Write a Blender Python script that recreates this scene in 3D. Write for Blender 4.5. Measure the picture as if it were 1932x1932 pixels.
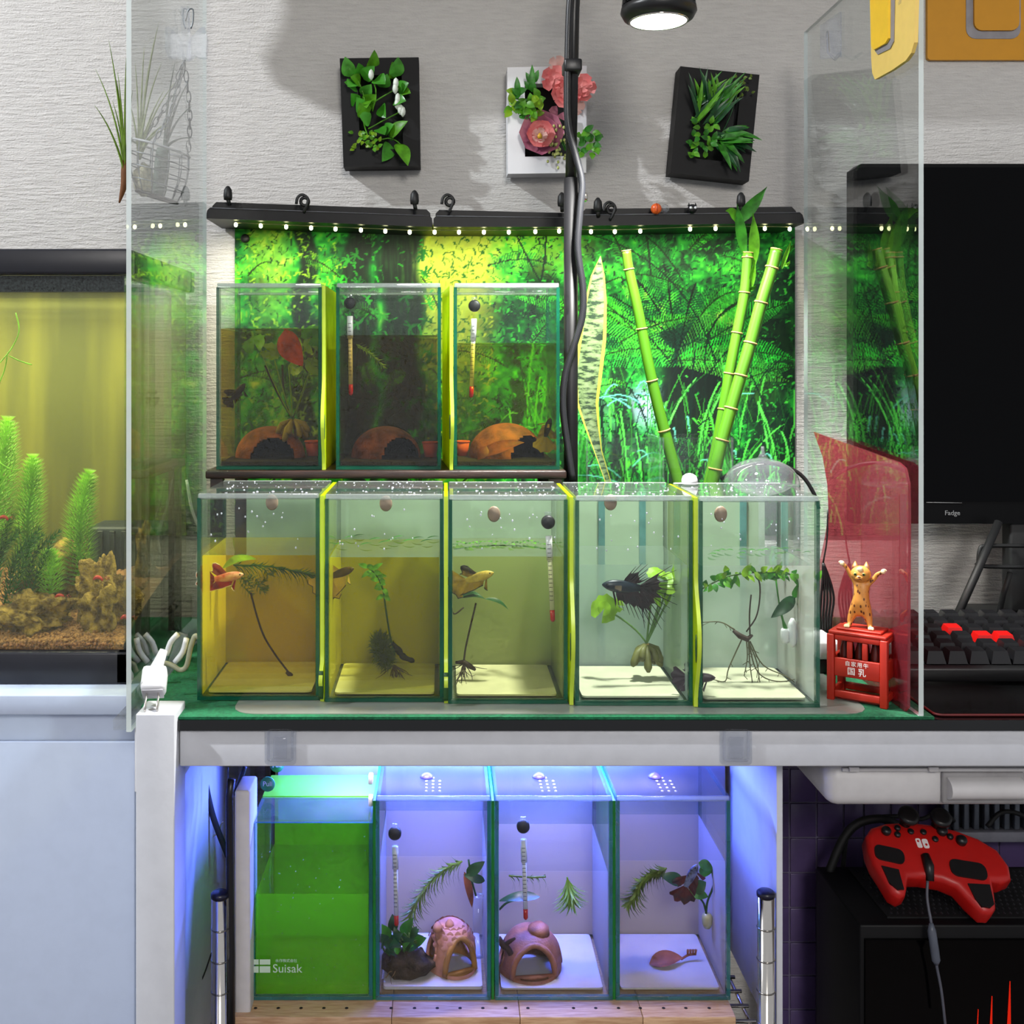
import bpy, bmesh, math, random
import numpy as np
from mathutils import Vector, Matrix, Euler

random.seed(7)
for o in list(bpy.data.objects):
    bpy.data.objects.remove(o)
SC = bpy.context.scene
COL = SC.collection
F, XV, YV, ZC = 2120.0, 838.0, 690.0, 1.0      # focal length in pixels, principal point, camera height
PI = math.pi

# ------------------------------------------------------------------ camera
cd = bpy.data.cameras.new('camera'); cam = bpy.data.objects.new('camera', cd); COL.objects.link(cam)
cam.location = (0, 0, ZC); cam.rotation_euler = (PI/2, 0, 0)
cd.sensor_fit = 'HORIZONTAL'; cd.sensor_width = 36; cd.lens = 36*F/1932
cd.shift_x = (966-XV)/1932; cd.shift_y = -(966-YV)/1932
cd.clip_start = .02; cd.clip_end = 50
SC.camera = cam

# ------------------------------------------------------------------ world, exposure
w = bpy.data.worlds.new('room_ambient'); SC.world = w; w.use_nodes = True
w.node_tree.nodes['Background'].inputs[0].default_value = (.93, .95, 1, 1)
w.node_tree.nodes['Background'].inputs[1].default_value = .46
SC.view_settings.view_transform = 'Standard'; SC.view_settings.look = 'None'
SC.view_settings.exposure = 0; SC.view_settings.gamma = 1; SC.view_settings.use_curve_mapping = False
SC.cycles.use_denoising = True
SC.cycles.use_adaptive_sampling = True; SC.cycles.adaptive_threshold = .07; SC.cycles.adaptive_min_samples = 12
SC.cycles.max_bounces = 6; SC.cycles.diffuse_bounces = 2; SC.cycles.glossy_bounces = 3
SC.cycles.transmission_bounces = 4; SC.cycles.transparent_max_bounces = 40
SC.cycles.caustics_reflective = False; SC.cycles.caustics_refractive = False
SC.cycles.sample_clamp_indirect = 3

def light(name, kind, loc, power, color, rot=(0, 0, 0), **kw):
    l = bpy.data.lights.new(name, kind); l.energy = power; l.color = color
    for k, v in kw.items(): setattr(l, k, v)
    o = bpy.data.objects.new(name, l); COL.objects.link(o)
    o.location = loc; o.rotation_euler = rot
    return o

# lamps of the place: corner lamp far to the left, spot bulb above the tanks, LED strip under the
# black bars, hood lamp of the left aquarium, blue LED bar under the desk; added fills under the desk and for the room
light('corner_lamp_light', 'POINT', (-1.75, .34, 2.42), 190, (.93, .96, 1), shadow_soft_size=.03)
light('spot_bulb_light', 'SPOT', (.187, .98, 1.285), 40, (1, .98, .93), spot_size=math.radians(112), spot_blend=.5, shadow_soft_size=.022)
light('led_strip_light', 'AREA', (.055, 1.215, 1.138), 1.25, (1, .95, .70), rot=(math.radians(14), 0, 0), shape='RECTANGLE', size=.60, size_y=.012)
light('aquarium_hood_light', 'AREA', (-.50, 1.12, 1.085), 3.0, (1, .98, .80), shape='RECTANGLE', size=.40, size_y=.12)
light('under_desk_blue_led_light', 'AREA', (.03, 1.072, .668), 8.5, (.10, .17, 1), shape='RECTANGLE', size=.30, size_y=.02)
light('under_desk_white_fill_light', 'AREA', (.05, 1.005, .668), .34, (1, .84, .88), rot=(math.radians(16), 0, 0), shape='RECTANGLE', size=.32, size_y=.02, spread=math.radians(70))  # fill light added to whiten the water of the lower tanks
light('front_fill_light', 'AREA', (.25, -1.2, 1.75), 21, (1, .96, .90), rot=(math.radians(72), 0, 0), shape='DISK', size=.5)  # fill light added in front of the wall to lift the ambient

# ------------------------------------------------------------------ helpers
def P(px, py, Y):
    return Vector(((px-XV)/F*Y, Y, ZC-(py-YV)/F*Y))
def lin(c):
    c = [v/255 for v in c[:3]]
    return tuple(v/12.92 if v <= .04045 else ((v+.055)/1.055)**2.4 for v in c)

MATS = {}
def nt(name):
    m = bpy.data.materials.new(name); m.use_nodes = True
    t = m.node_tree; t.nodes.clear()
    out = t.nodes.new('ShaderNodeOutputMaterial')
    return m, t, out
def node(t, kind, ins=None, **props):
    n = t.nodes.new(kind)
    for k, v in props.items(): setattr(n, k, v)
    for k, v in (ins or {}).items():
        if hasattr(v, 'is_output'): t.links.new(v, n.inputs[k])
        else: n.inputs[k].default_value = v
    return n
def rgba(c): return (*c[:3], 1)
def texco(t, scale=(1, 1, 1), loc=(0, 0, 0), rot=(0, 0, 0)):
    tc = node(t, 'ShaderNodeTexCoord')
    return node(t, 'ShaderNodeMapping', {0: tc.outputs['Object'], 1: loc, 2: rot, 3: scale}).outputs[0]
def noise(t, vec, scale, detail=3, rough=.55):
    return node(t, 'ShaderNodeTexNoise', {'Vector': vec, 'Scale': scale, 'Detail': detail, 'Roughness': rough}).outputs[0]
def ramp(t, fac, stops):
    n = node(t, 'ShaderNodeValToRGB', {0: fac}); e = n.color_ramp.elements
    while len(e) > 1: e.remove(e[-1])
    e[0].position, e[0].color = stops[0][0], rgba(stops[0][1])
    for p, c in stops[1:]:
        x = e.new(p); x.color = rgba(c)
    return n.outputs[0]
def mathn(t, op, a, b=None, clamp=False):
    n = t.nodes.new('ShaderNodeMath'); n.operation = op; n.use_clamp = clamp
    for i, v in enumerate((a, b)):
        if v is None: continue
        if hasattr(v, 'is_output'): t.links.new(v, n.inputs[i])
        else: n.inputs[i].default_value = v
    return n.outputs[0]

def M(name, c, rough=.5, metal=0, var=.12, vscale=60, bump=0, bscale=300, spec=.5, c2=None, stretch=(1, 1, 1), sss=0, coat=0, emit=0, trans=0, alpha=1, bdist=.002):
    """opaque procedural material: base colour with a little noise variation and fine relief; c in sRGB 0-255"""
    if name in MATS: return MATS[name]
    m, t, out = nt(name)
    a = lin(c); b = lin(c2) if c2 else tuple(v*(1-var*1.6) for v in a)
    v = texco(t, stretch)
    n1 = noise(t, v, vscale)
    col = ramp(t, n1, [(.35, b), (.62, a)])
    bs = node(t, 'ShaderNodeBsdfPrincipled', {'Base Color': col, 'Roughness': rough, 'Metallic': metal})
    bs.inputs['Specular IOR Level'].default_value = spec
    if coat: bs.inputs['Coat Weight'].default_value = coat
    if emit:
        t.links.new(col, bs.inputs['Emission Color']); bs.inputs['Emission Strength'].default_value = emit
    if bump:
        n2 = noise(t, v, bscale, 4)
        bp = node(t, 'ShaderNodeBump', {'Strength': bump, 'Distance': bdist, 'Height': n2})
        t.links.new(bp.outputs[0], bs.inputs['Normal'])
    sh = bs.outputs[0]
    if trans:
        tr = node(t, 'ShaderNodeBsdfTranslucent', {0: col})
        sh = node(t, 'ShaderNodeMixShader', {0: trans, 1: sh, 2: tr.outputs[0]}).outputs[0]
    if alpha < 1:
        tp = node(t, 'ShaderNodeBsdfTransparent', {0: (1, 1, 1, 1)})
        sh = node(t, 'ShaderNodeMixShader', {0: alpha, 1: tp.outputs[0], 2: sh}).outputs[0]
    t.links.new(sh, out.inputs[0])
    MATS[name] = m
    return m

def G(name, tint, murk=None, mfac=0, rough=.0, refl=.04, gain=.9, smear=0):
    """clear sheet / liquid boundary: tinted transmission, Fresnel reflection, optional murk (scattering)"""
    if name in MATS: return MATS[name]
    m, t, out = nt(name)
    lw = node(t, 'ShaderNodeLayerWeight', {0: .5})
    f5 = mathn(t, 'POWER', lw.outputs['Facing'], 5.0)
    fac = mathn(t, 'ADD', mathn(t, 'MULTIPLY', f5, gain), refl, True)
    tp = node(t, 'ShaderNodeBsdfTransparent', {0: rgba(tint)})
    body = tp.outputs[0]
    if mfac:
        df = node(t, 'ShaderNodeBsdfDiffuse', {0: rgba(murk)})
        tl = node(t, 'ShaderNodeBsdfTranslucent', {0: rgba(murk)})
        mk = node(t, 'ShaderNodeMixShader', {0: .5, 1: df.outputs[0], 2: tl.outputs[0]})
        ff = mfac
        if smear:
            nz = noise(t, texco(t, (1, 1, .25)), smear, 4)
            ff = mathn(t, 'MULTIPLY', nz, mfac*2, True)
        body = node(t, 'ShaderNodeMixShader', {0: ff, 1: body, 2: mk.outputs[0]}).outputs[0]
    gl = node(t, 'ShaderNodeBsdfGlossy', {0: (1, 1, 1, 1), 'Roughness': rough})
    t.links.new(node(t, 'ShaderNodeMixShader', {0: fac, 1: body, 2: gl.outputs[0]}).outputs[0], out.inputs[0])
    MATS[name] = m
    return m
def E(name, c, s):
    if name in MATS: return MATS[name]
    m, t, out = nt(name)
    t.links.new(node(t, 'ShaderNodeEmission', {0: rgba(lin(c)), 1: s}).outputs[0], out.inputs[0])
    m.cycles.emission_sampling = 'NONE'
    MATS[name] = m
    return m

class MB:
    """collects shapes in world coordinates; build() links them as ONE mesh object"""
    def __init__(s, xf=None): s.v = []; s.f = []; s.mi = []; s.sm = []; s.xf = xf; s.cur = 0
    def add(s, vs, fs, smooth=False):
        b = len(s.v); s.v += [Vector(x) for x in vs]
        for f in fs: s.f.append([b+i for i in f]); s.mi.append(s.cur); s.sm.append(smooth)
        return s
    def box(s, lo, hi, bev=0):
        x0, y0, z0 = lo; x1, y1, z1 = hi
        if bev:
            bm = bmesh.new(); bmesh.ops.create_cube(bm, size=1)
            for v in bm.verts: v.co = Vector((x0+(v.co.x+.5)*(x1-x0), y0+(v.co.y+.5)*(y1-y0), z0+(v.co.z+.5)*(z1-z0)))
            bmesh.ops.bevel(bm, geom=bm.edges[:], offset=bev, segments=2, affect='EDGES', profile=.5)
            s.frombm(bm, True); return s
        return s.add([(x0,y0,z0),(x1,y0,z0),(x1,y1,z0),(x0,y1,z0),(x0,y0,z1),(x1,y0,z1),(x1,y1,z1),(x0,y1,z1)],
                     [(0,3,2,1),(4,5,6,7),(0,1,5,4),(1,2,6,5),(2,3,7,6),(3,0,4,7)])
    def frombm(s, bm, smooth=False):
        bm.verts.index_update()
        s.add([v.co.copy() for v in bm.verts], [[v.index for v in f.verts] for f in bm.faces], smooth); bm.free()
    def tube(s, pts, r, n=8, cap=True, smooth=True, flat=1, up=None):
        pts = [Vector(p) for p in pts]; k = len(pts)
        rs = r if hasattr(r, '__len__') else [r]*k
        rings = []; prev = None
        for i, p in enumerate(pts):
            d = (pts[min(i+1, k-1)]-pts[max(i-1, 0)])
            d = d.normalized() if d.length > 1e-9 else Vector((0, 0, 1))
            if prev is None:
                a = Vector(up) if up else (Vector((0, 0, 1)) if abs(d.z) < .9 else Vector((1, 0, 0)))
                u = d.cross(a).normalized()
            else:
                u = prev - d*prev.dot(d)
                u = u.normalized() if u.length > 1e-6 else d.orthogonal().normalized()
            prev = u; w2 = d.cross(u)
            rings.append([p+u*math.cos(2*PI*j/n)*rs[i]+w2*math.sin(2*PI*j/n)*rs[i]*flat for j in range(n)])
        vs = [v for r_ in rings for v in r_]
        fs = [(i*n+j, i*n+(j+1) % n, (i+1)*n+(j+1) % n, (i+1)*n+j) for i in range(k-1) for j in range(n)]
        if cap: fs += [tuple(range(n-1, -1, -1)), tuple((k-1)*n+j for j in range(n))]
        return s.add(vs, fs, smooth)
    def cyl(s, a, b, r0, r1=None, n=16, smooth=True):
        return s.tube([a, b], [r0, r0 if r1 is None else r1], n, True, smooth)
    def lathe(s, c, prof, n=20, axis='z', smooth=True, sx=1, sy=1):
        c = Vector(c); vs = []
        for (r, h) in prof:
            for j in range(n):
                a = 2*PI*j/n; x, y = r*math.cos(a)*sx, r*math.sin(a)*sy
                vs.append(c+(Vector((x, y, h)) if axis == 'z' else Vector((x, h, y)) if axis == 'y' else Vector((h, x, y))))
        k = len(prof)
        fs = [(i*n+j, i*n+(j+1) % n, (i+1)*n+(j+1) % n, (i+1)*n+j) for i in range(k-1) for j in range(n)]
        fs += [tuple(range(n-1, -1, -1)), tuple((k-1)*n+j for j in range(n))]
        return s.add(vs, fs, smooth)
    def ball(s, c, r, n=10, m=7, sc=(1, 1, 1)):
        c = Vector(c); vs = [c+Vector((0, 0, r*sc[2]))]
        for i in range(1, m):
            for j in range(n):
                a, b = PI*i/m, 2*PI*j/n
                vs.append(c+Vector((math.sin(a)*math.cos(b)*r*sc[0], math.sin(a)*math.sin(b)*r*sc[1], math.cos(a)*r*sc[2])))
        vs.append(c-Vector((0, 0, r*sc[2]))); L = len(vs)-1
        fs = [(0, 1+j, 1+(j+1) % n) for j in range(n)]
        fs += [(1+i*n+j, 1+(i+1)*n+j, 1+(i+1)*n+(j+1) % n, 1+i*n+(j+1) % n) for i in range(m-2) for j in range(n)]
        fs += [(L, 1+(m-2)*n+(j+1) % n, 1+(m-2)*n+j) for j in range(n)]
        return s.add(vs, fs, True)
    def prism(s, poly, d, smooth=False):
        """poly: 3-D polygon, extruded by vector d"""
        n = len(poly); a = [Vector(p) for p in poly]; d = Vector(d)
        s.add(a+[p+d for p in a], [tuple(range(n-1, -1, -1)), tuple(range(n, 2*n))]+[(i, (i+1) % n, n+(i+1) % n, n+i) for i in range(n)], smooth)
        return s
    def grid(s, rows, smooth=True, closed=False):
        n = len(rows[0]); vs = [v for r in rows for v in r]; k = len(rows)
        m = n if closed else n-1
        return s.add(vs, [(i*n+j, i*n+(j+1) % n, (i+1)*n+(j+1) % n, (i+1)*n+j) for i in range(k-1) for j in range(m)], smooth)
    def leaf(s, base, tip, width, nrm=(0, -1, 0), bend=.15, fold=.15, n=6, prof=None, wave=0):
        """a leaf blade from base to tip, bent out along its normal and folded at the midrib"""
        base, tip = Vector(base), Vector(tip); d = tip-base; L = d.length
        nrm = Vector(nrm); nrm = (nrm-d*(nrm.dot(d)/max(L*L, 1e-12)))
        nrm = nrm.normalized() if nrm.length > 1e-6 else d.orthogonal().normalized()
        sd = d.cross(nrm).normalized(); rows = []
        for i in range(n+1):
            u = i/n
            wd = (prof(u) if prof else math.sin(PI*min(1, u**.75))**.8)*width*.5
            if i == n: wd = width*.01
            if i == 0: wd = max(wd, width*.04)
            c = base+d*u+nrm*(math.sin(PI*u*.9)*bend*L) + sd*(wave*math.sin(u*5)*L)
            rows.append([c-sd*wd+nrm*fold*wd, c, c+sd*wd+nrm*fold*wd])
        return s.grid(rows)
    def torus(s, c, R, r, axis=(0, 0, 1), n=20, m=8):
        c = Vector(c); ax = Vector(axis).normalized(); u = ax.orthogonal().normalized(); w2 = ax.cross(u)
        pts = [[c+(u*math.cos(2*PI*i/n)+w2*math.sin(2*PI*i/n))*(R+r*math.cos(2*PI*j/m))+ax*r*math.sin(2*PI*j/m) for j in range(m)] for i in range(n)]
        vs = [v for q in pts for v in q]
        return s.add(vs, [(i*m+j, i*m+(j+1) % m, ((i+1) % n)*m+(j+1) % m, ((i+1) % n)*m+j) for i in range(n) for j in range(m)], True)
    def build(s, name, mats, parent=None, **tags):
        vs = [s.xf @ v for v in s.v] if s.xf else s.v
        if parent is None:
            lo = [min(v[i] for v in vs) for i in range(3)]; hi = [max(v[i] for v in vs) for i in range(3)]
            org = Vector(((lo[0]+hi[0])/2, (lo[1]+hi[1])/2, lo[2]))
        else:
            org = Vector((0, 0, 0)); p = parent
            while p: org += p.location; p = p.parent
        me = bpy.data.meshes.new(name)
        me.from_pydata([tuple(v-org) for v in vs], [], s.f)
        for m in (mats if isinstance(mats, (list, tuple)) else [mats]): me.materials.append(m)
        me.polygons.foreach_set('material_index', s.mi); me.polygons.foreach_set('use_smooth', s.sm)
        me.update()
        o = bpy.data.objects.new(name, me); COL.objects.link(o)
        if parent is None: o.location = org
        else: o.parent = parent
        for k, v in tags.items(): o[k] = v
        return o

def thing(name, label, cat, loc, group=None):
    o = bpy.data.objects.new(name, None); COL.objects.link(o); o.location = loc; o.empty_display_size = .01
    o['label'] = label; o['category'] = cat
    if group: o['group'] = group
    return o
def tg(label, cat, group=None):
    d = dict(label=label, category=cat)
    if group: d['group'] = group
    return d
def text(name, s, size, mat, parent, loc, rot, ext=.0002, spacing=1.0):
    c = bpy.data.curves.new(name, 'FONT'); c.body = s; c.size = size; c.extrude = ext; c.align_x = 'CENTER'; c.align_y = 'CENTER'; c.resolution_u = 3
    c.space_character = spacing
    o = bpy.data.objects.new(name, c); COL.objects.link(o)
    dg = bpy.context.evaluated_depsgraph_get()
    me = bpy.data.meshes.new_from_object(o.evaluated_get(dg)); bpy.data.objects.remove(o)
    xf = Matrix.Translation(loc) @ Euler(rot).to_matrix().to_4x4()
    mb = MB(xf); mb.add([v.co.copy() for v in me.vertices], [list(p.vertices) for p in me.polygons])
    bpy.data.meshes.remove(me)
    return mb.build(name, mat, parent)
def bez(a, b, c, n=10):
    a, b, c = Vector(a), Vector(b), Vector(c)
    return [a*(1-t)**2+b*2*t*(1-t)+c*t*t for t in [i/n for i in range(n+1)]]
def path(pts, n=6):
    """Catmull-Rom through points"""
    p = [Vector(x) for x in pts]; p = [p[0]*2-p[1]]+p+[p[-1]*2-p[-2]]; out = []
    for i in range(1, len(p)-2):
        for k in range(n):
            t = k/n; a, b, c, d = p[i-1:i+3]
            out.append(.5*((2*b)+(c-a)*t+(2*a-5*b+4*c-d)*t*t+(3*b-a-3*c+d)*t**3))
    out.append(p[-2]); return out
def PP(l, Y): return [P(x, y, Y) for x, y in l]
def rr(x0, z0, x1, z1, r, y, n=4, axis='y'):
    """rounded rectangle polygon in the XZ plane at depth y (or XY plane at height y)"""
    pts = []
    for cx, cz, a0 in ((x1-r, z1-r, 0), (x0+r, z1-r, PI/2), (x0+r, z0+r, PI), (x1-r, z0+r, 1.5*PI)):
        for i in range(n+1):
            a = a0+PI/2*i/n; q = (cx+r*math.cos(a), cz+r*math.sin(a))
            pts.append((q[0], y, q[1]) if axis == 'y' else (q[0], q[1], y))
    return pts
from mathutils import noise as mnoise
WY = 1.28                                           # depth of the back wall
# ------------------------------------------------------------------ materials used widely
def wall_mat():
    m, t, out = nt('embossed_wallpaper')
    v = texco(t, (45, 45, 330))
    a = noise(t, v, 1.0, 4, .6)
    v2 = texco(t, (420, 420, 520)); b = noise(t, v2, 1.0, 2)
    h = mathn(t, 'ADD', mathn(t, 'MULTIPLY', a, .8), mathn(t, 'MULTIPLY', b, .3))
    col = ramp(t, a, [(.3, lin((196, 193, 190))), (.7, lin((208, 205, 201)))])
    bp = node(t, 'ShaderNodeBump', {'Strength': .9, 'Distance': .003, 'Height': h})
    bs = node(t, 'ShaderNodeBsdfPrincipled', {'Base Color': col, 'Roughness': .75, 'Normal': bp.outputs[0]})
    t.links.new(bs.outputs[0], out.inputs[0]); return m
WALL = wall_mat()
WHITE = M('white_painted_board', (196, 198, 205), .45, var=.03, bump=.05, bscale=150)
BLACKP = M('black_plastic', (16, 16, 18), .38, var=.1)
BLACKM = M('matte_black', (9, 9, 11), .6, var=.1)
RUBBER = M('black_rubber', (12, 12, 14), .5)
CHROME = M('chrome', (225, 220, 212), .12, metal=1, var=.03)
WHITEP = M('white_plastic', (226, 226, 230), .35, var=.03)
ACRYL = G('clear_acrylic', (.93, .95, .945), refl=.035, gain=1.0)
ACRED = M('acrylic_cut_edge', (212, 222, 220), .3, var=.03, alpha=.8)
GLASS = G('tank_glass', (.955, .975, .962), refl=.03)
GEDGE = M('glass_cut_edge', (10, 84, 62), .12, var=.3, vscale=15, alpha=.86, c2=(6, 58, 44))
TEDGE = M('glass_cut_edge_teal', (34, 112, 118), .12, var=.3, vscale=15, alpha=.8)
LIME = M('fluorescent_lime_acrylic', (205, 226, 26), .25, var=.05, trans=.55)
LIMEE = M('lime_acrylic_edge', (214, 236, 80), .3, var=.05, trans=.3)
CLEARP = G('clear_plastic', (.93, .94, .96), murk=(.8, .82, .9), mfac=.10, refl=.06)

# ------------------------------------------------------------------ the setting
wb = MB(); wb.box((-1.6, WY, -.02), (1.5, WY+.1, 2.3)); wb.build('wall_back', WALL, kind='structure')
fb = MB(); fb.box((-1.6, -1.0, -.06), (1.5, WY+.1, 0)); fb.build('floor', M('grey_carpet', (110, 100, 95), .9, bump=.4), kind='structure')

# ------------------------------------------------------------------ desk
desk = thing('desk', 'white desk frame with black glass top carrying the green mat', 'desk', (0, 1.0, 0))
BG = M('black_glass_top', (5, 6, 8), .06, var=.05, spec=.6)
LS = lambda x1, y0, y1, z, e: [(-.2125, y0, z), (x1, y0, z), (x1, y1, z), (-.2505+e, y1, z), (-.2505+e, .9262, z), (-.2125, .9262, z)]
m = MB(); m.prism(LS(1.15, .897, 1.262, .7085, 0), (0, 0, .0085)); m.build('table_top', BG, desk)
m = MB(); m.box((-.2122, .901, .6785), (1.15, .925, .7083), .0012); m.build('front_beam', WHITE, desk)
m = MB(); m.box((-.2438, .888, 0), (-.2130, .925, .7245), .001); m.build('leg', WHITE, desk)
m = MB(); m.box((-.2438, 1.235, 0), (-.2130, 1.265, .708), .001); m.build('leg', WHITE, desk)
m = MB(); m.box((-.2420, .9255, .66), (-.2150, 1.2345, .708), .001); m.build('side_beam', WHITE, desk)
m = MB(); m.box((-.236, .9255, .001), (-.226, 1.2345, .6595)); m.build('side_panel', WHITE, desk)

def green_mat():
    m, t, out = nt('green_felt')
    v = texco(t); a = noise(t, v, 260, 4, .7); b = noise(t, v, 14, 2)
    col = ramp(t, mathn(t, 'ADD', mathn(t, 'MULTIPLY', a, .6), mathn(t, 'MULTIPLY', b, .4)), [(.35, lin((4, 62, 38))), (.65, lin((16, 112, 70)))])
    bp = node(t, 'ShaderNodeBump', {'Strength': .8, 'Distance': .002, 'Height': a})
    bs = node(t, 'ShaderNodeBsdfPrincipled', {'Base Color': col, 'Roughness': .95, 'Normal': bp.outputs[0]})
    t.links.new(bs.outputs[0], out.inputs[0]); return m
m = MB(); m.prism(LS(.392, .8985, 1.255, .7171, .0005), (0, 0, .0021))
m.build('felt_mat', green_mat(), **tg('green felt mat laid over the desk under the middle tanks', 'mat'))
dm = MB(); dm.prism(rr(-.172, .905, .345, 1.05, .02, .7193, axis='xy'), (0, 0, .0006))
dm.build('drip_mat', G('frosted_vinyl', (.8, .82, .8), murk=(.6, .62, .58), mfac=.45), **tg('frosted clear vinyl sheet lying under the row of five tanks', 'mat'))

# clear plastic latches on the beam
for px0, px1, which in ((500, 559, 'left one, under the second tank of the middle row'), (1358, 1418, 'right one, below the rightmost middle tank')):
    a, b = P(px0, 1442, .9), P(px1, 1367, .9)
    t = thing('cover_latch', 'clear plastic pad stuck on the white desk beam, '+which.split(',')[0], 'latch', (a.x, .9, a.z), 'clear pads on the desk beam')
    m = MB(); m.prism(rr(a.x, a.z, b.x, b.z, .003, .9008), (0, -.0025, 0)); m.build('base_plate', CLEARP, t)
    m = MB()
    for q in (rr(a.x+.003, a.z+.004, b.x-.003, b.z-.003, .002, .898),):
        m.tube([Vector(v) for v in q]+[Vector(q[0])], .0011, 6, False)
    m.build('raised_rim', CLEARP, t)
    m = MB(); m.box((a.x+.007, .8955, a.z+.006), (b.x-.007, .8979, b.z-.009), .0008); m.build('pad', CLEARP, t)

# ------------------------------------------------------------------ white cabinet at the left
cab = thing('cabinet', 'white cabinet with a flat door standing under the large aquarium', 'cabinet', (-.6, 1.1, 0))
WC = M('white_cabinet_board', (186, 198, 222), .4, var=.02)
m = MB(); m.box((-1.2, .968, .699), (-.2713, 1.262, .716), .001); m.build('top_board', WC, cab)
m = MB(); m.box((-1.19, .9815, .0), (-.2655, 1.258, .6988), .0008); m.build('body', WC, cab)
m = MB(); m.box((-1.18, .9755, .02), (-.2685, .9814, .6735), .001); m.build('door', WC, cab)
m = MB(); m.box((-.2685, .9745, .63), (-.2655, .9814, .697), .0008); m.build('hinge_block', WHITEP, cab)

# ------------------------------------------------------------------ two acrylic side panels standing on the mat
for X, y0, y1, zt, lab in ((-.2526, .90, 1.185, 1.46, 'tall clear acrylic sheet standing at the left end of the desk'),
                           (.382, .90, 1.187, 1.352, 'tall clear acrylic sheet standing right of the cat figurine')):
    t = thing('acrylic_panel', lab, 'panel', (X, 1.04, .7193))
    m = MB(); z0 = .7194 if X > 0 else .7066
    m.add([(X-.002, y0, z0), (X-.002, y1, z0), (X-.002, y1, zt), (X-.002, y0, zt), (X+.002, y0, z0), (X+.002, y1, z0), (X+.002, y1, zt), (X+.002, y0, zt)],
          [(0, 3, 2, 1), (4, 5, 6, 7)])
    m.cur = 1
    m.add([(X-.002, y0, z0), (X-.002, y1, z0), (X-.002, y1, zt), (X-.002, y0, zt), (X+.002, y0, z0), (X+.002, y1, z0), (X+.002, y1, zt), (X+.002, y0, zt)],
          [(0, 4, 7, 3), (3, 7, 6, 2), (1, 2, 6, 5), (0, 1, 5, 4)])
    m.build('sheet', [ACRYL, ACRED], t)
    if X < 0:
        m = MB(); m.box((X-.014, .905, .7066), (X-.0022, 1.18, .7150)); m.build('foot_strip', CLEARP, t)

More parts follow.
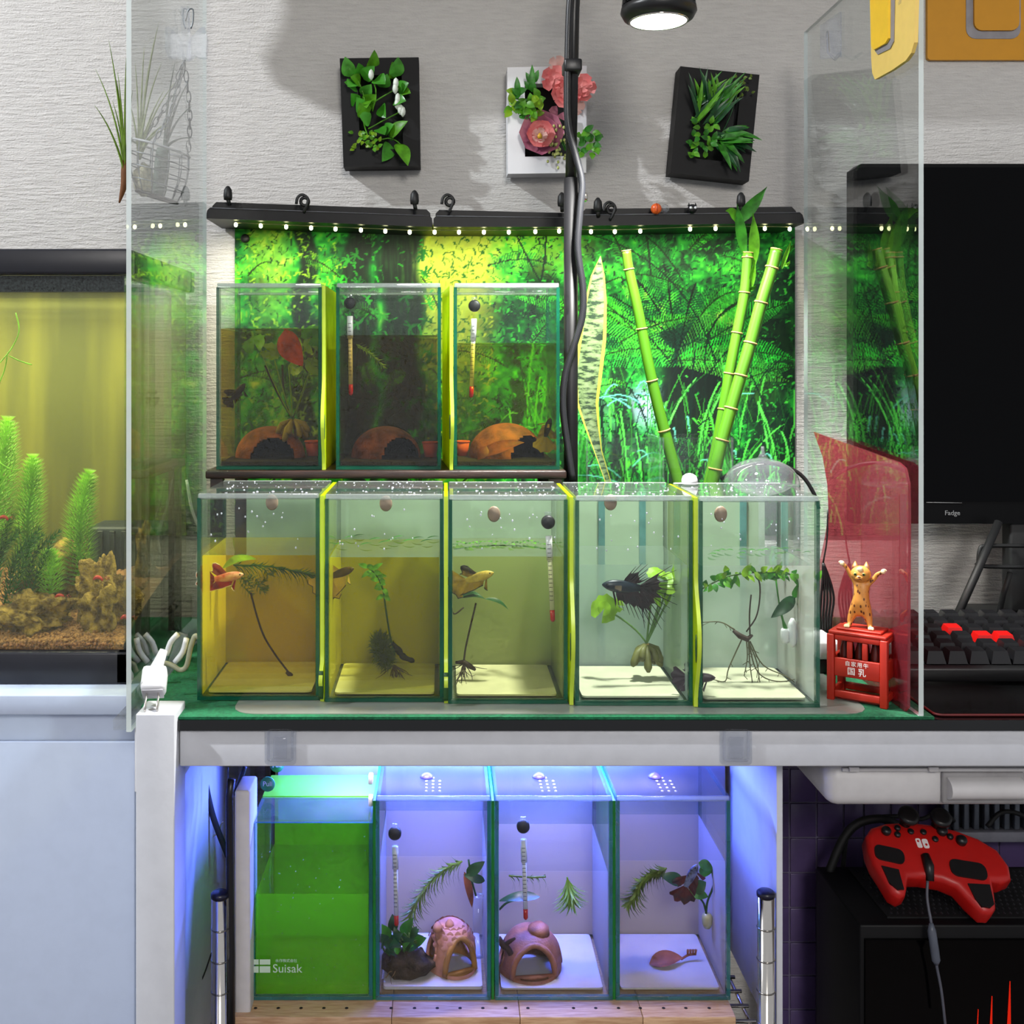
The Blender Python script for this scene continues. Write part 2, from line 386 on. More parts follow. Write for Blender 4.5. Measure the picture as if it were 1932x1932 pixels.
# ------------------------------------------------------------------ forest poster, painted stroke by stroke
PW, PH = 600, 300
def make_poster():
    rng = np.random.RandomState(3)
    img = np.zeros((PH, PW, 3))
    def vn(sx, sy):
        g = rng.rand(sy+2, sx+2); yy = np.linspace(0, sy, PH, endpoint=False); xx = np.linspace(0, sx, PW, endpoint=False)
        y0 = yy.astype(int); x0 = xx.astype(int); fy = (yy-y0)[:, None]; fx = (xx-x0)[None]
        fy = fy*fy*(3-2*fy); fx = fx*fx*(3-2*fx)
        return (g[y0][:, x0]*(1-fx)+g[y0][:, x0+1]*fx)*(1-fy)+(g[y0+1][:, x0]*(1-fx)+g[y0+1][:, x0+1]*fx)*fy
    n = .35*vn(9, 6)+.25*vn(24, 14)+.2*vn(60, 34)+.2*vn(150, 90)
    n = (n-n.min())/(n.max()-n.min())
    stops = [(0, (3, 22, 14)), (.3, (8, 70, 34)), (.48, (22, 130, 48)), (.65, (70, 182, 60)), (.82, (150, 208, 80)), (1, (225, 235, 150))]
    xs = [a for a, b in stops]
    for c in range(3): img[..., c] = np.interp(n, xs, [b[c] for a, b in stops])
    X, Y = np.meshgrid(np.arange(PW)/PW, np.arange(PH)/PH)
    def blend(mask, col):
        for c in range(3): img[..., c] = img[..., c]*(1-mask)+col[c]*mask
    def stroke(x0, y0, x1, y1, cx, cy, w, col, a=1.0):
        L = int(max(abs(x1-x0), abs(y1-y0), abs(cx-x0), abs(cy-y0))*1.6)+3
        t = np.linspace(0, 1, L); px = x0*(1-t)**2+2*cx*t*(1-t)+x1*t*t; py = y0*(1-t)**2+2*cy*t*(1-t)+y1*t*t
        r = max(1, int(round(w)))
        for dx in range(r):
            xi = np.clip((px+dx-r/2+.5).astype(int), 0, PW-1); yi = np.clip(py.astype(int), 0, PH-1)
            img[yi, xi] = img[yi, xi]*(1-a)+np.array(col)*a
    # bright yellow clearing and pale openings
    blend(np.clip(1.3-((X-.39)/.09)**2-((Y-.1)/.5)**2, 0, 1)*.75, (214, 200, 84))
    blend(np.clip(1.1-((X-.06)/.05)**2-((Y-.1)/.3)**2, 0, 1)*.4, (220, 205, 80))
    blend(np.clip(1.1-((X-.56)/.10)**2-((Y-.06)/.12)**2, 0, 1)*.6, (170, 220, 60))
    blend(np.clip(1.0-((X-.66)/.09)**2-((Y-.62)/.16)**2, 0, 1)*.35, (190, 230, 190))
    blend(np.clip(1.0-((X-.74)/.045)**2-((Y-.58)/.10)**2, 0, 1)*.75, (200, 205, 235))
    blend(np.clip(1.0-((X-.93)/.05)**2-((Y-.52)/.08)**2, 0, 1)*.5, (170, 240, 60))
    # dark trunks with streaky bark
    streak = .6*vn(220, 8)+.4*vn(400, 30)
    for x, wd, a, top in ((.125, .016, .9, 0), (.222, .026, .95, 0), (.297, .036, .97, 0), (.815, .05, .97, .34), (.865, .03, .9, .4), (.69, .016, .7, .36), (.955, .04, .7, .3), (.50, .012, .6, .5), (.58, .014, .7, .45)):
        jit = .008*np.sin(Y*23+x*90)
        mk = np.clip(1.5-np.abs((X-x-jit)/wd)**2.5, 0, 1)*a*(Y > top)*np.clip(.55+streak*.9, 0, 1)
        for c, v0, v1 in ((0, 4, 34), (1, 16, 74), (2, 12, 40)): img[..., c] = img[..., c]*(1-mk)+(v0+(v1-v0)*streak**2)*mk
    blend(np.clip(1.2-((X-.83)/.1)**2-((Y-.42)/.13)**2, 0, 1)*.8, (4, 20, 20))
    blend(np.clip(1.2-((X-.60)/.04)**2-((Y-.28)/.12)**2, 0, 1)*.7, (4, 50, 40))
    blend(np.clip(1.2-((X-.96)/.07)**2-((Y-.28)/.2)**2, 0, 1)*.6, (4, 34, 28))
    # leafy dabs, light and dark
    for k in range(9000):
        x, y = rng.rand()*PW, rng.rand()*PH; l = 1.5+rng.rand()*4.5; a = rng.rand()*6.28
        g = rng.rand(); u = x/PW
        if (.20 < u < .245 or .265 < u < .33) and rng.rand() < .85: continue
        if .77 < u < .87 and y/PH > .35 and rng.rand() < .85: continue
        if .19 < u < .34: col = (10+40*g, 50+130*g, 20+30*g)
        elif u < .19: col = (50+120*g, 110+100*g, 20+40*g) if rng.rand() < .75 else (14, 60, 20)
        elif u < .46: col = (100+100*g, 130+80*g, 30+40*g) if rng.rand() < .5 else (30, 96, 30)
        else: col = (8+80*g*g, 60+150*g, 26+50*g) if rng.rand() < .6 else (4, 36, 26)
        stroke(x, y, x+l*math.cos(a), y+l*math.sin(a), x+l*.5*math.cos(a)+1, y+l*.5*math.sin(a)-1, 1+int(g*1.7), col, .75)
    for k in range(46):      # climbing broad leaves on the trunks
        x, y = (.16+.2*rng.rand())*PW, rng.rand()*PH; g = rng.rand()
        for j in range(7):
            a = rng.rand()*6.28; l = 4+5*rng.rand(); stroke(x, y, x+l*math.cos(a), y+l*math.sin(a), x+l*.6*math.cos(a+.3), y+l*.6*math.sin(a+.3), 2, (14+50*g, 90+90*g, 34+20*g), .9)
    # fern fronds: an arching rib with pinnae on both sides
    def fern(x0, y0, x1, y1, sag, col, plen, step=3):
        cx, cy = (x0+x1)/2, (y0+y1)/2-sag; T = np.linspace(0, 1, int(math.hypot(x1-x0, y1-y0)/step)+4)
        for t in T:
            px = x0*(1-t)**2+2*cx*t*(1-t)+x1*t*t; py = y0*(1-t)**2+2*cy*t*(1-t)+y1*t*t
            dx = 2*(1-t)*(cx-x0)+2*t*(x1-cx); dy = 2*(1-t)*(cy-y0)+2*t*(y1-cy); q = math.hypot(dx, dy)+1e-6; dx /= q; dy /= q
            L = plen*math.sin(PI*min(1, .12+t*.9))
            for sgn in (-1, 1):
                ex, ey = px+(dx*.45-dy*sgn)*L, py+(dy*.45+dx*sgn)*L
                k = .75+.5*rng.rand()
                stroke(px, py, ex, ey, (px+ex)/2, (py+ey)/2-1, 1, [min(255, c*k) for c in col], .8)
        stroke(x0, y0, x1, y1, cx, cy, 2, [c*.35 for c in col], .9)
    gx, gy = .80*PW, .44*PH
    for a in np.linspace(-3.0, .1, 13):
        L = 95+40*rng.rand(); c = (40+60*rng.rand(), 150+60*rng.rand(), 60)
        if rng.rand() < .45: c = (8, 60, 40)
        fern(gx+rng.randn()*6, gy, gx+math.cos(a)*L*1.15, gy+math.sin(a)*L*.85+12, 16, c, 15)
    for k in range(26):
        x0, y0 = (.46+.52*rng.rand())*PW, rng.rand()*PH*.8; a = rng.rand()*6.28; L = 40+50*rng.rand()
        g = rng.rand(); fern(x0, y0, x0+L*math.cos(a), y0+L*.6*math.sin(a), 10, (20+80*g, 110+110*g, 50), 8)
    for k in range(16):
        x0, y0 = (.02+.42*rng.rand())*PW, rng.rand()*PH; a = rng.rand()*6.28; L = 30+36*rng.rand()
        g = rng.rand(); fern(x0, y0, x0+L*math.cos(a), y0+L*.6*math.sin(a), 8, (40+90*g, 110+100*g, 30), 7)
    for (a, b, c, d, e, f_) in ((.60, .02, .86, .45, .80, .08), (.73, .3, .80, .46, .78, .33), (.9, .25, .84, .45, .84, .3), (.99, .3, .84, .5, .9, .33), (.62, .27, .78, .45, .70, .25), (.50, .02, .55, .2, .52, .1), (.555, .0, .54, .24, .56, .1)):
        stroke(a*PW, b*PH, c*PW, d*PH, e*PW, f_*PH, 2, (6, 40, 26), .9)
    # tall grasses at the lower right, blades at the bottom
    for k in range(300):
        x0 = (.5+.5*rng.rand())*PW; y0 = PH*(.62+.4*rng.rand()); L = 22+60*rng.rand(); s_ = rng.randn()*.35; g = rng.rand()
        col = (20+90*g, 90+130*g, 40+60*g*g) if rng.rand() < .7 else (6, 40, 30)
        stroke(x0, y0, x0+s_*L, y0-L, x0+s_*L*.2, y0-L*.6, 1+int(g*1.5), col, .85)
    for k in range(30):
        x0 = (.5+.45*rng.rand())*PW; y0 = PH*(.5+.4*rng.rand()); L = 12+22*rng.rand(); s_ = rng.randn()
        stroke(x0, y0, x0+s_*L, y0+L*.4, x0+s_*L*.5, y0-4, 2, (120, 205, 190), .7)
    img = 255*(np.clip(img, 0, 255)/255)**1.25
    return np.clip(img, 0, 255)
def build_poster():
    img = make_poster()/255.0
    img = np.where(img <= .04045, img/12.92, ((img+.055)/1.055)**2.4)
    a, b = P(443, 1010, 1.276), P(1500, 424, 1.276)
    xs = np.linspace(a.x, b.x, PW+1); zs = np.linspace(b.z, a.z, PH+1)
    org = Vector(((a.x+b.x)/2, 1.276, a.z))
    V = np.zeros((PH+1, PW+1, 3), np.float32)
    V[..., 0] = xs[None]-org.x; V[..., 2] = zs[:, None]-org.z
    idx = np.arange((PH+1)*(PW+1)).reshape(PH+1, PW+1)
    q = np.stack([idx[1:, :-1], idx[1:, 1:], idx[:-1, 1:], idx[:-1, :-1]], -1).reshape(-1, 4).astype(np.int32)
    me = bpy.data.meshes.new('forest_poster')
    me.vertices.add(V.size//3); me.vertices.foreach_set('co', V.ravel())
    me.loops.add(q.size); me.loops.foreach_set('vertex_index', q.ravel())
    me.polygons.add(len(q)); me.polygons.foreach_set('loop_start', np.arange(0, q.size, 4, dtype=np.int32))
    me.update(calc_edges=True)
    ca = me.color_attributes.new('print', 'FLOAT_COLOR', 'POINT')
    C = np.ones((PH+1, PW+1, 4), np.float32); C[:PH, :PW, :3] = img; C[PH, :, :3] = C[PH-1, :, :3]; C[:, PW, :3] = C[:, PW-1, :3]
    ca.data.foreach_set('color', C.ravel())
    m, t, out = nt('printed_forest')
    at = node(t, 'ShaderNodeAttribute', attribute_name='print')
    v = texco(t); nz = noise(t, v, 500, 2)
    mx = node(t, 'ShaderNodeMixRGB', {0: .10, 1: at.outputs[0], 2: nz}, blend_type='OVERLAY')
    bs = node(t, 'ShaderNodeBsdfPrincipled', {'Base Color': mx.outputs[0], 'Roughness': .6, 'Specular IOR Level': .2})
    t.links.new(bs.outputs[0], out.inputs[0]); me.materials.append(m)
    o = bpy.data.objects.new('forest_poster', me); COL.objects.link(o); o.location = org
    for k, v in tg('printed green jungle poster with tree ferns taped to the wall', 'poster').items(): o[k] = v
build_poster()

# ------------------------------------------------------------------ three black light bars with clips
BAR = M('satin_black_bar', (13, 13, 15), .45, var=.1, spec=.25)
BY = 1.19
bars = [((393, 378), (815, 392), (388, 412), (815, 428), 'left black light bar, above the upper left tank'),
        ((818, 393), (1094, 399), (818, 428), (1094, 428), 'middle black light bar behind the lamp pole'),
        ((1097, 391), (1511, 387), (1096, 426), (1519, 421), 'right black light bar above the bamboo')]
for a, b, c, d, lab in bars:
    A, B, C_, D = P(*a, BY), P(*b, BY), P(*c, BY), P(*d, BY)
    t = thing('light_bar', lab, 'light bar', (A+B)/2, 'black light bars along the top of the poster')
    m = MB(); k = .42
    E0, E1 = A.lerp(C_, k), B.lerp(D, k)
    def slab(m, p, q, r, s, y0, y1, ch):
        poly = [p+Vector((ch, 0, 0)), p+Vector((0, 0, -ch)), r, s, q+Vector((0, 0, -ch)), q+Vector((-ch, 0, 0))]
        m.prism([Vector((v.x, y0, v.z)) for v in poly], (0, y1-y0, 0))
    slab(m, A+Vector((.002, 0, 0)), B-Vector((.002, 0, 0)), E0+Vector((.002, 0, 0)), E1-Vector((.002, 0, 0)), BY+.012, WY-.002, .004); m.build('mounting_rail', BAR, t)
    m = MB(); slab(m, E0, E1, C_, D, BY, WY-.002, .0025); m.build('diffuser_housing', BAR, t)
    m = MB(); m.tube([E0+Vector((.003, -.0004, 0)), E1+Vector((-.003, -.0004, 0))], .0006, 5); m.build('seam', M('bar_seam_grey', (90, 90, 95), .5), t)  # lighter grey line along the front step of the bar
# string of LEDs under the bars
lt = thing('led_string', 'string of small yellow-green LEDs under the black bars', 'light string', P(950, 430, 1.2))
lx = [445, 492, 540, 587, 633, 681, 727, 773, 820, 866, 913, 960, 1010, 1055, 1115, 1160, 1208, 1302, 1350, 1443, 1490]
ly = [424, 426, 428, 430, 432, 434, 436, 438, 438, 438, 438, 438, 437, 436, 437, 437, 436, 432, 431, 431, 432]
m = MB(); m.tube(path(PP([(x, y-4) for x, y in zip(lx, ly)], 1.205), 3), .0006, 5)
m.build('wire', M('led_wire', (170, 170, 120), .4), lt)
LEDM = E('led_glow', (255, 255, 190), 9)
for i, (x, y) in enumerate(zip(lx, ly)):
    m = MB(); c = P(x, y, 1.205); m.ball(c, .0021, 8, 6, (1, 1, 1.25)); m.build('led', LEDM, lt)
# clips and small beads on the bars
def clip(px, py, kind, lab):
    c = P(px, py, BY-.004)
    t = thing('cable_clip', lab, 'clip', c-Vector((0, 0, .01)), 'black clips on the light bars')
    if kind == 'cup':
        m = MB(); m.lathe(c, [(.001, -.0045), (.0042, -.004), (.0048, 0), (.0042, .0065), (.002, .010), (.0005, .0108)], 14); m.build('cap', RUBBER, t)
        m = MB(); m.tube([c+Vector((0, 0, -.003)), c+Vector((.001, .004, -.009))], .0022, 8); m.build('stem', RUBBER, t)
    else:
        m = MB(); m.tube(path([c+Vector((-.0065, -.002, -.002)), c+Vector((-.005, -.002, .005)), c+Vector((0, -.001, .008)), c+Vector((.0055, 0, .004)), c+Vector((.0045, 0, -.003)), c+Vector((.001, .002, -.010))], 4), .0016, 8); m.build('hook', RUBBER, t)
        m = MB(); m.torus(c+Vector((.002, .001, .001)), .0042, .0018, (0, 1, .2), 14, 6); m.build('ring', RUBBER, t)
clip(430, 370, 'cup', 'black rubber clip at the far left end of the light bars')
clip(571, 382, 'hook', 'black hook clip on the left light bar, second from left')
clip(782, 378, 'cup', 'black rubber clip just left of the gap between bars')
clip(845, 382, 'hook', 'curled black hook on the middle bar right of the gap')
clip(1060, 382, 'cup', 'black rubber clip beside the lamp pole')
clip(1128, 392, 'cup', 'small black bead clip right of the lamp pole')
clip(1150, 396, 'hook', 'black ring hook on the right bar, right of the pole')
clip(1398, 382, 'cup', 'black rubber clip behind the bamboo leaf')
for px, c, lab, nm in ((1238, (226, 96, 38), 'orange round bead on the right light bar', 'M'), (1254, None, 'clear faceted glass bead beside the orange bead', 'G'), (1306, (20, 20, 22), 'small black owl-like bead on the right light bar', 'K')):
    m = MB(); q = P(px, 394, BY-.003)
    if nm == 'G':
        bm = bmesh.new(); bmesh.ops.create_icosphere(bm, subdivisions=1, radius=.0055, matrix=Matrix.Translation(q)); m.frombm(bm, False)
        m.build('glass_bead', CLEARP, **tg(lab, 'bead'))
    elif nm == 'M':
        m.ball(q, .0058, 14, 10); m.cur = 1; m.torus(q, .0055, .0006, (1, 0, 0)); m.build('orange_bead', [M('orange_plastic', c, .3), M('orange_seam', (170, 60, 20), .4)], **tg(lab, 'bead'))
    else:
        m.ball(q, .005, 12, 8)
        for s in (-1, 1): m.lathe(q+Vector((s*.0035, 0, .003)), [(.0014, 0), (.0002, .0035)], 6)
        m.cur = 1
        for s in (-1, 1): m.ball(q+Vector((s*.0024, -.0042, .0006)), .0015, 8, 6)
        m.build('animal_bead', [BLACKP, WHITEP], **tg(lab, 'bead'))

c = P(463, 450, 1.27); t = thing('push_pin', 'black push pin at the top left corner of the jungle poster', 'pin', c)
m = MB(); m.lathe(c, [(.0008, .005), (.003, .003), (.0048, .001), (.005, -.002), (.003, -.0035)], 14, 'y'); m.build('head', RUBBER, t)
m = MB(); m.cyl(c+Vector((0, .004, 0)), c+Vector((0, .0058, 0)), .0006, n=6); m.build('needle', CHROME, t)
# ------------------------------------------------------------------ plant / animal generators
LEAFG = M('leaf_green', (58, 140, 34), .4, var=.35, vscale=90, trans=.3)
LEAFD = M('leaf_dark_green', (28, 84, 40), .35, var=.35, vscale=90, trans=.2)
LEAFY = M('leaf_yellow_green', (150, 196, 40), .4, var=.25, vscale=90, trans=.4)
LEAFF = M('leaf_fresh_green', (104, 178, 36), .4, var=.3, vscale=90, trans=.35)
WEED = M('water_weed', (172, 236, 66), .5, var=.25, trans=.4)
WEEDD = M('water_weed_dark', (66, 104, 26), .5, var=.3, trans=.3)
ROOT = M('brown_root', (52, 34, 20), .7)
ROOTL = M('pale_root', (120, 96, 50), .7)
BARK = M('driftwood', (62, 46, 32), .8, var=.5, vscale=120, bump=.6, bscale=200)
LEAFB = M('dead_leaf_brown', (150, 76, 40), .6, var=.4, vscale=60, trans=.2)

def feathery(mb, stem, step, length, per=11, up=.45, w=.0007, fork=True, rnd=None):
    """whorls of fine forked needles along a stem (list of points)"""
    r = rnd or random.Random(1); acc = 0; tot = sum((stem[i+1]-stem[i]).length for i in range(len(stem)-1)); run = 0
    for i in range(len(stem)-1):
        a, b = stem[i], stem[i+1]; seg = (b-a).length; d = (b-a).normalized()
        u = d.orthogonal().normalized(); v = d.cross(u)
        while acc < seg:
            p = a+d*acc; f = (run+acc)/tot; L = length*(.55+.6*math.sin(PI*min(1, .25+f*.75)))*(1 if f < .93 else .75); ph = r.random()*6
            for k in range(per):
                an = ph+2*PI*k/per; o = u*math.cos(an)+v*math.sin(an)
                e = (o+d*(up+.5*f)+Vector((0, 0, .15))).normalized()
                m1 = p+e*L*.5; side = e.cross(d).normalized()
                mb.add([p-side*w, p+side*w, m1+side*w*.8, m1-side*w*.8], [(0, 1, 2, 3)])
                for s in ((-1, 0, 1) if fork else (0,)):
                    t = m1+(e+side*s*.5+d*.2).normalized()*L*.55
                    mb.add([m1-side*w*.8, m1+side*w*.8, t], [(0, 1, 2)])
            acc += step
        acc -= seg; run += seg

def rock(mb, c, r, sc, seed, rough=.35, sub=4):
    bm = bmesh.new(); bmesh.ops.create_icosphere(bm, subdivisions=sub, radius=1)
    off = Vector((seed*7.1, seed*3.3, seed*1.7))
    for v in bm.verts:
        n = v.co.normalized()
        k = 1+rough*mnoise.fractal(n*1.6+off, 1, 2.2, 4)+rough*.75*mnoise.ridged_multi_fractal(n*3.0+off, .9, 2, 4, 1, 2)*.35-rough*.4
        k += rough*.10*mnoise.noise(n*9+off)+rough*.07*mnoise.noise(n*19+off)
        v.co = Vector((n.x*sc[0], n.y*sc[1], n.z*sc[2]))*r*k+Vector(c)
    mb.frombm(bm, True)

def betta(label, pos, head, up, L, bodyc, finc, tailc=None, crown=0, tail_dir=None, tailL=.75, anal=.5, droop=.5, rimc=None, group='betta fish in the tanks'):
    """pos: body centre, head: unit direction of the snout, up: dorsal direction, L: body length"""
    head = Vector(head).normalized(); up = Vector(up); up = (up-head*up.dot(head)).normalized(); side = head.cross(up)
    c = Vector(pos)
    t = thing('betta_fish', label, 'fish', c, group)
    def at(u, h=0, s=0): return c+head*(.5-u)*L+up*h*L+side*s*L       # u: 0 snout .. 1 tail root
    L = L*1.2
    prof = [(0, .015, .012), (.04, .055, .04), (.12, .105, .07), (.24, .145, .09), (.4, .165, .092), (.55, .16, .08), (.7, .14, .06), (.85, .11, .036), (1, .09, .016)]
    m = MB(); rows = []
    for u, hh, ww in prof:
        rows.append([at(u, math.sin(a)*hh+(.01-.03*u), math.cos(a)*ww) for a in [2*PI*k/14 for k in range(14)]])
    m.grid(rows, True, True); n = len(m.v); m.add(rows[0]+rows[-1], [tuple(range(13, -1, -1)), tuple(range(14, 28))])
    body = m.build('body', bodyc, t)
    m = MB()
    for s in (-1, 1): m.ball(at(.12, .034, s*.066), .026*L, 10, 8)
    m.build('eye', M('fish_eye', (10, 10, 12), .15), t)
    def fin(name, r0, r1, tips, mat, rays=0, rimm=None, flare=.05):
        """membrane between root line r0-r1 and a fan of tips; crown rays stick out"""
        k = len(tips); m = MB(); rows = []; fr = (.0, .25, .45, .6) if rays else (0, .35, .7, 1.0)
        for f in fr:
            row = []
            for i, tp in enumerate(tips):
                u = i/(k-1); b = r0.lerp(r1, u); q = b.lerp(tp, f)
                q = q+side*L*flare*f*math.sin(i*1.9+len(name))
                if rays and f == fr[-1]: q = b.lerp(tp, .45 if i % 2 else .60)+side*L*flare*f*math.sin(i*1.9)
                row.append(q)
            rows.append(row)
        m.grid(rows)
        if rays:
            for i in range(0, k):
                b = r0.lerp(r1, i/(k-1)); mid = rows[-1][i]
                m.tube([b.lerp(mid, .3), mid, tips[i]+side*L*flare*math.sin(i*1.9)], [L*.014, L*.013, L*.005], 5)
        f_ = m.build(name, mat, t)
        if rimm:
            m = MB(); m.tube(rows[-1], L*.016, 5); m.build('fin_rim', rimm, f_)
    td = Vector(tail_dir).normalized() if tail_dir else -head
    tp = td.cross(side); tp = tp if tp.dot(up) > 0 else -tp
    n = 13 if crown else 11
    tips = [at(1)+(td*math.cos(a)+tp*math.sin(a))*L*tailL*(1+.08*math.sin(i*2.3)) for i, a in enumerate([1.0-2.05*k/(n-1) for k in range(n)])]
    fin('tail_fin', at(.985, .06), at(.985, -.075), tips, tailc or finc, crown, rimc)
    dr = [at(.62+.3*k/6, .09) + (up*.75+td*(.35+.45*k/6)).normalized()*L*(.38+.14*math.sin(k*.9))*(1.3 if crown else 1) for k in range(7)]
    fin('dorsal_fin', at(.52, .10), at(.88, .07), dr, finc, crown, rimc)
    an = [at(.4+.55*k/8, -.1) + (-up*(.9)+td*(droop*(.3+.9*k/8))).normalized()*L*anal*(.5+.75*k/8) for k in range(9)]
    fin('anal_fin', at(.36, -.115), at(.95, -.08), an, finc, crown, rimc)
    vn = [at(.3, -.12)+(-up*.9+td*(.2+.16*k)).normalized()*L*(.42-.06*k) for k in range(3)]
    fin('ventral_fin', at(.27, -.11), at(.32, -.115), vn, finc, 0, rimc, .08)
    pc = [at(.33, -.01, -.09*1.0)+(-head*.8+up*(.35-.3*k)-side*.5).normalized()*L*.17 for k in range(4)]
    fin('pectoral_fin', at(.27, .01, -.07), at(.29, -.05, -.07), pc, M('fin_clear', (190, 160, 130), .4, alpha=.45), 0, None, .01)
    return t

def thermometer(label, top, bot, Y, r=.0021):
    a, b = P(*top, Y), P(*bot, Y)
    t = thing('thermometer', label, 'thermometer', b, 'aquarium thermometers')
    m = MB(); m.lathe(a, [(.0001, -.0035), (.0044, -.0034), (.0057, -.002), (.0058, .0008), (.005, .0028), (.002, .005)], 20, 'y'); m.build('suction_cup', RUBBER, t)
    m = MB(); m.box((a.x-.003, a.y-.001, a.z+.0048), (a.x+.003, a.y+.003, a.z+.0085), .0006); m.build('cap', CLEARP, t)
    d = (b-a); e = a+d*.88; s = a+d*.14
    m = MB(); m.tube([s, s+d*.24], r*1.35, 10); m.tube([s+d*.22, e], r, 10); m.build('glass_tube', M('thermometer_white', (222, 222, 220), .2, var=.03, alpha=.8), t)
    m = MB()
    for k in range(14):
        p = s+d*(.08+.6*k/14); m.box((p.x-r*.9, p.y-r*1.45, p.z-.0002), (p.x+r*.5, p.y-r*1.3, p.z+.0002))
    m.build('scale_mark', M('scale_ink', (40, 40, 46), .5), t)
    m = MB(); m.tube([e, b+(a-b)*.02, b], [r, r, r*.4], 10); m.build('bulb', M('red_spirit', (178, 22, 24), .2, var=.05), t)

# ------------------------------------------------------------------ large aquarium at the left
aq = thing('large_aquarium', 'large aquarium with black rim standing on the white cabinet', 'aquarium', (-.58, 1.125, .7162))
AX0, AX1, AY0, AY1 = -.88, -.281, 1.0, 1.255
m = MB(); m.box((AX0, AY0, .7162), (AX1, AY0+.012, .745), .002); m.box((AX0, AY1-.012, .7162), (AX1, AY1, .745), .002); m.box((AX1-.012, AY0, .7162), (AX1, AY1, .745), .002); m.box((AX0, AY0+.012, .7162), (AX1-.012, AY1-.012, .722)); m.build('base_frame', M('black_rim', (24, 25, 34), .35), aq)
m = MB()
m.box((AX0, AY0-.002, 1.0815), (AX1+.002, AY0+.014, 1.104), .002); m.box((AX0, AY1-.016, 1.0815), (AX1+.002, AY1+.002, 1.104), .002); m.box((AX1-.012, AY0+.0145, 1.0815), (AX1+.002, AY1-.0165, 1.104), .002); m.build('top_rim', M('black_rim', (24, 25, 34), .35), aq)
m = MB(); m.box((AX0+.01, AY0+.03, 1.090), (AX1-.03, AY1-.04, 1.103), .003); m.build('lamp_hood', BLACKP, aq)
m = MB(); m.box((AX0, AY0+.004, .745), (AX1-.004, AY0+.008, 1.0815)); m.build('front_pane', GLASS, aq)
m = MB(); m.box((AX1-.006, AY0+.0085, .745), (AX1-.002, AY1-.008, 1.0815)); m.build('side_pane', GLASS, aq)
m = MB(); m.box((AX0, AY1-.008, .745), (AX1-.006, AY1-.005, 1.0815)); m.build('back_film', M('olive_algae_film', (124, 122, 40), .6, var=.3, vscale=9, stretch=(3, 1, .25), c2=(88, 90, 34)), aq)
m = MB(); m.box((AX0, AY0+.013, 1.067), (AX1-.008, AY0+.022, 1.0812)); m.build('sponge_strip', M('black_sponge', (62, 68, 70), .9, var=.5, vscale=420, bump=1, bscale=500), aq)
m = MB(); zz = 1.0605
m.add([(AX0, AY0+.0085, .746), (AX1-.0065, AY0+.0085, .746), (AX1-.0065, AY0+.0085, zz), (AX0, AY0+.0085, zz), (AX1-.0065, AY1-.009, .746), (AX1-.0065, AY1-.009, zz), (AX0, AY1-.009, zz)], [(0, 1, 2, 3), (1, 4, 5, 2), (3, 2, 5, 6)])
m.build('water', G('tank_water_olive', (.95, .95, .80), murk=(.42, .42, .14), mfac=.06, refl=.02, gain=.6), aq)
def gz(x, y):
    return .748+.030*min(1, max(0, (y-1.008)/.19))**.8+.006*math.sin(x*21+1)*min(1, (y-1.0)/.08)+.014*max(0, 1-((x+.315)/.05)**2)*max(0, (y-1.02)/.25)
m = MB(); rows = [[Vector((AX0+.005+(AX1-.012-AX0)*i/40, AY0+.010+.236*j/14, gz(AX0+(AX1-AX0)*i/40, AY0+.010+.236*j/14))) for i in range(41)] for j in range(15)]
m.grid(rows); m.add([rows[0][0]*1, rows[0][-1]*1, rows[0][-1]-Vector((0, 0, .01)), rows[0][0]-Vector((0, 0, .01))], [(0, 1, 2, 3)])
SOIL = M('brown_soil', (168, 118, 66), .8, var=.4, vscale=500, c2=(92, 58, 30))
m.build('substrate', SOIL, aq)
ico = bmesh.new(); bmesh.ops.create_icosphere(ico, subdivisions=1, radius=1); IV = [v.co.copy() for v in ico.verts]; IF = [[v.index for v in f.verts] for f in ico.faces]; ico.free()
m = MB(); rg = random.Random(5)
for k in range(2600):
    y = 1.0095+.235*rg.random()**2.2; x = -.60+.302*rg.random(); r = .0016+.0009*rg.random()
    if k < 900: y = 1.0102; z = .746+rg.random()*(gz(x, y)-.742)
    else: z = gz(x, y)+r*.4
    m.add([Vector((x, y, z))+v*r for v in IV], IF, True)
m.build('gravel_grains', SOIL, aq, kind='stuff')
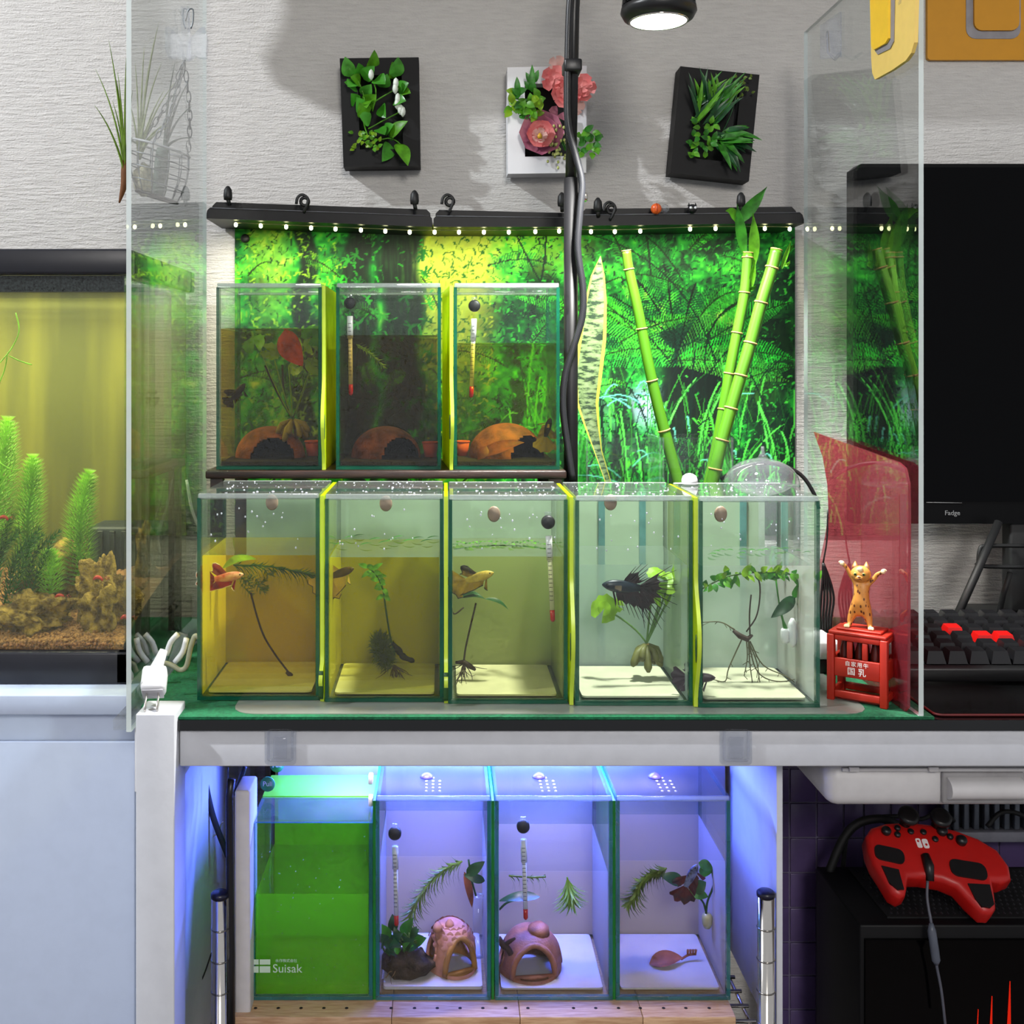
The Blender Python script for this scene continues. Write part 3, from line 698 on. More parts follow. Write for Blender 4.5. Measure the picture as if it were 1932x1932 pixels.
# filter box, rocks, plants, shrimps
t = thing('filter_box', 'black ribbed sponge filter box standing at the back of the aquarium', 'filter', P(250, 1110, 1.2))
a, b = P(172, 1125, 1.20), P(318, 990, 1.20)
m = MB(); m.box((a.x, 1.185, a.z), (b.x, 1.238, b.z), .004); m.build('body', M('filter_black', (34, 42, 50), .5), t)
for k in range(6):
    m = MB(); x = a.x+.012+k*.0125; m.box((x, 1.181, a.z+.004), (x+.006, 1.1849, b.z-.004), .001); m.build('rib', M('filter_rib', (22, 28, 32), .4), t)
OHKO = M('yellow_ohko_stone', (172, 140, 62), .9, var=.5, vscale=110, bump=1, bscale=120, bdist=.009, c2=(84, 60, 24))
for c, Y, r, sc, sd, lab in (((128, 1112), 1.12, .034, (1.25, .8, .95), 2, 'craggy yellow stone in the middle of the aquarium, behind the others'),
                             ((62, 1136), 1.05, .029, (1.2, .8, .75), 5, 'low pointed yellow stone lying at the left in the aquarium'),
                             ((198, 1128), 1.045, .024, (1.0, .7, 1.5), 8, 'upright ridged yellow stone beside the right aquarium glass'),
                             ((276, 1130), 1.16, .018, (.6, .6, 1.7), 11, 'thin upright yellow stone in the far right corner of the aquarium')):
    m = MB(); p = P(*c, Y); rock(m, (p.x, p.y, gz(p.x, p.y)+r*sc[2]*.55), r, sc, sd, .62, 5)
    m.build('rock', OHKO, **tg(lab, 'rock', 'yellow stones in the large aquarium'))
for pts, Y, L, lab, per in (([(150, 1060), (150, 1000), (158, 940), (168, 892)], 1.10, .0155, 'bright feathery stem plant nearest the right in the aquarium', 12),
                            ([(50, 1050), (52, 980), (60, 920), (62, 862)], 1.09, .0155, 'bright feathery stem plant second from right in the aquarium', 12),
                            ([(-8, 1000), (0, 920), (8, 850), (14, 795)], 1.07, .017, 'tallest bright feathery plant at the left picture edge', 12),
                            ([(95, 1075), (94, 1055), (94, 1040)], 1.06, .013, 'short feathery sprig growing behind the low stone', 12)):
    t = thing('stem_plant', lab, 'aquatic plant', P(pts[0][0], pts[0][1], Y), 'feathery plants in the large aquarium')
    st = path([P(pts[0][0], pts[0][1]+45, Y)]+PP(pts, Y), 6)
    m = MB(); m.tube(st, .0012, 6); m.build('stem', WEED, t)
    m = MB(); feathery(m, st, .0042, L*1.3, per+3, up=.12, w=.0009, rnd=random.Random(len(lab))); m.build('foliage', WEED, t, kind='stuff')
t = thing('moss_clump', 'dark green clump of fine moss at the left edge of the aquarium', 'aquatic plant', P(30, 1130, 1.06))
rg = random.Random(11)
for k in range(9):
    x = -40+150*rg.random(); st = path(PP([(x-20, 1140), (x, 1080-40*rg.random()), (x+20+30*rg.random(), 1020-50*rg.random())], 1.05+.05*rg.random()), 5)
    m = MB(); feathery(m, st, .005, .012, 8, fork=False, rnd=rg); m.build('frond', M('moss_dark', (40, 110, 24), .6, trans=.3), t)
t = thing('floating_plant_roots', 'thin pale roots hanging from the aquarium surface at the left', 'aquatic plant', P(20, 600, 1.05))
for pts in ([(30, 590), (36, 625), (20, 660), (-5, 690)], [(15, 665), (8, 700), (-5, 730)], [(18, 672), (40, 682), (60, 688)], [(22, 842), (28, 870), (10, 905), (-6, 925)], [(-5, 870), (20, 885), (40, 886)]):
    m = MB(); m.tube(path(PP(pts, 1.05), 4), .0006, 5); m.build('root', WEED, t)
for c, Y, lab in (((6, 978), 1.05, 'small red shrimp among the plants at the left edge'), ((112, 1126), 1.045, 'small red shrimp on the gravel between the stones'), ((184, 1092), 1.03, 'small red shrimp perched on the upright stone'), ((236, 1166), 1.02, 'small red shrimp on the gravel by the right glass')):
    p = P(*c, Y); t = thing('shrimp', lab, 'shrimp', p, 'red shrimps in the large aquarium')
    m = MB(); m.tube(path([p+Vector((-.004, 0, -.001)), p+Vector((-.001, 0, .0015)), p+Vector((.003, 0, .0005)), p+Vector((.0045, 0, -.002))], 3), [.0006, .0012, .0015, .0017, .0018, .0017, .0015, .0012, .001, .0006][:10], 7); m.build('body', M('shrimp_red', (196, 44, 34), .35), t)
    m = MB()
    for s in (-1, 1): m.tube([p+Vector((.0045, 0, -.001)), p+Vector((.008, s*.002, .002)), p+Vector((.010, s*.003, -.001))], .00025, 4)
    m.build('antenna', M('shrimp_red', (196, 44, 34)), t)
# ------------------------------------------------------------------ small tanks
GT = .0032                                             # glass thickness
def pane(parent, name, lo, hi, axis, edge):
    """glass sheet, thin along `axis`: clear faces, coloured cut edges"""
    x0, y0, z0 = lo; x1, y1, z1 = hi
    V = [(x0,y0,z0),(x1,y0,z0),(x1,y1,z0),(x0,y1,z0),(x0,y0,z1),(x1,y0,z1),(x1,y1,z1),(x0,y1,z1)]
    F_ = {'z': [(0,3,2,1),(4,5,6,7)], 'y': [(0,1,5,4),(2,3,7,6)], 'x': [(1,2,6,5),(3,0,4,7)]}
    m = MB(); m.add(V, F_[axis]); m.cur = 1
    for k, f in F_.items():
        if k != axis: m.add(V, f)
    m.build(name, [GLASS, edge], parent)
def tank(label, x0, x1, Y, z0, z1, D, wl, wmat, wtop, edge, group, lid=True, cat='fish tank', wback=None, wmid=None):
    """open glass cube with water to height wl and an optional flat lid; returns its Empty"""
    t = thing('fish_tank', label, cat, ((x0+x1)/2, Y+D/2, z0), group)
    e = .0003
    pane(t, 'bottom_pane', (x0, Y, z0), (x1, Y+D, z0+GT), 'z', edge)
    zt = z1-(.0035 if lid else 0)
    pane(t, 'side_pane', (x0, Y, z0+GT+e), (x0+GT, Y+D, zt), 'x', edge)
    pane(t, 'side_pane', (x1-GT, Y, z0+GT+e), (x1, Y+D, zt), 'x', edge)
    pane(t, 'front_pane', (x0+GT+e, Y, z0+GT+e), (x1-GT-e, Y+GT, zt), 'y', edge)
    pane(t, 'back_pane', (x0+GT+e, Y+D-GT, z0+GT+e), (x1-GT-e, Y+D, zt), 'y', edge)
    a, b, c, d, zb = x0+GT+2*e, x1-GT-2*e, Y+GT+e, Y+D-GT-e, z0+GT+2*e
    m = MB(); V = [(a,c,zb),(b,c,zb),(b,d,zb),(a,d,zb),(a,c,wl),(b,c,wl),(b,d,wl),(a,d,wl)]
    m.add(V, [(0,1,5,4)]); m.cur = 2; m.add(V, [(1,2,6,5),(2,3,7,6),(3,0,4,7)]); m.cur = 1
    if wmid: m.cur = 3; [m.add([(a, ym, zb), (b, ym, zb), (b, ym, wl-.001), (a, ym, wl-.001)], [(0, 1, 2, 3)]) for ym in (c+.018, c+.042, c+.060, c+.080)]; m.cur = 1
    rows = [[Vector((a+(b-a)*i/8, c+(d-c)*j/8, wl+.0006*(1 if i in (0, 8) or j in (0, 8) else 0))) for i in range(9)] for j in range(9)]
    m.grid(rows); m.build('water', [wmat, wtop, wback or wmat]+([wmid] if wmid else []), t)
    if lid:
        m = MB(); m.box((x0+.0005, Y+.0005, z1-.0030), (x1-.0005, Y+D-.0005, z1)); l = m.build('lid', LIDM, t)
        for (p, q) in (((x0+.001, Y+.001), (x1-.001, Y+.001)), ((x0+.001, Y+D-.001), (x1-.001, Y+D-.001))):
            m = MB(); m.box((p[0], p[1]-.001, z1-.0045), (q[0], q[1]+.001, z1+.0004), .0006); m.build('lid_rim', LIDR, l)
    return t
LIDM = G('clear_lid', (.94, .95, .95), murk=(.8, .83, .85), mfac=.04, refl=.08, smear=40)
LIDR = G('clear_lid_rim', (.86, .9, .9), murk=(.85, .9, .9), mfac=.28, refl=.12)
DROP = M('bright_droplet', (240, 240, 255), .1, alpha=.6)
WT = G('water_surface', (.90, .93, .90), refl=.06, gain=1.0)
WT2 = G('water_surface_blue', (.92, .92, .96), refl=.10, gain=1.0)

WA = [G('water_amber', (.97, .91, .50), refl=.01, gain=.3), G('water_olive', (.95, .92, .46), refl=.01, gain=.3),
      G('water_straw', (.93, .92, .64), refl=.01, gain=.3), G('water_clear', (.94, .975, .965), refl=.01, gain=.3), G('water_clear_green', (.94, .975, .955), refl=.01, gain=.3)]
WB = [G('water_amber_back', (.80, .62, .10), murk=(.98, .80, .02), mfac=.66, refl=.01, gain=.3), G('water_olive_back', (.76, .68, .10), murk=(.92, .85, .01), mfac=.64, refl=.01, gain=.3),
      G('water_straw_back', (.88, .86, .52), murk=(.85, .88, .48), mfac=.40, refl=.01, gain=.3), G('water_clear_back', (.90, .96, .94), murk=(.86, .98, .94), mfac=.62, refl=.01, gain=.3), G('water_green_back', (.90, .96, .92), murk=(.92, 1, .95), mfac=.75, refl=.01, gain=.3)]
WM = {0: G('water_amber_mid', (.98, .945, .74), refl=.0, gain=0), 1: G('water_olive_mid', (.975, .96, .71), refl=.0, gain=0)}
MIDX = [(372, 603), (613, 837), (846, 1071), (1085, 1307), (1318, 1547)]
MIDY = [.940, .935, .930, .925, .920]
MIDL = ['fish tank of dark amber water at the left end of the middle row', 'fish tank of olive water, second from left in the middle row',
        'fish tank of pale straw water in the centre of the middle row', 'clear fish tank with the dark crowntail, fourth in the middle row',
        'clear fish tank at the right end of the middle row, beside the crate']
wlpx = [1050, 1054, 1052, 1068, 1070]
MZ0 = .7202; MID = []; MD = .108
for i, ((a, b), Y) in enumerate(zip(MIDX, MIDY)):
    x0, x1 = P(a, 0, Y).x, P(b, 0, Y).x
    wl = P(0, wlpx[i], Y).z
    z1 = MZ0+.1725
    tk = tank(MIDL[i], x0, x1, Y, MZ0, z1, MD, wl, WA[i], WT, GEDGE, 'middle row of five fish tanks', wback=WB[i], wmid=WM.get(i))
    MID.append((x0, x1, Y, wl, z1, tk))
    m = MB(); rq = random.Random(40+i)
    for k in range(46): m.ball((x0+.006+(x1-x0-.012)*rq.random(), Y+.006+(MD-.012)*rq.random(), z1+.0002), .0004+.0008*rq.random()**2, 6, 4, (1, 1, .6))
    m.build('lid_droplets', DROP, tk, kind='stuff')
    m = MB()
    for k in range(16): m.ball((x0+.010+(x1-x0-.02)*rq.random(), Y+GT+.0006, z1-.012-.036*rq.random()), .0005+.0004*rq.random(), 6, 4, (1, .6, 1.3))
    m.build('glass_droplets', DROP, tk, kind='stuff')
    # pale board lying on the tank floor
    m = MB(); m.prism(rr(x0+.007, Y+.009, x1-.008, Y+MD-.006, .004, MZ0+GT+.0006, axis='xy'), (0, 0, .0015)); m.build('floor_plate', M('pale_floor_plate', (198, 196, 168), .6, var=.06), tk)
# grey-green backing sheet behind the middle row, divided by glass edges
t = thing('backing_sheet', 'frosted grey-green sheet standing behind the middle row of tanks', 'sheet', (.07, 1.055, .72))
m = MB(); m.box((-.185, 1.0515, .7195), (.300, 1.0545, .882)); m.build('sheet', M('frosted_grey_sheet', (182, 208, 176), .55, var=.1, vscale=10, trans=.25), t)
for px in (1135, 1212, 1402, 1480):
    m = MB(); q = P(px, 0, 1.0505); m.box((q.x-.003, 1.0495, .7195), (q.x+.003, 1.0514, .88)); m.build('glass_edge_strip', M('teal_strip', (84, 138, 132), .3, var=.2), t)
# suction cups on the back panes
SUCK = M('brown_suction_cup', (150, 128, 108), .5, var=.08)
for k, (px, py) in enumerate(((513, 948), (728, 950), (932, 970), (1152, 948), (1360, 970))):
    Y = MIDY[k]+GT+.0035; c = P(px, py, Y)
    t = thing('suction_cup', 'round brown suction cup inside the '+['left end', 'second', 'centre', 'fourth', 'right end'][k]+' tank of the middle row', 'suction cup', c, 'suction cups in the middle tanks')
    m = MB(); m.lathe(c, [(.0002, -.0012), (.0044, -.001), (.0054, .0006), (.0046, .0024), (.0015, .0042), (.0002, .0044)], 20, 'y', sy=1.25); m.build('cup', SUCK, t)
    m = MB(); m.cyl(c+Vector((0, .004, 0)), c+Vector((0, .0075, 0)), .0018, n=8); m.build('knob', CLEARP, t)
# ---- lime dividers between tanks
def divider(x, Yf, Yb, z0, z1, label, bulge=True, hi=.62, xb=None):
    dx = ((xb-x) if xb is not None else 0)/(Yb-Yf)
    t = thing('tank_divider', label, 'divider', (x, Yf, z0), 'lime green tank dividers')
    n = 26; fr = []
    for i in range(n+1):
        u = i/n; z = z0+(z1-z0)*u; y = Yf
        if bulge: y -= .014*max(0, math.sin(PI*min(1, max(0, (u-.03)/(hi-.03)))))**1.5
        fr.append((y, z))
    th = .0016
    m = MB()
    L = [Vector((x-th+dx*(y-Yf), y, z)) for y, z in fr]; R = [Vector((x+th+dx*(y-Yf), y, z)) for y, z in fr]
    Lb = [Vector((x-th+dx*(Yb-Yf), Yb, z)) for y, z in fr]; Rb = [Vector((x+th+dx*(Yb-Yf), Yb, z)) for y, z in fr]
    m.grid([Lb, L]); m.grid([R, Rb]); m.add([L[-1], R[-1], Rb[-1], Lb[-1]], [(0, 1, 2, 3)]); m.add([L[0], Lb[0], Rb[0], R[0]], [(0, 1, 2, 3)])
    m.cur = 1; m.grid([L, R])
    sh = m.build('sheet', [LIME, LIMEE], t)
    if bulge:
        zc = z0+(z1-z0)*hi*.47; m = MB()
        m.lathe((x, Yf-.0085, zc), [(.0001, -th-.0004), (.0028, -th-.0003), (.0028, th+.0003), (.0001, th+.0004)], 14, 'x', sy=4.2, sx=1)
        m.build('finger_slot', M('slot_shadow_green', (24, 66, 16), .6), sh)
GAPS = [(603, 613), (837, 846), (1071, 1085), (1307, 1318)]
for k, (a, b) in enumerate(GAPS):
    Y = (MIDY[k]+MIDY[k+1])/2; x = P((a+b)/2, 0, Y).x
    divider(x, Y-.001, Y+MD, .7202, MZ0+.1715, 'lime green divider between the '+['first and second', 'second and third', 'third and fourth', 'fourth and fifth'][k]+' tanks of the middle row', bulge=True, hi=.62 if k > 1 else .2)

# ------------------------------------------------------------------ upper row on the dark board
board = thing('wooden_riser', 'dark brown wooden board on legs carrying the three upper tanks', 'shelf', (-.06, 1.1, .7195))
DW = M('dark_stained_wood', (52, 32, 26), .4, var=.5, vscale=30, stretch=(1, 8, 8), bump=.2)
bx0, bx1 = P(387, 0, 1.058).x, P(1069, 0, 1.058).x
m = MB(); m.box((bx0, 1.058, .8935), (bx1, 1.20, .9012), .0015); m.build('board', DW, board)
for x in (bx0+.004, bx1-.016):
    m = MB(); m.box((x, 1.19, .7193), (x+.012, 1.199, .8934)); m.build('leg', DW, board)
    m = MB(); m.box((x, 1.062, .7193), (x+.012, 1.070, .8934)); m.build('leg', DW, board)
UY = 1.066; UPX = [(408, 607), (634, 832), (856, 1056)]; UZ0 = .9014; UZ1 = P(0, 535, UY).z; UD = .108
UW = [G('water_tea', (.80, .66, .24), refl=.01, gain=.3), G('water_tea_dark', (.74, .60, .28), refl=.01, gain=.3), G('water_tea_olive', (.82, .74, .22), refl=.01, gain=.3)]
UB = [G('water_tea_back', (.76, .62, .18), murk=(.30, .20, .03), mfac=.06, refl=.01, gain=.3), G('water_tea_dark_back', (.52, .40, .17), murk=(.20, .13, .04), mfac=.10, refl=.01, gain=.3), G('water_tea_olive_back', (.72, .64, .12), murk=(.24, .2, .02), mfac=.05, refl=.01, gain=.3)]
UL = ['left fish tank on the dark board, holding a red leaf and plants', 'middle fish tank on the dark board, darkest tea-coloured water', 'right fish tank on the dark board, beside the lamp pole']
for i, (a, b) in enumerate(UPX):
    x0, x1 = P(a, 0, UY).x, P(b, 0, UY).x; wl = P(0, [620, 633, 648][i], UY).z
    tk = tank(UL[i], x0, x1, UY, UZ0, UZ1, UD, wl, UW[i], G('water_surface_tea', (.7, .66, .4), refl=.06), GEDGE, 'upper row of three fish tanks', wback=UB[i])
    m = MB(); m.box((x0+.004, UY+.004, UZ0+GT+.0006), (x1-.004, UY+UD-.004, UZ0+GT+.004)); m.build('dark_floor', M('black_sand', (14, 13, 12), .7, var=.5, vscale=400, bump=1, bscale=700), tk)
for k, (a, b) in enumerate(((607, 634), (832, 856))):
    x = P(a, 0, UY).x+.0022 if k == 0 else P(b, 0, UY).x-.0022
    xb = None if k == 0 else P(a, 0, UY).x+.0026
    divider(x, UY-.002, UY+UD, .9014, UZ1-.002, 'lime green divider between the '+['left and middle', 'middle and right'][k]+' tanks on the dark board', True, .5, xb)
thermometer('thermometer in the middle tank on the dark board', (660, 572), (662, 746), UY+.008)
thermometer('thermometer in the right tank on the dark board', (895, 577), (889, 750), UY+.008)
thermometer('thermometer hanging in the centre tank of the middle row', (1034, 985), (1043, 1173), MIDY[2]+.008)

# coconut shell caves, clay pots
COCO = M('coconut_shell', (150, 84, 44), .7, var=.45, vscale=60, stretch=(1, 1, 1), bump=.6, bscale=140)
def coconut(label, px, pyb, Y, R, door_ang, h=1.0):
    c = P(px, pyb, Y); c.z = UZ0+GT+.0042
    t = thing('coconut_cave', label, 'cave', c, 'coconut shell caves in the upper tanks')
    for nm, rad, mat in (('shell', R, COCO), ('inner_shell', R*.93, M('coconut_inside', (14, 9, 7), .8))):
        m = MB(); rows = []; da = Vector((math.cos(door_ang), math.sin(door_ang), 0))
        for i in range(25):
            el = PI/2*i/24
            rows.append([Vector((math.cos(el)*math.cos(a), math.cos(el)*math.sin(a), math.sin(el))) for a in [2*PI*k/80 for k in range(80)]])
        keep = lambda q: not (q.dot(da) > .12 and (math.hypot((q-da*q.dot(da)).x, (q-da*q.dot(da)).y)/.62)**2+(q.z/.66)**2 < 1)
        for i in range(24):
            for k in range(80):
                q = [rows[i][k], rows[i][(k+1) % 80], rows[i+1][(k+1) % 80], rows[i+1][k]]
                if keep((q[0]+q[2])/2):
                    m.add([c+Vector((v.x*rad*1.12, v.y*rad*.9, v.z*rad*h)) for v in q], [(0, 1, 2, 3)], True)
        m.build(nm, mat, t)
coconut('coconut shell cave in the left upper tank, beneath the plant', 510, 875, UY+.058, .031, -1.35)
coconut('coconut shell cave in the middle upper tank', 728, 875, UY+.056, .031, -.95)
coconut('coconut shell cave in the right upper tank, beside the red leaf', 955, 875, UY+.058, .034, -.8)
TERRA = M('orange_terracotta', (214, 92, 48), .7, var=.12)
for px, py, Y, r, lab in ((592, 858, UY+.075, .009, 'small orange clay pot at the right side of the left upper tank'), (812, 860, UY+.06, .008, 'small orange clay pot at the right side of the middle upper tank'), (872, 850, UY+.075, .0075, 'small orange clay pot behind the divider in the right upper tank')):
    p = P(px, py, Y); p.z = UZ0+GT+.0042; t = thing('clay_pot', lab, 'pot', p, 'small clay pots')
    m = MB(); m.lathe(p, [(r*.75, 0), (r, .014), (r*.82, .014), (r*.6, .003)], 18); m.build('body', TERRA, t)
    m = MB(); m.torus(p+Vector((0, 0, .0142)), r*.95, r*.14, (0, 0, 1), 18, 6); m.build('rim', TERRA, t)
# ------------------------------------------------------------------ contents of the middle row
def sprig(mb, stem, L, w, step, per, out=.9, fwd=.4, rnd=None, droop=0, n=3):
    """whorls of small strap leaves along a stem"""
    r = rnd or random.Random(2); acc = 0
    for i in range(len(stem)-1):
        a, b = stem[i], stem[i+1]; seg = (b-a).length; d = (b-a).normalized(); u = d.orthogonal().normalized(); v = d.cross(u)
        while acc < seg:
            p = a+d*acc; ph = r.random()*6
            for k in range(per):
                an = ph+2*PI*k/per+r.random()*.4; o = u*math.cos(an)+v*math.sin(an)
                e = (o*out+d*fwd).normalized()*L*(.75+.5*r.random())
                mb.leaf(p, p+e+Vector((0, 0, -droop*L)), w, d, .18, .1, n)
            acc += step
        acc -= seg
def roots(mb, c, n, L, spread, rnd, r=.0006, down=1.0):
    for k in range(n):
        d = Vector((rnd.gauss(0, spread), rnd.gauss(0, spread*.6), -down)).normalized(); p = Vector(c); pts = [p]
        for s in range(4):
            d = (d+Vector((rnd.gauss(0, .35), rnd.gauss(0, .3), rnd.gauss(-.1, .25)))).normalized(); p = p+d*L*(.5+rnd.random())/4; pts.append(p)
        mb.tube(path(pts, 2), [r*(1-.7*i/8) for i in range(9)], 4)
def lobed(mb, c, R, nrm, rot=0, n=18, notch=.55, wav=.08, fold=.25, seed=0):
    """round lily-type leaf with a notch at the stalk"""
    nrm = Vector(nrm).normalized(); u = nrm.orthogonal().normalized(); v = nrm.cross(u); c = Vector(c); rows = [[], []]
    for k in range(n+1):
        a = rot+notch*.5+(2*PI-notch)*k/n
        rr_ = R*(1+wav*math.sin(k*2.7+seed))
        o = u*math.cos(a)+v*math.sin(a)
        rows[0].append(c+o*R*.5+nrm*fold*R*.12*math.cos(k*1.3)); rows[1].append(c+o*rr_+nrm*fold*R*math.cos(2*a+seed)*.6)
    mb.grid(rows); b = [c]*1
    mb.add([c]+rows[0], [(0, i+1, i+2) for i in range(n)], True)
def banana(mb, c, n, L, r, rnd, down=.5):
    for k in range(n):
        a = 2*PI*k/n+rnd.random()*.5
        d = Vector((math.cos(a), math.sin(a)*.6, -down-.9*rnd.random())).normalized()
        q = Vector(c)+d*L*(.8+.4*rnd.random()); mid = Vector(c).lerp(q, .5)+Vector((d.x*L*.15, 0, L*.05))
        mb.tube([Vector(c)+d*.002, mid, Vector(c).lerp(q, .85), q], [r*.6, r, r*1.05, r*.45], 9)

rg = random.Random(21)
Y = MIDY[0]+.035
betta('red and white betta swimming at the top of the amber tank', P(432, 1088, Y), (1, .1, .12), (0, 0, 1), .021,
      M('betta_pinkish', (226, 176, 178), .35, var=.5, vscale=160, c2=(196, 70, 60)), M('fin_red', (172, 40, 22), .4, var=.4, vscale=120, trans=.3), None, 0, (-1, 0, -.05), .62, .42, .9, M('fin_white_rim', (240, 226, 212), .4))
t = thing('water_weed', 'tangled green weed floating in the amber tank behind the betta', 'aquatic plant', P(520, 1060, Y+.02))
m = MB(); st = path(PP([(440, 1066), (500, 1068), (545, 1075), (596, 1086)], Y+.022), 8); m.tube(st, .0007, 5); m.build('stem', WEEDD, t)
m = MB(); sprig(m, st, .013, .0014, .0034, 6, 1, .5, rg, .5); m.build('foliage', WEEDD, t, kind='stuff')
m = MB()
for k in range(7):
    x, y = 450+rg.random()*70, 1066+rg.random()*40
    feathery(m, path(PP([(x, y), (x+12, y+12), (x+22, y+rg.random()*30)], Y+.015+.02*rg.random()), 4), .003, .007, 7, fork=False, rnd=rg)
m.build('fine_leaves', M('weed_mid', (112, 136, 30), .5, trans=.4), t, kind='stuff')
t = thing('floating_leaf', 'curved yellow-green leaf floating above the red betta', 'leaf', P(450, 1058, Y+.01))
m = MB(); m.leaf(P(420, 1072, Y+.03), P(485, 1058, Y+.03), .013, (0, -.5, 1), .18, .2, 8); m.build('blade', LEAFY, t)
t = thing('plant_stalk', 'long dark bare stalk leaning in the amber tank', 'aquatic plant', P(545, 1272, Y+.02))
m = MB(); m.tube(path(PP([(473, 1118), (484, 1160), (498, 1200), (520, 1236), (544, 1268)], Y+.02), 5), .0009, 6); m.build('stalk', ROOT, t)
m = MB(); e = P(546, 1272, Y+.02); m.tube([e+Vector((-.003, 0, .002)), e, e+Vector((.003, 0, -.001))], [.0012, .0022, .001], 6); m.tube([e, e+Vector((-.001, 0, -.004))], .0007, 4); m.build('root_knob', ROOT, t)

Y = MIDY[1]+.03
betta('brown and cream betta with trailing fins in the olive tank', P(645, 1080, Y), (1, -.2, .35), (-.3, 0, 1), .019,
      M('betta_brown', (84, 62, 30), .4, var=.5, vscale=150), M('fin_cream', (222, 186, 96), .4, var=.25, vscale=90, trans=.35), None, 0, (-.45, 0, -1), .85, .8, 1.4, M('fin_dark_rim', (70, 52, 26), .5))
t = thing('water_fern', 'bright water fern floating in the olive tank with trailing stem', 'aquatic plant', P(720, 1060, Y+.03))
m = MB(); st = path(PP([(688, 1066), (708, 1082), (722, 1110), (728, 1150), (736, 1200), (745, 1235)], Y+.03), 6); m.tube(st, .0009, 6); m.build('stem', WEEDD, t)
for k in range(9):
    for s in (-1, 1):
        u = k/8; p = st[int(u*13)+1]; m = MB()
        m.leaf(p, p+Vector((s*(.006+.005*rg.random())*(1-.3*u), -.003*rg.random(), .003*rg.gauss(.3, 1)-.004*u)), .0044, (rg.gauss(0, .4), -1, .3), .15, .2, 5); m.build('leaf', LEAFF, t)
for k in range(12):
    m = MB(); q = P(640+k*16+rg.random()*6, 1056+rg.random()*2, Y+.03+rg.random()*.05); q.z = MID[1][3]+.0015
    m.leaf(q-Vector((.006, 0, 0)), q+Vector((.006, .002, .001)), .005, (0, 0, 1), .1, .1, 5); m.build('leaf', LEAFG, t)
t = thing('moss_ball', 'dark mossy root clump with trailing roots in the olive tank', 'aquatic plant', P(735, 1290, Y+.03))
m = MB(); c = P(722, 1228, Y+.03)
for k in range(1500):
    d = Vector((rg.gauss(0, 1), rg.gauss(0, 1), rg.gauss(0, 1))).normalized(); q = c+Vector((d.x*.009-.0035*d.z, d.y*.009, d.z*.016))*rg.random()**.4
    e = q+(d+Vector((rg.gauss(0, .5), rg.gauss(0, .5), rg.gauss(.2, .5)))).normalized()*(.003+.005*rg.random()); w_ = d.orthogonal().normalized()*.0005
    m.add([q-w_, q+w_, e], [(0, 1, 2)])
m.build('moss', M('moss_olive', (92, 108, 26), .6, trans=.25), t, kind='stuff')
m = MB(); m.tube(path(PP([(740, 1212), (752, 1228), (762, 1240), (782, 1248)], Y+.03), 4), [.0015, .0018, .0022, .003, .0034, .003, .0024, .0032, .003, .0024, .002, .0026, .0012], 7); m.build('rhizome', M('black_rhizome', (26, 18, 12), .7), t)
m = MB(); roots(m, P(745, 1255, Y+.03), 22, .024, .7, rg, .0005); m.build('roots', M('root_olive', (84, 66, 18), .7), t, kind='stuff')

Y = MIDY[2]+.03
betta('yellow betta with black-tipped fins in the centre tank', P(905, 1088, Y), (1, -.15, .3), (-.2, 0, 1), .021,
      M('betta_yellow', (206, 178, 84), .4, var=.35, vscale=130), M('fin_black_gold', (176, 140, 40), .4, var=.8, vscale=70, trans=.25, c2=(14, 10, 10)), M('fin_gold', (196, 158, 44), .4, var=.9, vscale=60, trans=.25, c2=(20, 14, 10)), 0, (-1, 0, -.35), .62, .42, 1.0, M('fin_black_rim', (16, 10, 12), .5))
t = thing('anubias', 'dark leafed plant on a long stalk in the centre tank', 'aquatic plant', P(878, 1275, Y+.02))
for a, b, w2 in (((872, 1128), (915, 1132), .009), ((915, 1130), (958, 1152), .007), ((870, 1126), (905, 1122), .007)):
    m = MB(); m.leaf(P(*a, Y+.02), P(*b, Y+.02), w2, (0, -.3, 1), .14, .3, 8); m.build('leaf', LEAFD, t)
m = MB(); m.tube(path(PP([(898, 1138), (888, 1180), (879, 1220), (875, 1248)], Y+.02), 4), .0009, 6); m.build('stalk', ROOT, t)
m = MB(); m.tube(PP([(859, 1250), (875, 1249), (888, 1258), (897, 1264)], Y+.02), [.0012, .0022, .0024, .0012], 7); m.build('rhizome', ROOT, t)
m = MB(); roots(m, P(875, 1252, Y+.02), 18, .020, .9, rg, .0005); m.build('roots', ROOT, t, kind='stuff')
m = MB(); m.tube(path(PP([(852, 1105), (850, 1130), (856, 1158), (875, 1146)], Y+.04), 4), .0007, 5); m.build('runner', ROOT, t)
t = thing('floating_fern', 'row of floating fern leaves on the surface of the centre tank', 'aquatic plant', P(950, 1050, Y+.03))
m = MB(); zl = MID[2][3]; m.tube(path([Vector((P(x, 0, Y+.02).x, Y+.03+.004*math.sin(x), zl-.004*abs((x-950)/100)**2)) for x in range(856, 1056, 25)], 3), .0006, 5); m.build('stem', WEEDD, t)
for k in range(26):
    x = P(856+k*7.4, 0, Y+.03).x; m = MB(); q = Vector((x, Y+.028+.02*rg.random(), zl+.0012))
    m.leaf(q, q+Vector((.002+.004*rg.random(), -.005-.004*rg.random(), .0015*rg.random())), .0048, (0, 0, 1), .12, .15, 4); m.build('leaf', LEAFF if k % 3 else LEAFG, t)

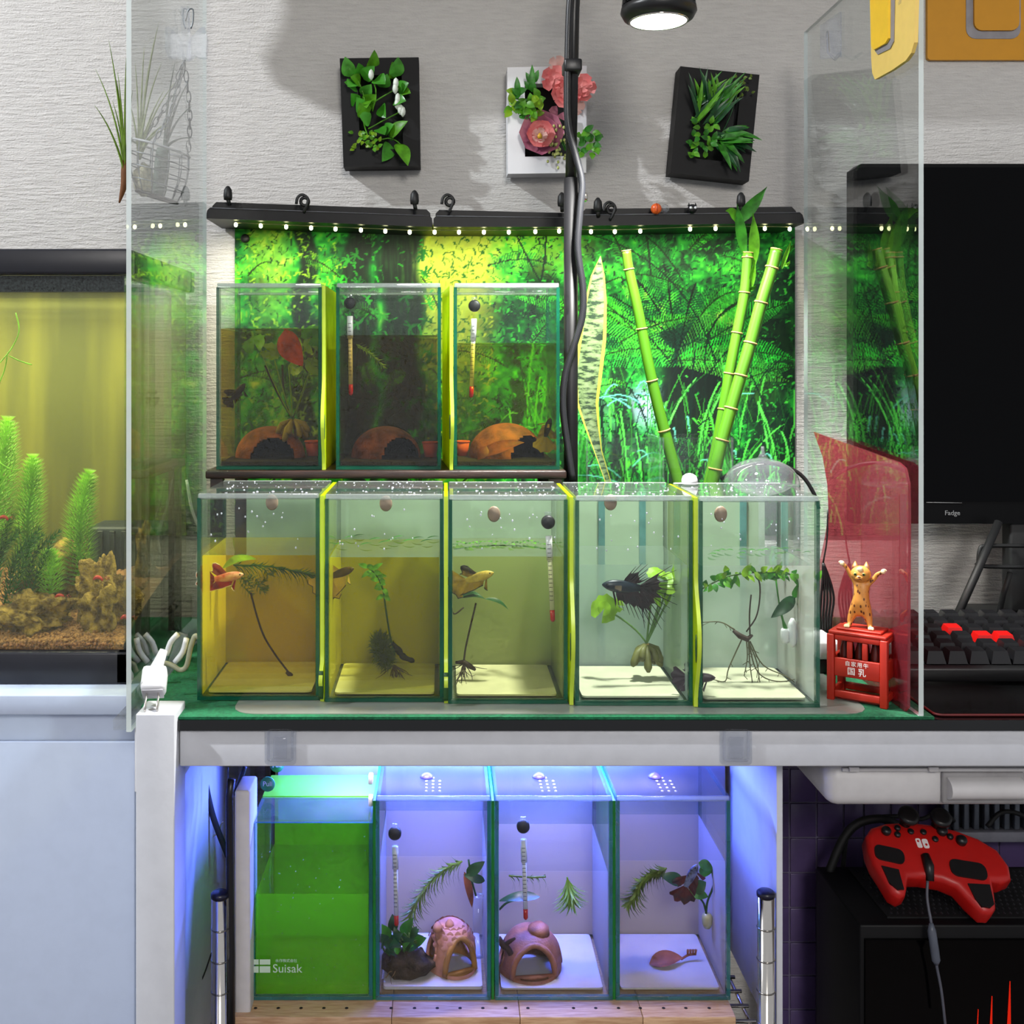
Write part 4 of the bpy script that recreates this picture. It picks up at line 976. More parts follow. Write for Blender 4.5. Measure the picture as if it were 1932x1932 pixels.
Y = MIDY[3]+.04
betta('dark blue crowntail betta with spiky red-black fins in the fourth tank', P(1172, 1106, Y), (-1, -.1, .08), (0, 0, 1), .028,
      M('betta_navy', (18, 34, 50), .35, var=.4, vscale=150), M('fin_black_red', (44, 16, 20), .45, var=.6, vscale=110, trans=.2, c2=(16, 10, 14)), None, 1, (1, .1, -.45), 1.0, .95, .8)
t = thing('banana_plant', 'banana plant with yellow-green leaves and fat finger roots in the fourth tank', 'aquatic plant', P(1222, 1285, Y+.02))
hub = P(1220, 1214, Y+.02)
for a, cp in (((1143, 1150), (1200, 1180)), ((1245, 1130), (1235, 1170)), ((1262, 1100), (1245, 1150)), ((1285, 1085), (1250, 1150)), ((1232, 1105), (1225, 1160))):
    m = MB(); m.tube(bez(hub, P(*cp, Y+.02), P(*a, Y+.02), 8), .0009, 6); m.build('stalk', M('plant_stalk_green', (84, 124, 50), .5), t)
for c, R, nr, ro in (((1140, 1148), .0125, (-.5, -.8, .3), 0.4), ((1246, 1122), .011, (.5, -.8, .4), 1), ((1262, 1098), .0115, (0, -.8, .8), 2), ((1286, 1082), .010, (.3, -.7, .6), 3), ((1240, 1082), .009, (0, -.4, 1), 4), ((1165, 1142), .006, (.3, -.9, .3), 2)):
    m = MB(); lobed(m, P(*c, Y+.018), R, nr, ro, seed=ro); m.build('leaf', LEAFY, t)
m = MB(); banana(m, hub, 15, .021, .0034, rg, .9); m.build('finger_roots', M('banana_root', (104, 104, 44), .55, var=.2), t)
m = MB(); roots(m, hub, 5, .016, 1.2, rg, .0008); m.build('fine_roots', M('root_straw', (186, 160, 86), .6), t)

Y = MIDY[4]+.035
betta('dark betta peeking from behind the lime divider in the rightmost tank', P(1322, 1278, Y-.02), (1, -.2, 0), (0, 0, 1), .02,
      M('betta_plum', (70, 46, 58), .4, var=.4), M('fin_plum', (50, 30, 42), .5, trans=.2), None, 0, (-1, .2, -.2), .5, .4)
t = thing('floating_fern', 'floating fern leaves across the surface of the rightmost tank', 'aquatic plant', P(1420, 1075, Y))
zl = MID[4][3]
for row, (pa, pb) in enumerate((((1322, 1112), (1420, 1080)), ((1420, 1080), (1535, 1098)))):
    st = path(PP([pa, ((pa[0]+pb[0])/2, (pa[1]+pb[1])/2-8), pb], Y+.01), 7)
    m = MB(); m.tube(st, .0007, 5); m.build('stem', WEEDD, t)
    for i, p in enumerate(st[1:]):
        for s in (-1, 1):
            m = MB(); d = Vector((.0035*rg.gauss(.6, 1), -.004*rg.random(), s*(.004+.005*rg.random())+.0015*rg.gauss(0, 1))); o = p+Vector((rg.gauss(0, .0016), rg.gauss(0, .003), rg.gauss(0, .0012)))
            m.leaf(o, o+d, .0040+.002*rg.random(), (rg.gauss(0, .5), -1, .6*rg.random()), .15, .2, 5); m.build('leaf', [LEAFF, LEAFY, LEAFG][rg.randrange(3)], t)
for k in range(14):
    q = Vector((P(1330+k*14, 0, Y+.03).x, Y+.02+.03*rg.random(), zl+.001)); m = MB()
    m.leaf(q, q+Vector((.007, -.005, .001)), .006, (0, 0, 1), .1, .15, 4); m.build('leaf', LEAFG, t)
t = thing('rooted_rhizome', 'dark rhizome with long hair roots standing in the rightmost tank', 'aquatic plant', P(1410, 1300, Y+.02))
m = MB(); m.tube(PP([(1384, 1190), (1396, 1200), (1410, 1206), (1420, 1198)], Y+.02), [.0015, .0025, .0026, .001], 8); m.build('rhizome', ROOT, t)
for pts in ([(1426, 1078), (1434, 1110), (1428, 1160), (1408, 1192)], [(1417, 1122), (1414, 1160), (1415, 1200)]):
    m = MB(); m.tube(path(PP(pts, Y+.02), 5), .0007, 5); m.build('stalk', ROOT, t)
for pts in ([(1386, 1188), (1360, 1174), (1325, 1174)], [(1400, 1205), (1375, 1260), (1368, 1285), (1345, 1282)], [(1412, 1208), (1415, 1255), (1420, 1290)], [(1412, 1208), (1425, 1260), (1450, 1282), (1490, 1284), (1530, 1266)], [(1415, 1210), (1440, 1255), (1490, 1280), (1522, 1315)], [(1408, 1205), (1410, 1240), (1404, 1275)], [(1412, 1210), (1428, 1250), (1435, 1290), (1455, 1300)]):
    m = MB(); st = path(PP(pts, Y+.02), 5); m.tube(st, [.0007*(1-.5*i/len(st)) for i in range(len(st))], 5)
    for p in st[2::2]: m.tube([p, p+Vector((rg.gauss(0, .003), rg.gauss(0, .002), -.002-.003*rg.random()))], .0003, 4)
    m.build('root', M('root_grey', (92, 88, 58), .7), t)
t = thing('anubias', 'dark green anubias leaves in a white clip holder in the rightmost tank', 'aquatic plant', P(1495, 1215, Y))
for a, b, w2 in (((1500, 1126), (1454, 1166), .011), ((1505, 1130), (1534, 1150), .014), ((1500, 1128), (1508, 1098), .009), ((1530, 1150), (1507, 1152), .008), ((1440, 1086), (1490, 1082), .009)):
    m = MB(); m.leaf(P(*a, Y+.015), P(*b, Y+.01), w2, (0, -1, .3), .1, .25, 8); m.build('leaf', LEAFG if b[0] > 1530 else LEAFD if w2 > .0095 else LEAFG, t)
for pts in ([(1464, 1095), (1472, 1150), (1483, 1190)], [(1520, 1152), (1514, 1175), (1508, 1190)]):
    m = MB(); m.tube(path(PP(pts, Y+.015), 4), [.0007]*4+[.001]*3+[.0018]*2, 6); m.build('stalk', LEAFG, t)
t = thing('plant_holder', 'white plastic clip holder for the anubias in the rightmost tank', 'clip', P(1495, 1222, Y))
m = MB()
c = P(1495, 1195, Y+.014); m.lathe(c, [(.0012, -.012), (.0035, -.008), (.0038, .008), (.0014, .013)], 12); m.build('stem', WHITEP, t)
for s in (-1, 1):
    m = MB(); m.lathe(c+Vector((s*.0065, 0, -.002)), [(.0028, -.006), (.0036, -.004), (.0036, .004), (.0028, .006)], 12); m.build('holder_cup', WHITEP, t)

# ------------------------------------------------------------------ contents of the upper row
Y = UY+.045
t = thing('lily_plant', 'yellow-green lobed plant with finger roots in the left upper tank', 'aquatic plant', P(552, 830, Y))
hub = P(552, 790, Y)
for a in ((600, 640), (590, 685), (545, 692), (490, 655), (515, 668)):
    m = MB(); m.tube(bez(hub, P((hub.x*0+a[0]+552)/2, 740, Y), P(*a, Y), 8), .0008, 5); m.build('stalk', LEAFY, t)
for c, R, nr, ro in (((590, 634), .012, (.3, -.8, .5), 0), ((586, 652), .008, (.3, -.9, .2), 1.4), ((592, 690), .010, (.4, -.7, .5), 2), ((558, 694), .008, (-.2, -.9, .4), 3), ((480, 648), .012, (-.3, -.7, .6), 1), ((510, 664), .010, (.2, -.8, .5), 5)):
    m = MB(); lobed(m, P(*c, Y), R, nr, ro, seed=ro); m.build('leaf', LEAFY if R < .0118 else LEAFF, t)
m = MB(); banana(m, hub, 10, .024, .0030, rg, .5); m.build('finger_roots', M('banana_root_dark', (128, 116, 50), .5), t)
for pts in ([(500, 690), (520, 735), (548, 785)], [(533, 688), (536, 740), (550, 788)]):
    m = MB(); m.tube(path(PP(pts, Y+.01), 4), .001, 5); m.build('stalk', ROOT, t)
t = thing('almond_leaf', 'curled orange-red dead leaf hanging at the surface of the left upper tank', 'leaf', P(550, 690, Y))
m = MB(); m.leaf(P(538, 622, Y-.01), P(572, 690, Y-.005), .026, (-.4, -1, 0), .12, .35, 9); m.build('blade', M('red_dead_leaf', (206, 84, 30), .55, var=.4, vscale=70, trans=.3), t)
m = MB(); m.tube([P(572, 690, Y-.005), P(580, 702, Y-.005)], .0008, 5); m.build('leaf_stalk', ROOT, t)
betta('slim dark fish hanging diagonally in the left upper tank', P(450, 738, Y), (.7, -.1, .75), (-.7, 0, .7), .017, M('fish_dark', (28, 24, 22), .45), M('fin_dark', (36, 30, 26), .5, trans=.2), None, 0, (-.7, 0, -.75), .45, .2, .5)
betta('dark betta with yellowish fins in the right upper tank', P(1034, 806, Y-.02), (.2, -.3, 1), (1, 0, 0), .017, M('fish_black', (20, 18, 18), .45), M('fin_olive', (150, 132, 50), .5, trans=.3), None, 0, (-.1, 0, -1), .75, .4, .8)
t = thing('almond_leaf', 'torn brown leaf lying before the cave in the right upper tank', 'leaf', P(940, 868, UY+.015))
m = MB(); m.leaf(P(905, 858, UY+.02), P(990, 838, UY+.02), .014, (0, -.7, .6), .06, .6, 9, wave=.03); m.build('blade', LEAFB, t)
m = MB(); m.leaf(P(918, 842, UY+.018), P(900, 868, UY+.014), .010, (.3, -1, .2), .2, .4, 6); m.build('torn_flap', LEAFB, t)
t = thing('yellow_weed', 'pale yellow leafy sprig in the middle upper tank', 'aquatic plant', P(720, 690, Y))
st = path(PP([(672, 650), (695, 664), (722, 690)], Y), 5); m = MB(); m.tube(st, .0006, 5); m.build('stem', LEAFY, t)
m = MB(); sprig(m, st, .008, .0018, .003, 4, .8, .6, rg); m.build('foliage', LEAFY, t, kind='stuff')
# ------------------------------------------------------------------ lower row under the desk
LY, LD, LZ0 = .985, .110, .4438
SHZ = .4434
# rack with chrome poles and wire shelf
rack = thing('wire_rack', 'chrome wire rack with ringed poles under the desk', 'rack', (.05, 1.05, 0))
for px, Y, ztop in ((415, .957, P(0, 1692, .957).z), (1445, .952, P(0, 1690, .952).z)):
    c = P(px, 0, Y); m = MB(); m.cyl((c.x, Y, .001), (c.x, Y, ztop), .0072, n=20); pole = m.build('pole', CHROME, rack)
    m = MB(); m.lathe((c.x, Y, ztop), [(.0078, 0), (.0078, .003), (.006, .0045), (.0005, .005)], 20); m.build('end_cap', M('blue_black_cap', (20, 20, 44), .3), pole)
    k = 0; z = ztop-.0265
    while z > .40:
        m = MB(); m.torus((c.x, Y, z), .0071, .0008, (0, 0, 1), 20, 6); m.build('groove_ring', M('chrome_ring', (160, 156, 150), .25, metal=1), pole); z -= .0268
for px, Y in ((415, 1.24), (1445, 1.24)):
    x = P(px, 0, .955).x; m = MB(); m.cyl((x, Y, .001), (x, Y, .56), .0072, n=16); m.build('pole', CHROME, rack)
for k in range(13):
    y = .957+.283*k/12; m = MB(); m.tube([(-.19, y, .428), (.272, y, .428)], .0016 if k not in (0, 12) else .003, 6); m.build('shelf_wire', CHROME, rack)
for x in (-.186, -.02, .14, .254, .268):
    m = MB(); m.tube([(x, .957, .4245), (x, 1.24, .4245)], .0018, 6); m.build('support_wire', CHROME, rack)
wb_ = thing('wooden_board', 'light pine board with a row of small holes under the lower tanks', 'board', (.04, 1.03, .431))
PINE = M('pine_wood', (196, 160, 126), .6, var=.25, vscale=8, stretch=(6, 60, 60), c2=(168, 128, 94))
edges = [-.182, -.045, .065, .17, .2495]
for a, b in zip(edges[:-1], edges[1:]):
    m = MB(); m.box((a+.0002, .960, .4300), (b-.0002, 1.118, SHZ), .0006); m.build('plank', PINE, wb_)
for px in [482, 525, 568, 611, 654, 738, 782, 825, 868, 911, 954, 996, 1082, 1124, 1167, 1208, 1252, 1294, 1338]:
    m = MB(); q = P(px, 1900, .9735); m.lathe((q.x, .9735, SHZ+.0001), [(.0016, 0), (.0013, .0003), (.0005, .0003)], 10); m.build('hole', M('drilled_hole', (30, 20, 14), .8), wb_)
# side boards
m = MB(); m.box((.2815, .952, .4250), (.2870, 1.125, .676), .0008); m.build('side_board', M('white_side_board', (214, 216, 224), .5, var=.03), **tg('white board standing right of the lower tanks beside the chrome pole', 'board'))
m = MB(); m.box((-.1805, .967, .4310), (-.1668, 1.004, .634), .002); m.build('foam_board', M('white_foam_board', (206, 202, 204), .7, var=.05), **tg('thick white foam board standing left of the green tank', 'board'))
m = MB(); m.tube(PP([(437, 1470), (433, 1500), (434, 1650), (436, 1800), (436, 1940)], .958), .0034, 10); m.build('rubber_hose', BLACKP, **tg('black hose running down beside the foam board', 'hose'))
m = MB(); m.box((-.163, 1.104, .4436), (.276, 1.109, .672)); m.build('back_board', M('grey_violet_board', (150, 148, 162), .6, var=.04), **tg('pale pinkish board standing behind the lower tanks', 'board'))
# the LED bar that lights the lower row
t = thing('led_bar', 'violet-blue LED bar fixed under the desk top above the lower tanks', 'light bar', (.05, 1.06, .67))
m = MB(); m.box((-.19, 1.03, .6725), (.29, 1.09, .684), .001); m.build('housing', WHITEP, t)
m = MB(); m.box((-.185, 1.034, .6705), (.285, 1.086, .6722)); m.build('diffuser', E('violet_led', (120, 120, 255), 3.0), t)

LPX = [(474, 703), (709, 926), (934, 1156), (1162, 1378)]
LL = ['fish tank of vivid green water at the left end of the lower row', 'lower fish tank with the pink cave and leafy driftwood', 'lower fish tank with the brown pig-shaped cave and red thermometer', 'lower fish tank at the right end, a dead leaf on its floor']
LW = [None]+[G('water_lower', (.97, .95, .94), refl=.01, gain=.3)]*3
LWB = G('water_lower_back', (.95, .90, .89), murk=(.92, .80, .82), mfac=.75, refl=.01, gain=.3)
GREENF = G('water_green_front', (.45, .85, .08), murk=(.20, .72, .01), mfac=.55, refl=.01, gain=.3)
GREENB = G('water_green', (.25, .7, .05), murk=(.30, .92, .01), mfac=.75, refl=.01, gain=.3)
LWL = [1690, 1620, 1648, 1628]; LT = []
for i, (a, b) in enumerate(LPX):
    x0, x1 = P(a, 0, LY).x, P(b, 0, LY).x; wl = P(0, LWL[i], LY).z
    z1 = P(0, 1553 if i == 0 else 1503, LY).z
    tk = tank(LL[i], x0, x1, LY, LZ0, z1, LD, wl, GREENF if i == 0 else LW[i], WT2, TEDGE, 'lower row of four fish tanks', lid=i > 0, wback=GREENB if i == 0 else LWB)
    LT.append((x0, x1, wl, z1, tk))
    if i:
        m = MB(); m.prism(rr(x0+.006, LY+.010, x1-.007, LY+LD-.006, .003, LZ0+GT+.0006, axis='xy'), (0, 0, .0028 if i == 1 else .0016)); m.build('floor_plate', M('white_floor_plate', (186, 182, 186), .5, var=.04), tk)
# strips between the lower tanks
for k, (a, b) in enumerate(((703, 709), (926, 934), (1156, 1162))):
    x = P((a+b)/2, 0, LY).x
    m = MB(); m.box((x-.0012, LY+.001, LZ0), (x+.0012, LY+LD, LT[k+1][3]-.004)); m.build('tank_divider', M('green_divider', (40, 150, 60), .3, trans=.4), **tg('thin green sheet between the '+['first and second', 'second and third', 'third and fourth'][k]+' lower tanks', 'divider', 'green sheets between the lower tanks'))
# green tank: lime sheet behind, half lids, stickers and print
x0, x1, wl, z1, gt = LT[0]
m = MB(); m.box((x0+.005, LY+LD-.0062, LZ0+.004), (x1-.005, LY+LD-.0040, z1-.002)); m.build('lime_back_sheet', M('lime_sheet', (120, 220, 30), .4, var=.06, trans=.4), gt)
for k, (y0, y1) in enumerate(((LY+.001, LY+.053), (LY+.056, LY+LD-.001))):
    m = MB(); m.box((x0+.001, y0, z1+.0004), (x1-.001, y1, z1+.0024)); ld = m.build('half_lid', LIDM if k == 0 else G('lime_half_lid', (.5, .9, .2), murk=(.35, .95, .08), mfac=.6, refl=.06), gt)
    c = P([504, 522][k], [1500, 1462][k], [LY+.05, LY+LD-.004][k])
    m = MB(); m.lathe((c.x, y1, z1+.0145 if k == 0 else z1+.012), [(.0002, -.0006), (.0068, -.0005), (.0068, .0005), (.0002, .0006)], 24, 'y'); st = m.build('sticker', M('green_sticker', (78, 166, 62) if k else (64, 142, 84), .4, var=.03), ld)
    text('lettering', 'Pull', .0062, WHITEP, ld, (c.x, y1-.0009, z1+(.0148 if k == 0 else .0123)), (PI/2, 0, 0))
for k, px in enumerate((700,)):
    for py in (1473, 1514):
        m = MB(); q = P(699, py, LY+.02); m.box((q.x-.002, LY+.02, q.z-.004), (q.x+.002, LY+.03, q.z+.004), .001); m.build('lid_clip', WHITEP, gt)
PRINT = M('white_print', (206, 228, 210), .5, var=.05, alpha=.85)
q = P(542, 1828, LY-.0004); text('print', 'Suisak', .0105, PRINT, gt, q, (PI/2, 0, 0), .0001)
q = P(540, 1813, LY-.0004); text('print', '水作株式会社', .0032, PRINT, gt, q, (PI/2, 0, 0), .0001)
for px, py, w_, h_ in ((500, 1815, 10, 9), (500, 1829, 10, 11), (483, 1815, 5, 9), (483, 1829, 5, 11)):
    q = P(px, py, LY-.0004); w_ *= LY/F; h_ *= LY/F; m = MB(); m.box((q.x-w_, q.y-.0001, q.z-h_*.55), (q.x+w_, q.y, q.z+h_*.55)); m.build('print_square', PRINT, gt)
rg = random.Random(31)
m = MB()
for k in range(70):
    q = P(485+205*rg.random(), 1560+300*rg.random()**.8, LY-.0004); m.ball(q, .0004+.0003*rg.random(), 6, 4)
m.build('droplets', CLEARP, gt, kind='stuff')
# droplets and suction cups under the lids
for k, (px, py) in enumerate(((805, 1483), (1018, 1475), (1238, 1472))):
    x0, x1, wl, z1, tk = LT[k+1]; m = MB()
    q = P(px, py, LY+.04)
    cc = Vector((q.x, LY+LD*.42, z1+.0001))
    t = thing('suction_cup', 'dark suction cup lying on the lid of the '+['second', 'third', 'fourth'][k]+' lower tank', 'suction cup', cc, 'suction cups on the lower lids')
    m.lathe(cc, [(.0062, 0), (.0064, .001), (.004, .003), (.0015, .0042)], 18); m.build('cup', M('violet_rubber', (70, 66, 150), .4), t)
    m = MB()
    for j in range(14): m.ball((cc.x+.004+.012*(j % 3)/2-.004, LY+.012+.008*(j//3), z1+.0004), .0013, 7, 5, (1, 1, .5))
    m.build('lid_droplets', M('bright_droplet', (240, 240, 255), .1, alpha=.6), tk, kind='stuff')
thermometer('thermometer in front of the leafy driftwood, dark red bulb', (745, 1572), (748, 1747), LY+.008)
thermometer('thermometer with bright red bulb in the tank of the brown cave', (987, 1559), (992, 1735), LY+.008)

# clay caves: a hollow arch shell with a front doorway and a side window
def cave(label, pos, W, D, H, rz, mat, inner, scales, cat_parts):
    t = thing('clay_cave', label, 'cave', pos, 'clay caves in the lower tanks')
    xf = Matrix.Translation(pos) @ Matrix.Rotation(rz, 4, 'Z')
    def S(u, v, k):      # u angle around, v height 0..1
        r = max(.0004, math.cos(v*PI/2))**.55
        a = u
        bump_ = 1+.03*math.sin(a*3+v*5)
        return Vector((math.cos(a)*W/2*r*bump_*k, math.sin(a)*D/2*r*bump_*k, H*(math.sin(v*PI/2*.98))*(1 if k == 1 else .93)))
    NU, NV = 48, 18
    def hole(u, v):
        du = (u+PI/2+PI) % (2*PI)-PI
        if (du/.78)**2+((v-.0)/.66)**2 < 1 and v > .045: return True
        for uc in (.15, PI-.15, PI/2):
            d2 = (u-uc+PI) % (2*PI)-PI
            if (d2/.42)**2+((v-.32)/.24)**2 < 1: return True
        return False
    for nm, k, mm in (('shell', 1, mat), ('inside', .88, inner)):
        m = MB(xf)
        for i in range(NV):
            for j in range(NU):
                u0, u1, v0, v1 = 2*PI*j/NU, 2*PI*(j+1)/NU, i/NV, (i+1)/NV
                if hole((u0+u1)/2, (v0+v1)/2): continue
                m.add([S(u0, v0, k), S(u1, v0, k), S(u1, v1, k), S(u0, v1, k)], [(0, 1, 2, 3)], True)
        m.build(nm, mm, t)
    m = MB(xf)
    m.tube([S(-PI/2+.80*math.cos(a), max(.03, .68*math.sin(a)), .97) for a in [PI*k/16 for k in range(17)]], .0028, 8)
    m.tube([S(-PI/2-.78, .03, .97), S(-PI/2+.78, .03, .97)], .0026, 8); m.build('door_rim', inner if scales else mat, t)
    for uc in (.15, PI-.15):
        m = MB(xf); m.tube([S(uc+.44*math.cos(a), .32+.25*math.sin(a), .97) for a in [2*PI*k/18 for k in range(19)]], .0018, 6); m.build('window_rim', mat, t)
    if scales:
        for i in range(5):
            for j in range(13):
                u = 2*PI*(j+.5*(i % 2))/13; v = .45+.1*i
                if hole(u, v): continue
                m = MB(xf); p = S(u, v, 1.01); n_ = Vector((math.cos(u), math.sin(u), .6)).normalized()
                m.leaf(p+Vector((0, 0, .004)), p+n_*.0012-Vector((0, 0, .002)), .006, n_, .12, .1, 3); m.build('scale', mat, t)
        m = MB(xf)
        for s in (-1, 1): m.lathe((s*.006-.010, -.004, H*.93), [(.005, 0), (.004, .004), (.0015, .0075)], 8)
        m.build('crest', mat, t)
    else:
        m = MB(xf); m.lathe((.007, -.004, H*.90), [(.0105, 0), (.0095, .006), (.005, .0095), (.001, .010)], 14); m.build('knob', mat, t)
    return t
FZ = LZ0+GT+.0036
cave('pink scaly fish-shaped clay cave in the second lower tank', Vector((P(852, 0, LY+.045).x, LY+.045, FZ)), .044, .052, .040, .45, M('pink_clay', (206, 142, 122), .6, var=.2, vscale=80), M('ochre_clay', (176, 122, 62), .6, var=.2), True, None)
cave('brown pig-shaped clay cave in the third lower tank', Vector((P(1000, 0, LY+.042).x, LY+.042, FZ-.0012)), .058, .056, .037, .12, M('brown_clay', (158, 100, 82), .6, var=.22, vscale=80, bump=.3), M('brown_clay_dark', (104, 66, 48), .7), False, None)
# leafy driftwood in tank 2
t = thing('leafy_driftwood', 'bushy anubias tied to dark driftwood in the second lower tank', 'aquatic plant', P(760, 1840, LY+.03))
c0 = Vector((P(762, 0, LY+.03).x, LY+.03, FZ+.010)); m = MB(); rock(m, c0+Vector((.004, 0, .001)), .017, (1.35, .8, .72), 4, .5, 3); m.build('driftwood', BARK, t)
for k in range(26):
    a = 2*PI*k/26*3.1; b = c0+Vector((rg.gauss(-.004, .005), rg.gauss(0, .005), .008)); L = .016+.013*rg.random()
    e = b+Vector((math.cos(a)*.016*(.4+rg.random()), math.sin(a)*.011-.004, .010+.026*rg.random()))
    m = MB(); m.leaf(b.lerp(e, .45), e+Vector((math.cos(a)*.006, -.003, -.004*rg.random())), .0085+.003*rg.random(), (0, -.8, .6), .16, .25, 6); m.build('leaf', LEAFD if k % 3 else LEAFG, t)
m = MB()
for k in range(12): m.tube(bez(c0+Vector((rg.gauss(0, .006), 0, .004)), c0+Vector((rg.gauss(0, .012), -.006, .014)), c0+Vector((math.cos(k)*.017, -.005, .018+.012*rg.random())), 5), .0007, 5)
m.build('stalks', WEEDD, t, kind='stuff')
m = MB(); roots(m, c0+Vector((-.008, -.008, -.001)), 9, .014, .8, rg, .0006); m.build('roots', M('root_tan', (128, 100, 66), .7), t, kind='stuff')
# elodea stems
def elodea(label, pts, Y, L, w, step, per, mat, n=5, droop=.3):
    t = thing('elodea_stem', label, 'aquatic plant', P(*pts[-1], Y), 'elodea stems in the lower tanks')
    st = path(PP(pts, Y), 6); m = MB(); m.tube(st, .0009, 6); m.build('stem', mat, t)
    m = MB(); sprig(m, st, L, w, step, per, .9, .35, rg, droop, n); m.build('foliage', mat, t, kind='stuff')
ELO = M('elodea_green', (104, 130, 34), .5, var=.3, trans=.35)
ELB = M('elodea_bright', (118, 160, 30), .5, var=.3, trans=.35)
elodea('long arching elodea stem in the second lower tank', [(872, 1625), (840, 1640), (805, 1672), (785, 1705), (772, 1730)], LY+.05, .015, .0019, .0044, 7, ELO)
elodea('star-shaped elodea tip hanging in the third lower tank', [(1070, 1655), (1073, 1670), (1076, 1686)], LY+.035, .017, .0022, .0030, 10, ELB, droop=.5)
elodea('small elodea pieces at the surface of the third lower tank', [(960, 1652), (1000, 1655), (1030, 1654)], LY+.05, .010, .0014, .006, 5, ELO, droop=.7)
elodea('dense elodea stem in the right end lower tank', [(1258, 1638), (1235, 1648), (1212, 1662), (1196, 1690), (1190, 1698)], LY+.04, .014, .0024, .0032, 10, ELO)
# broad leaves
def broad(label, leaves, Y, stalks=()):
    t = thing('broad_leaf_plant', label, 'aquatic plant', P(*leaves[0][0], Y), 'broad leaf plants in the lower tanks')
    for a, b, w2, mat, nr in leaves:
        m = MB(); m.leaf(P(*a, Y), P(*b, Y), w2, nr, .10, .2, 8); m.build('leaf', mat, t)
    for pts in stalks:
        m = MB(); m.tube(path(PP(pts, Y), 5), .0010, 6); m.build('stalk', LEAFD, t)
broad('dark leaves at the right glass of the second lower tank', [((880, 1650), (915, 1625), .010, LEAFD, (0, -1, .4)), ((915, 1662), (874, 1650), .008, LEAFD, (0, -1, .4)), ((876, 1645), (890, 1712), .007, LEAFB, (.4, -1, 0))], LY+.04, ([(884, 1622), (890, 1660), (898, 1690)],))
broad('single broad dark leaf at the left of the third lower tank', [((1018, 1692), (940, 1702), .010, LEAFD, (0, -.6, 1))], LY+.03, ([(942, 1716), (955, 1704), (970, 1698)],))
broad('large round leaves beside the betta in the right end lower tank', [((1290, 1665), (1245, 1652), .012, LEAFD, (0, -.8, .6)), ((1330, 1630), (1328, 1655), .014, LEAFG, (.3, -1, .2)), ((1305, 1678), (1332, 1664), .014, LEAFD, (0, -1, .2)), ((1300, 1680), (1336, 1692), .010, LEAFG, (0, -1, .4)), ((1318, 1628), (1345, 1640), .010, LEAFG, (.2, -.8, .6))], LY+.05, ([(1343, 1640), (1346, 1670), (1335, 1700), (1332, 1725)], [(1362, 1645), (1355, 1680), (1360, 1725)], [(1300, 1675), (1325, 1700), (1332, 1720)]))
t = thing('plant_holder', 'clear double clip holder at the right glass of the right end lower tank', 'clip', P(1346, 1750, LY+.05))
for px in (1334, 1361):
    m = MB(); c = P(px, 1738, LY+.05); m.lathe(c, [(.003, -.006), (.0046, -.002), (.005, .004), (.0035, .007)], 12); m.build('holder_cup', M('pale_clip', (196, 190, 130), .4, alpha=.75), t)
for k, px in enumerate((898,)):
    t = thing('plant_tube', 'clear plastic planting tube at the right of the second lower tank', 'tube', P(px, 1800, LY+.06))
    m = MB(); c = P(px+4, 0, LY+.06); m.tube([Vector((c.x, c.y, FZ)), Vector((c.x, c.y, P(0, 1690, LY+.06).z))], .005, 14); m.build('tube', CLEARP, t)
    m = MB(); m.torus(Vector((c.x, c.y, P(0, 1690, LY+.06).z)), .005, .0006); m.build('rim', CLEARP, t)
betta('small blue-black betta swimming down among the leaves of the right end lower tank', P(1304, 1652, LY+.03), (.35, -.2, .8), (-.8, 0, .4), .021, M('betta_blue_white', (120, 130, 170), .35, var=.7, vscale=220, c2=(24, 24, 50)), M('fin_dark_red', (86, 24, 26), .5, var=.6, vscale=120, c2=(20, 18, 36), trans=.2), None, 0, (-.3, 0, -1), .6, .35, .6)
t = thing('almond_leaf', 'curled brown dead leaf lying on the floor of the right end lower tank', 'leaf', P(1270, 1830, LY+.05))
p = lambda x, y: Vector((P(x, 0, LY+.045).x, LY+.045+(1825-y)*.0006, FZ-.0002))
m = MB(); m.leaf(p(1226, 1822), p(1292, 1814)+Vector((0, 0, .002)), .016, (0, -.5, 1), .08, .5, 9, wave=.02); m.build('blade', M('copper_leaf', (176, 96, 68), .6, var=.25, trans=.2), t)
m = MB(); m.tube(path([p(1288, 1814)+Vector((0, 0, .002)), p(1303, 1808)+Vector((0, 0, .004)), p(1318, 1805)+Vector((0, 0, .004))], 4), .0011, 6)
for k in range(4): m.tube([p(1302+5*k, 1808)+Vector((0, 0, .004)), p(1303+5*k, 1808)+Vector((0, 0, .009))], [.0008, .0013], 5)
m.build('leaf_stalk', M('copper_leaf', (176, 96, 68)), t)
t = thing('driftwood_twig', 'dark twig leaning beside the brown cave in the third lower tank', 'driftwood', P(950, 1800, LY+.02))
m = MB(); m.tube(path(PP([(940, 1770), (948, 1782), (958, 1790), (964, 1800)], LY+.016), 3), .0028, 7); m.tube(PP([(950, 1784), (962, 1776), (972, 1770)], LY+.016), [.002, .0018, .001], 6); m.build('twig', M('dark_twig', (50, 26, 28), .8), t)
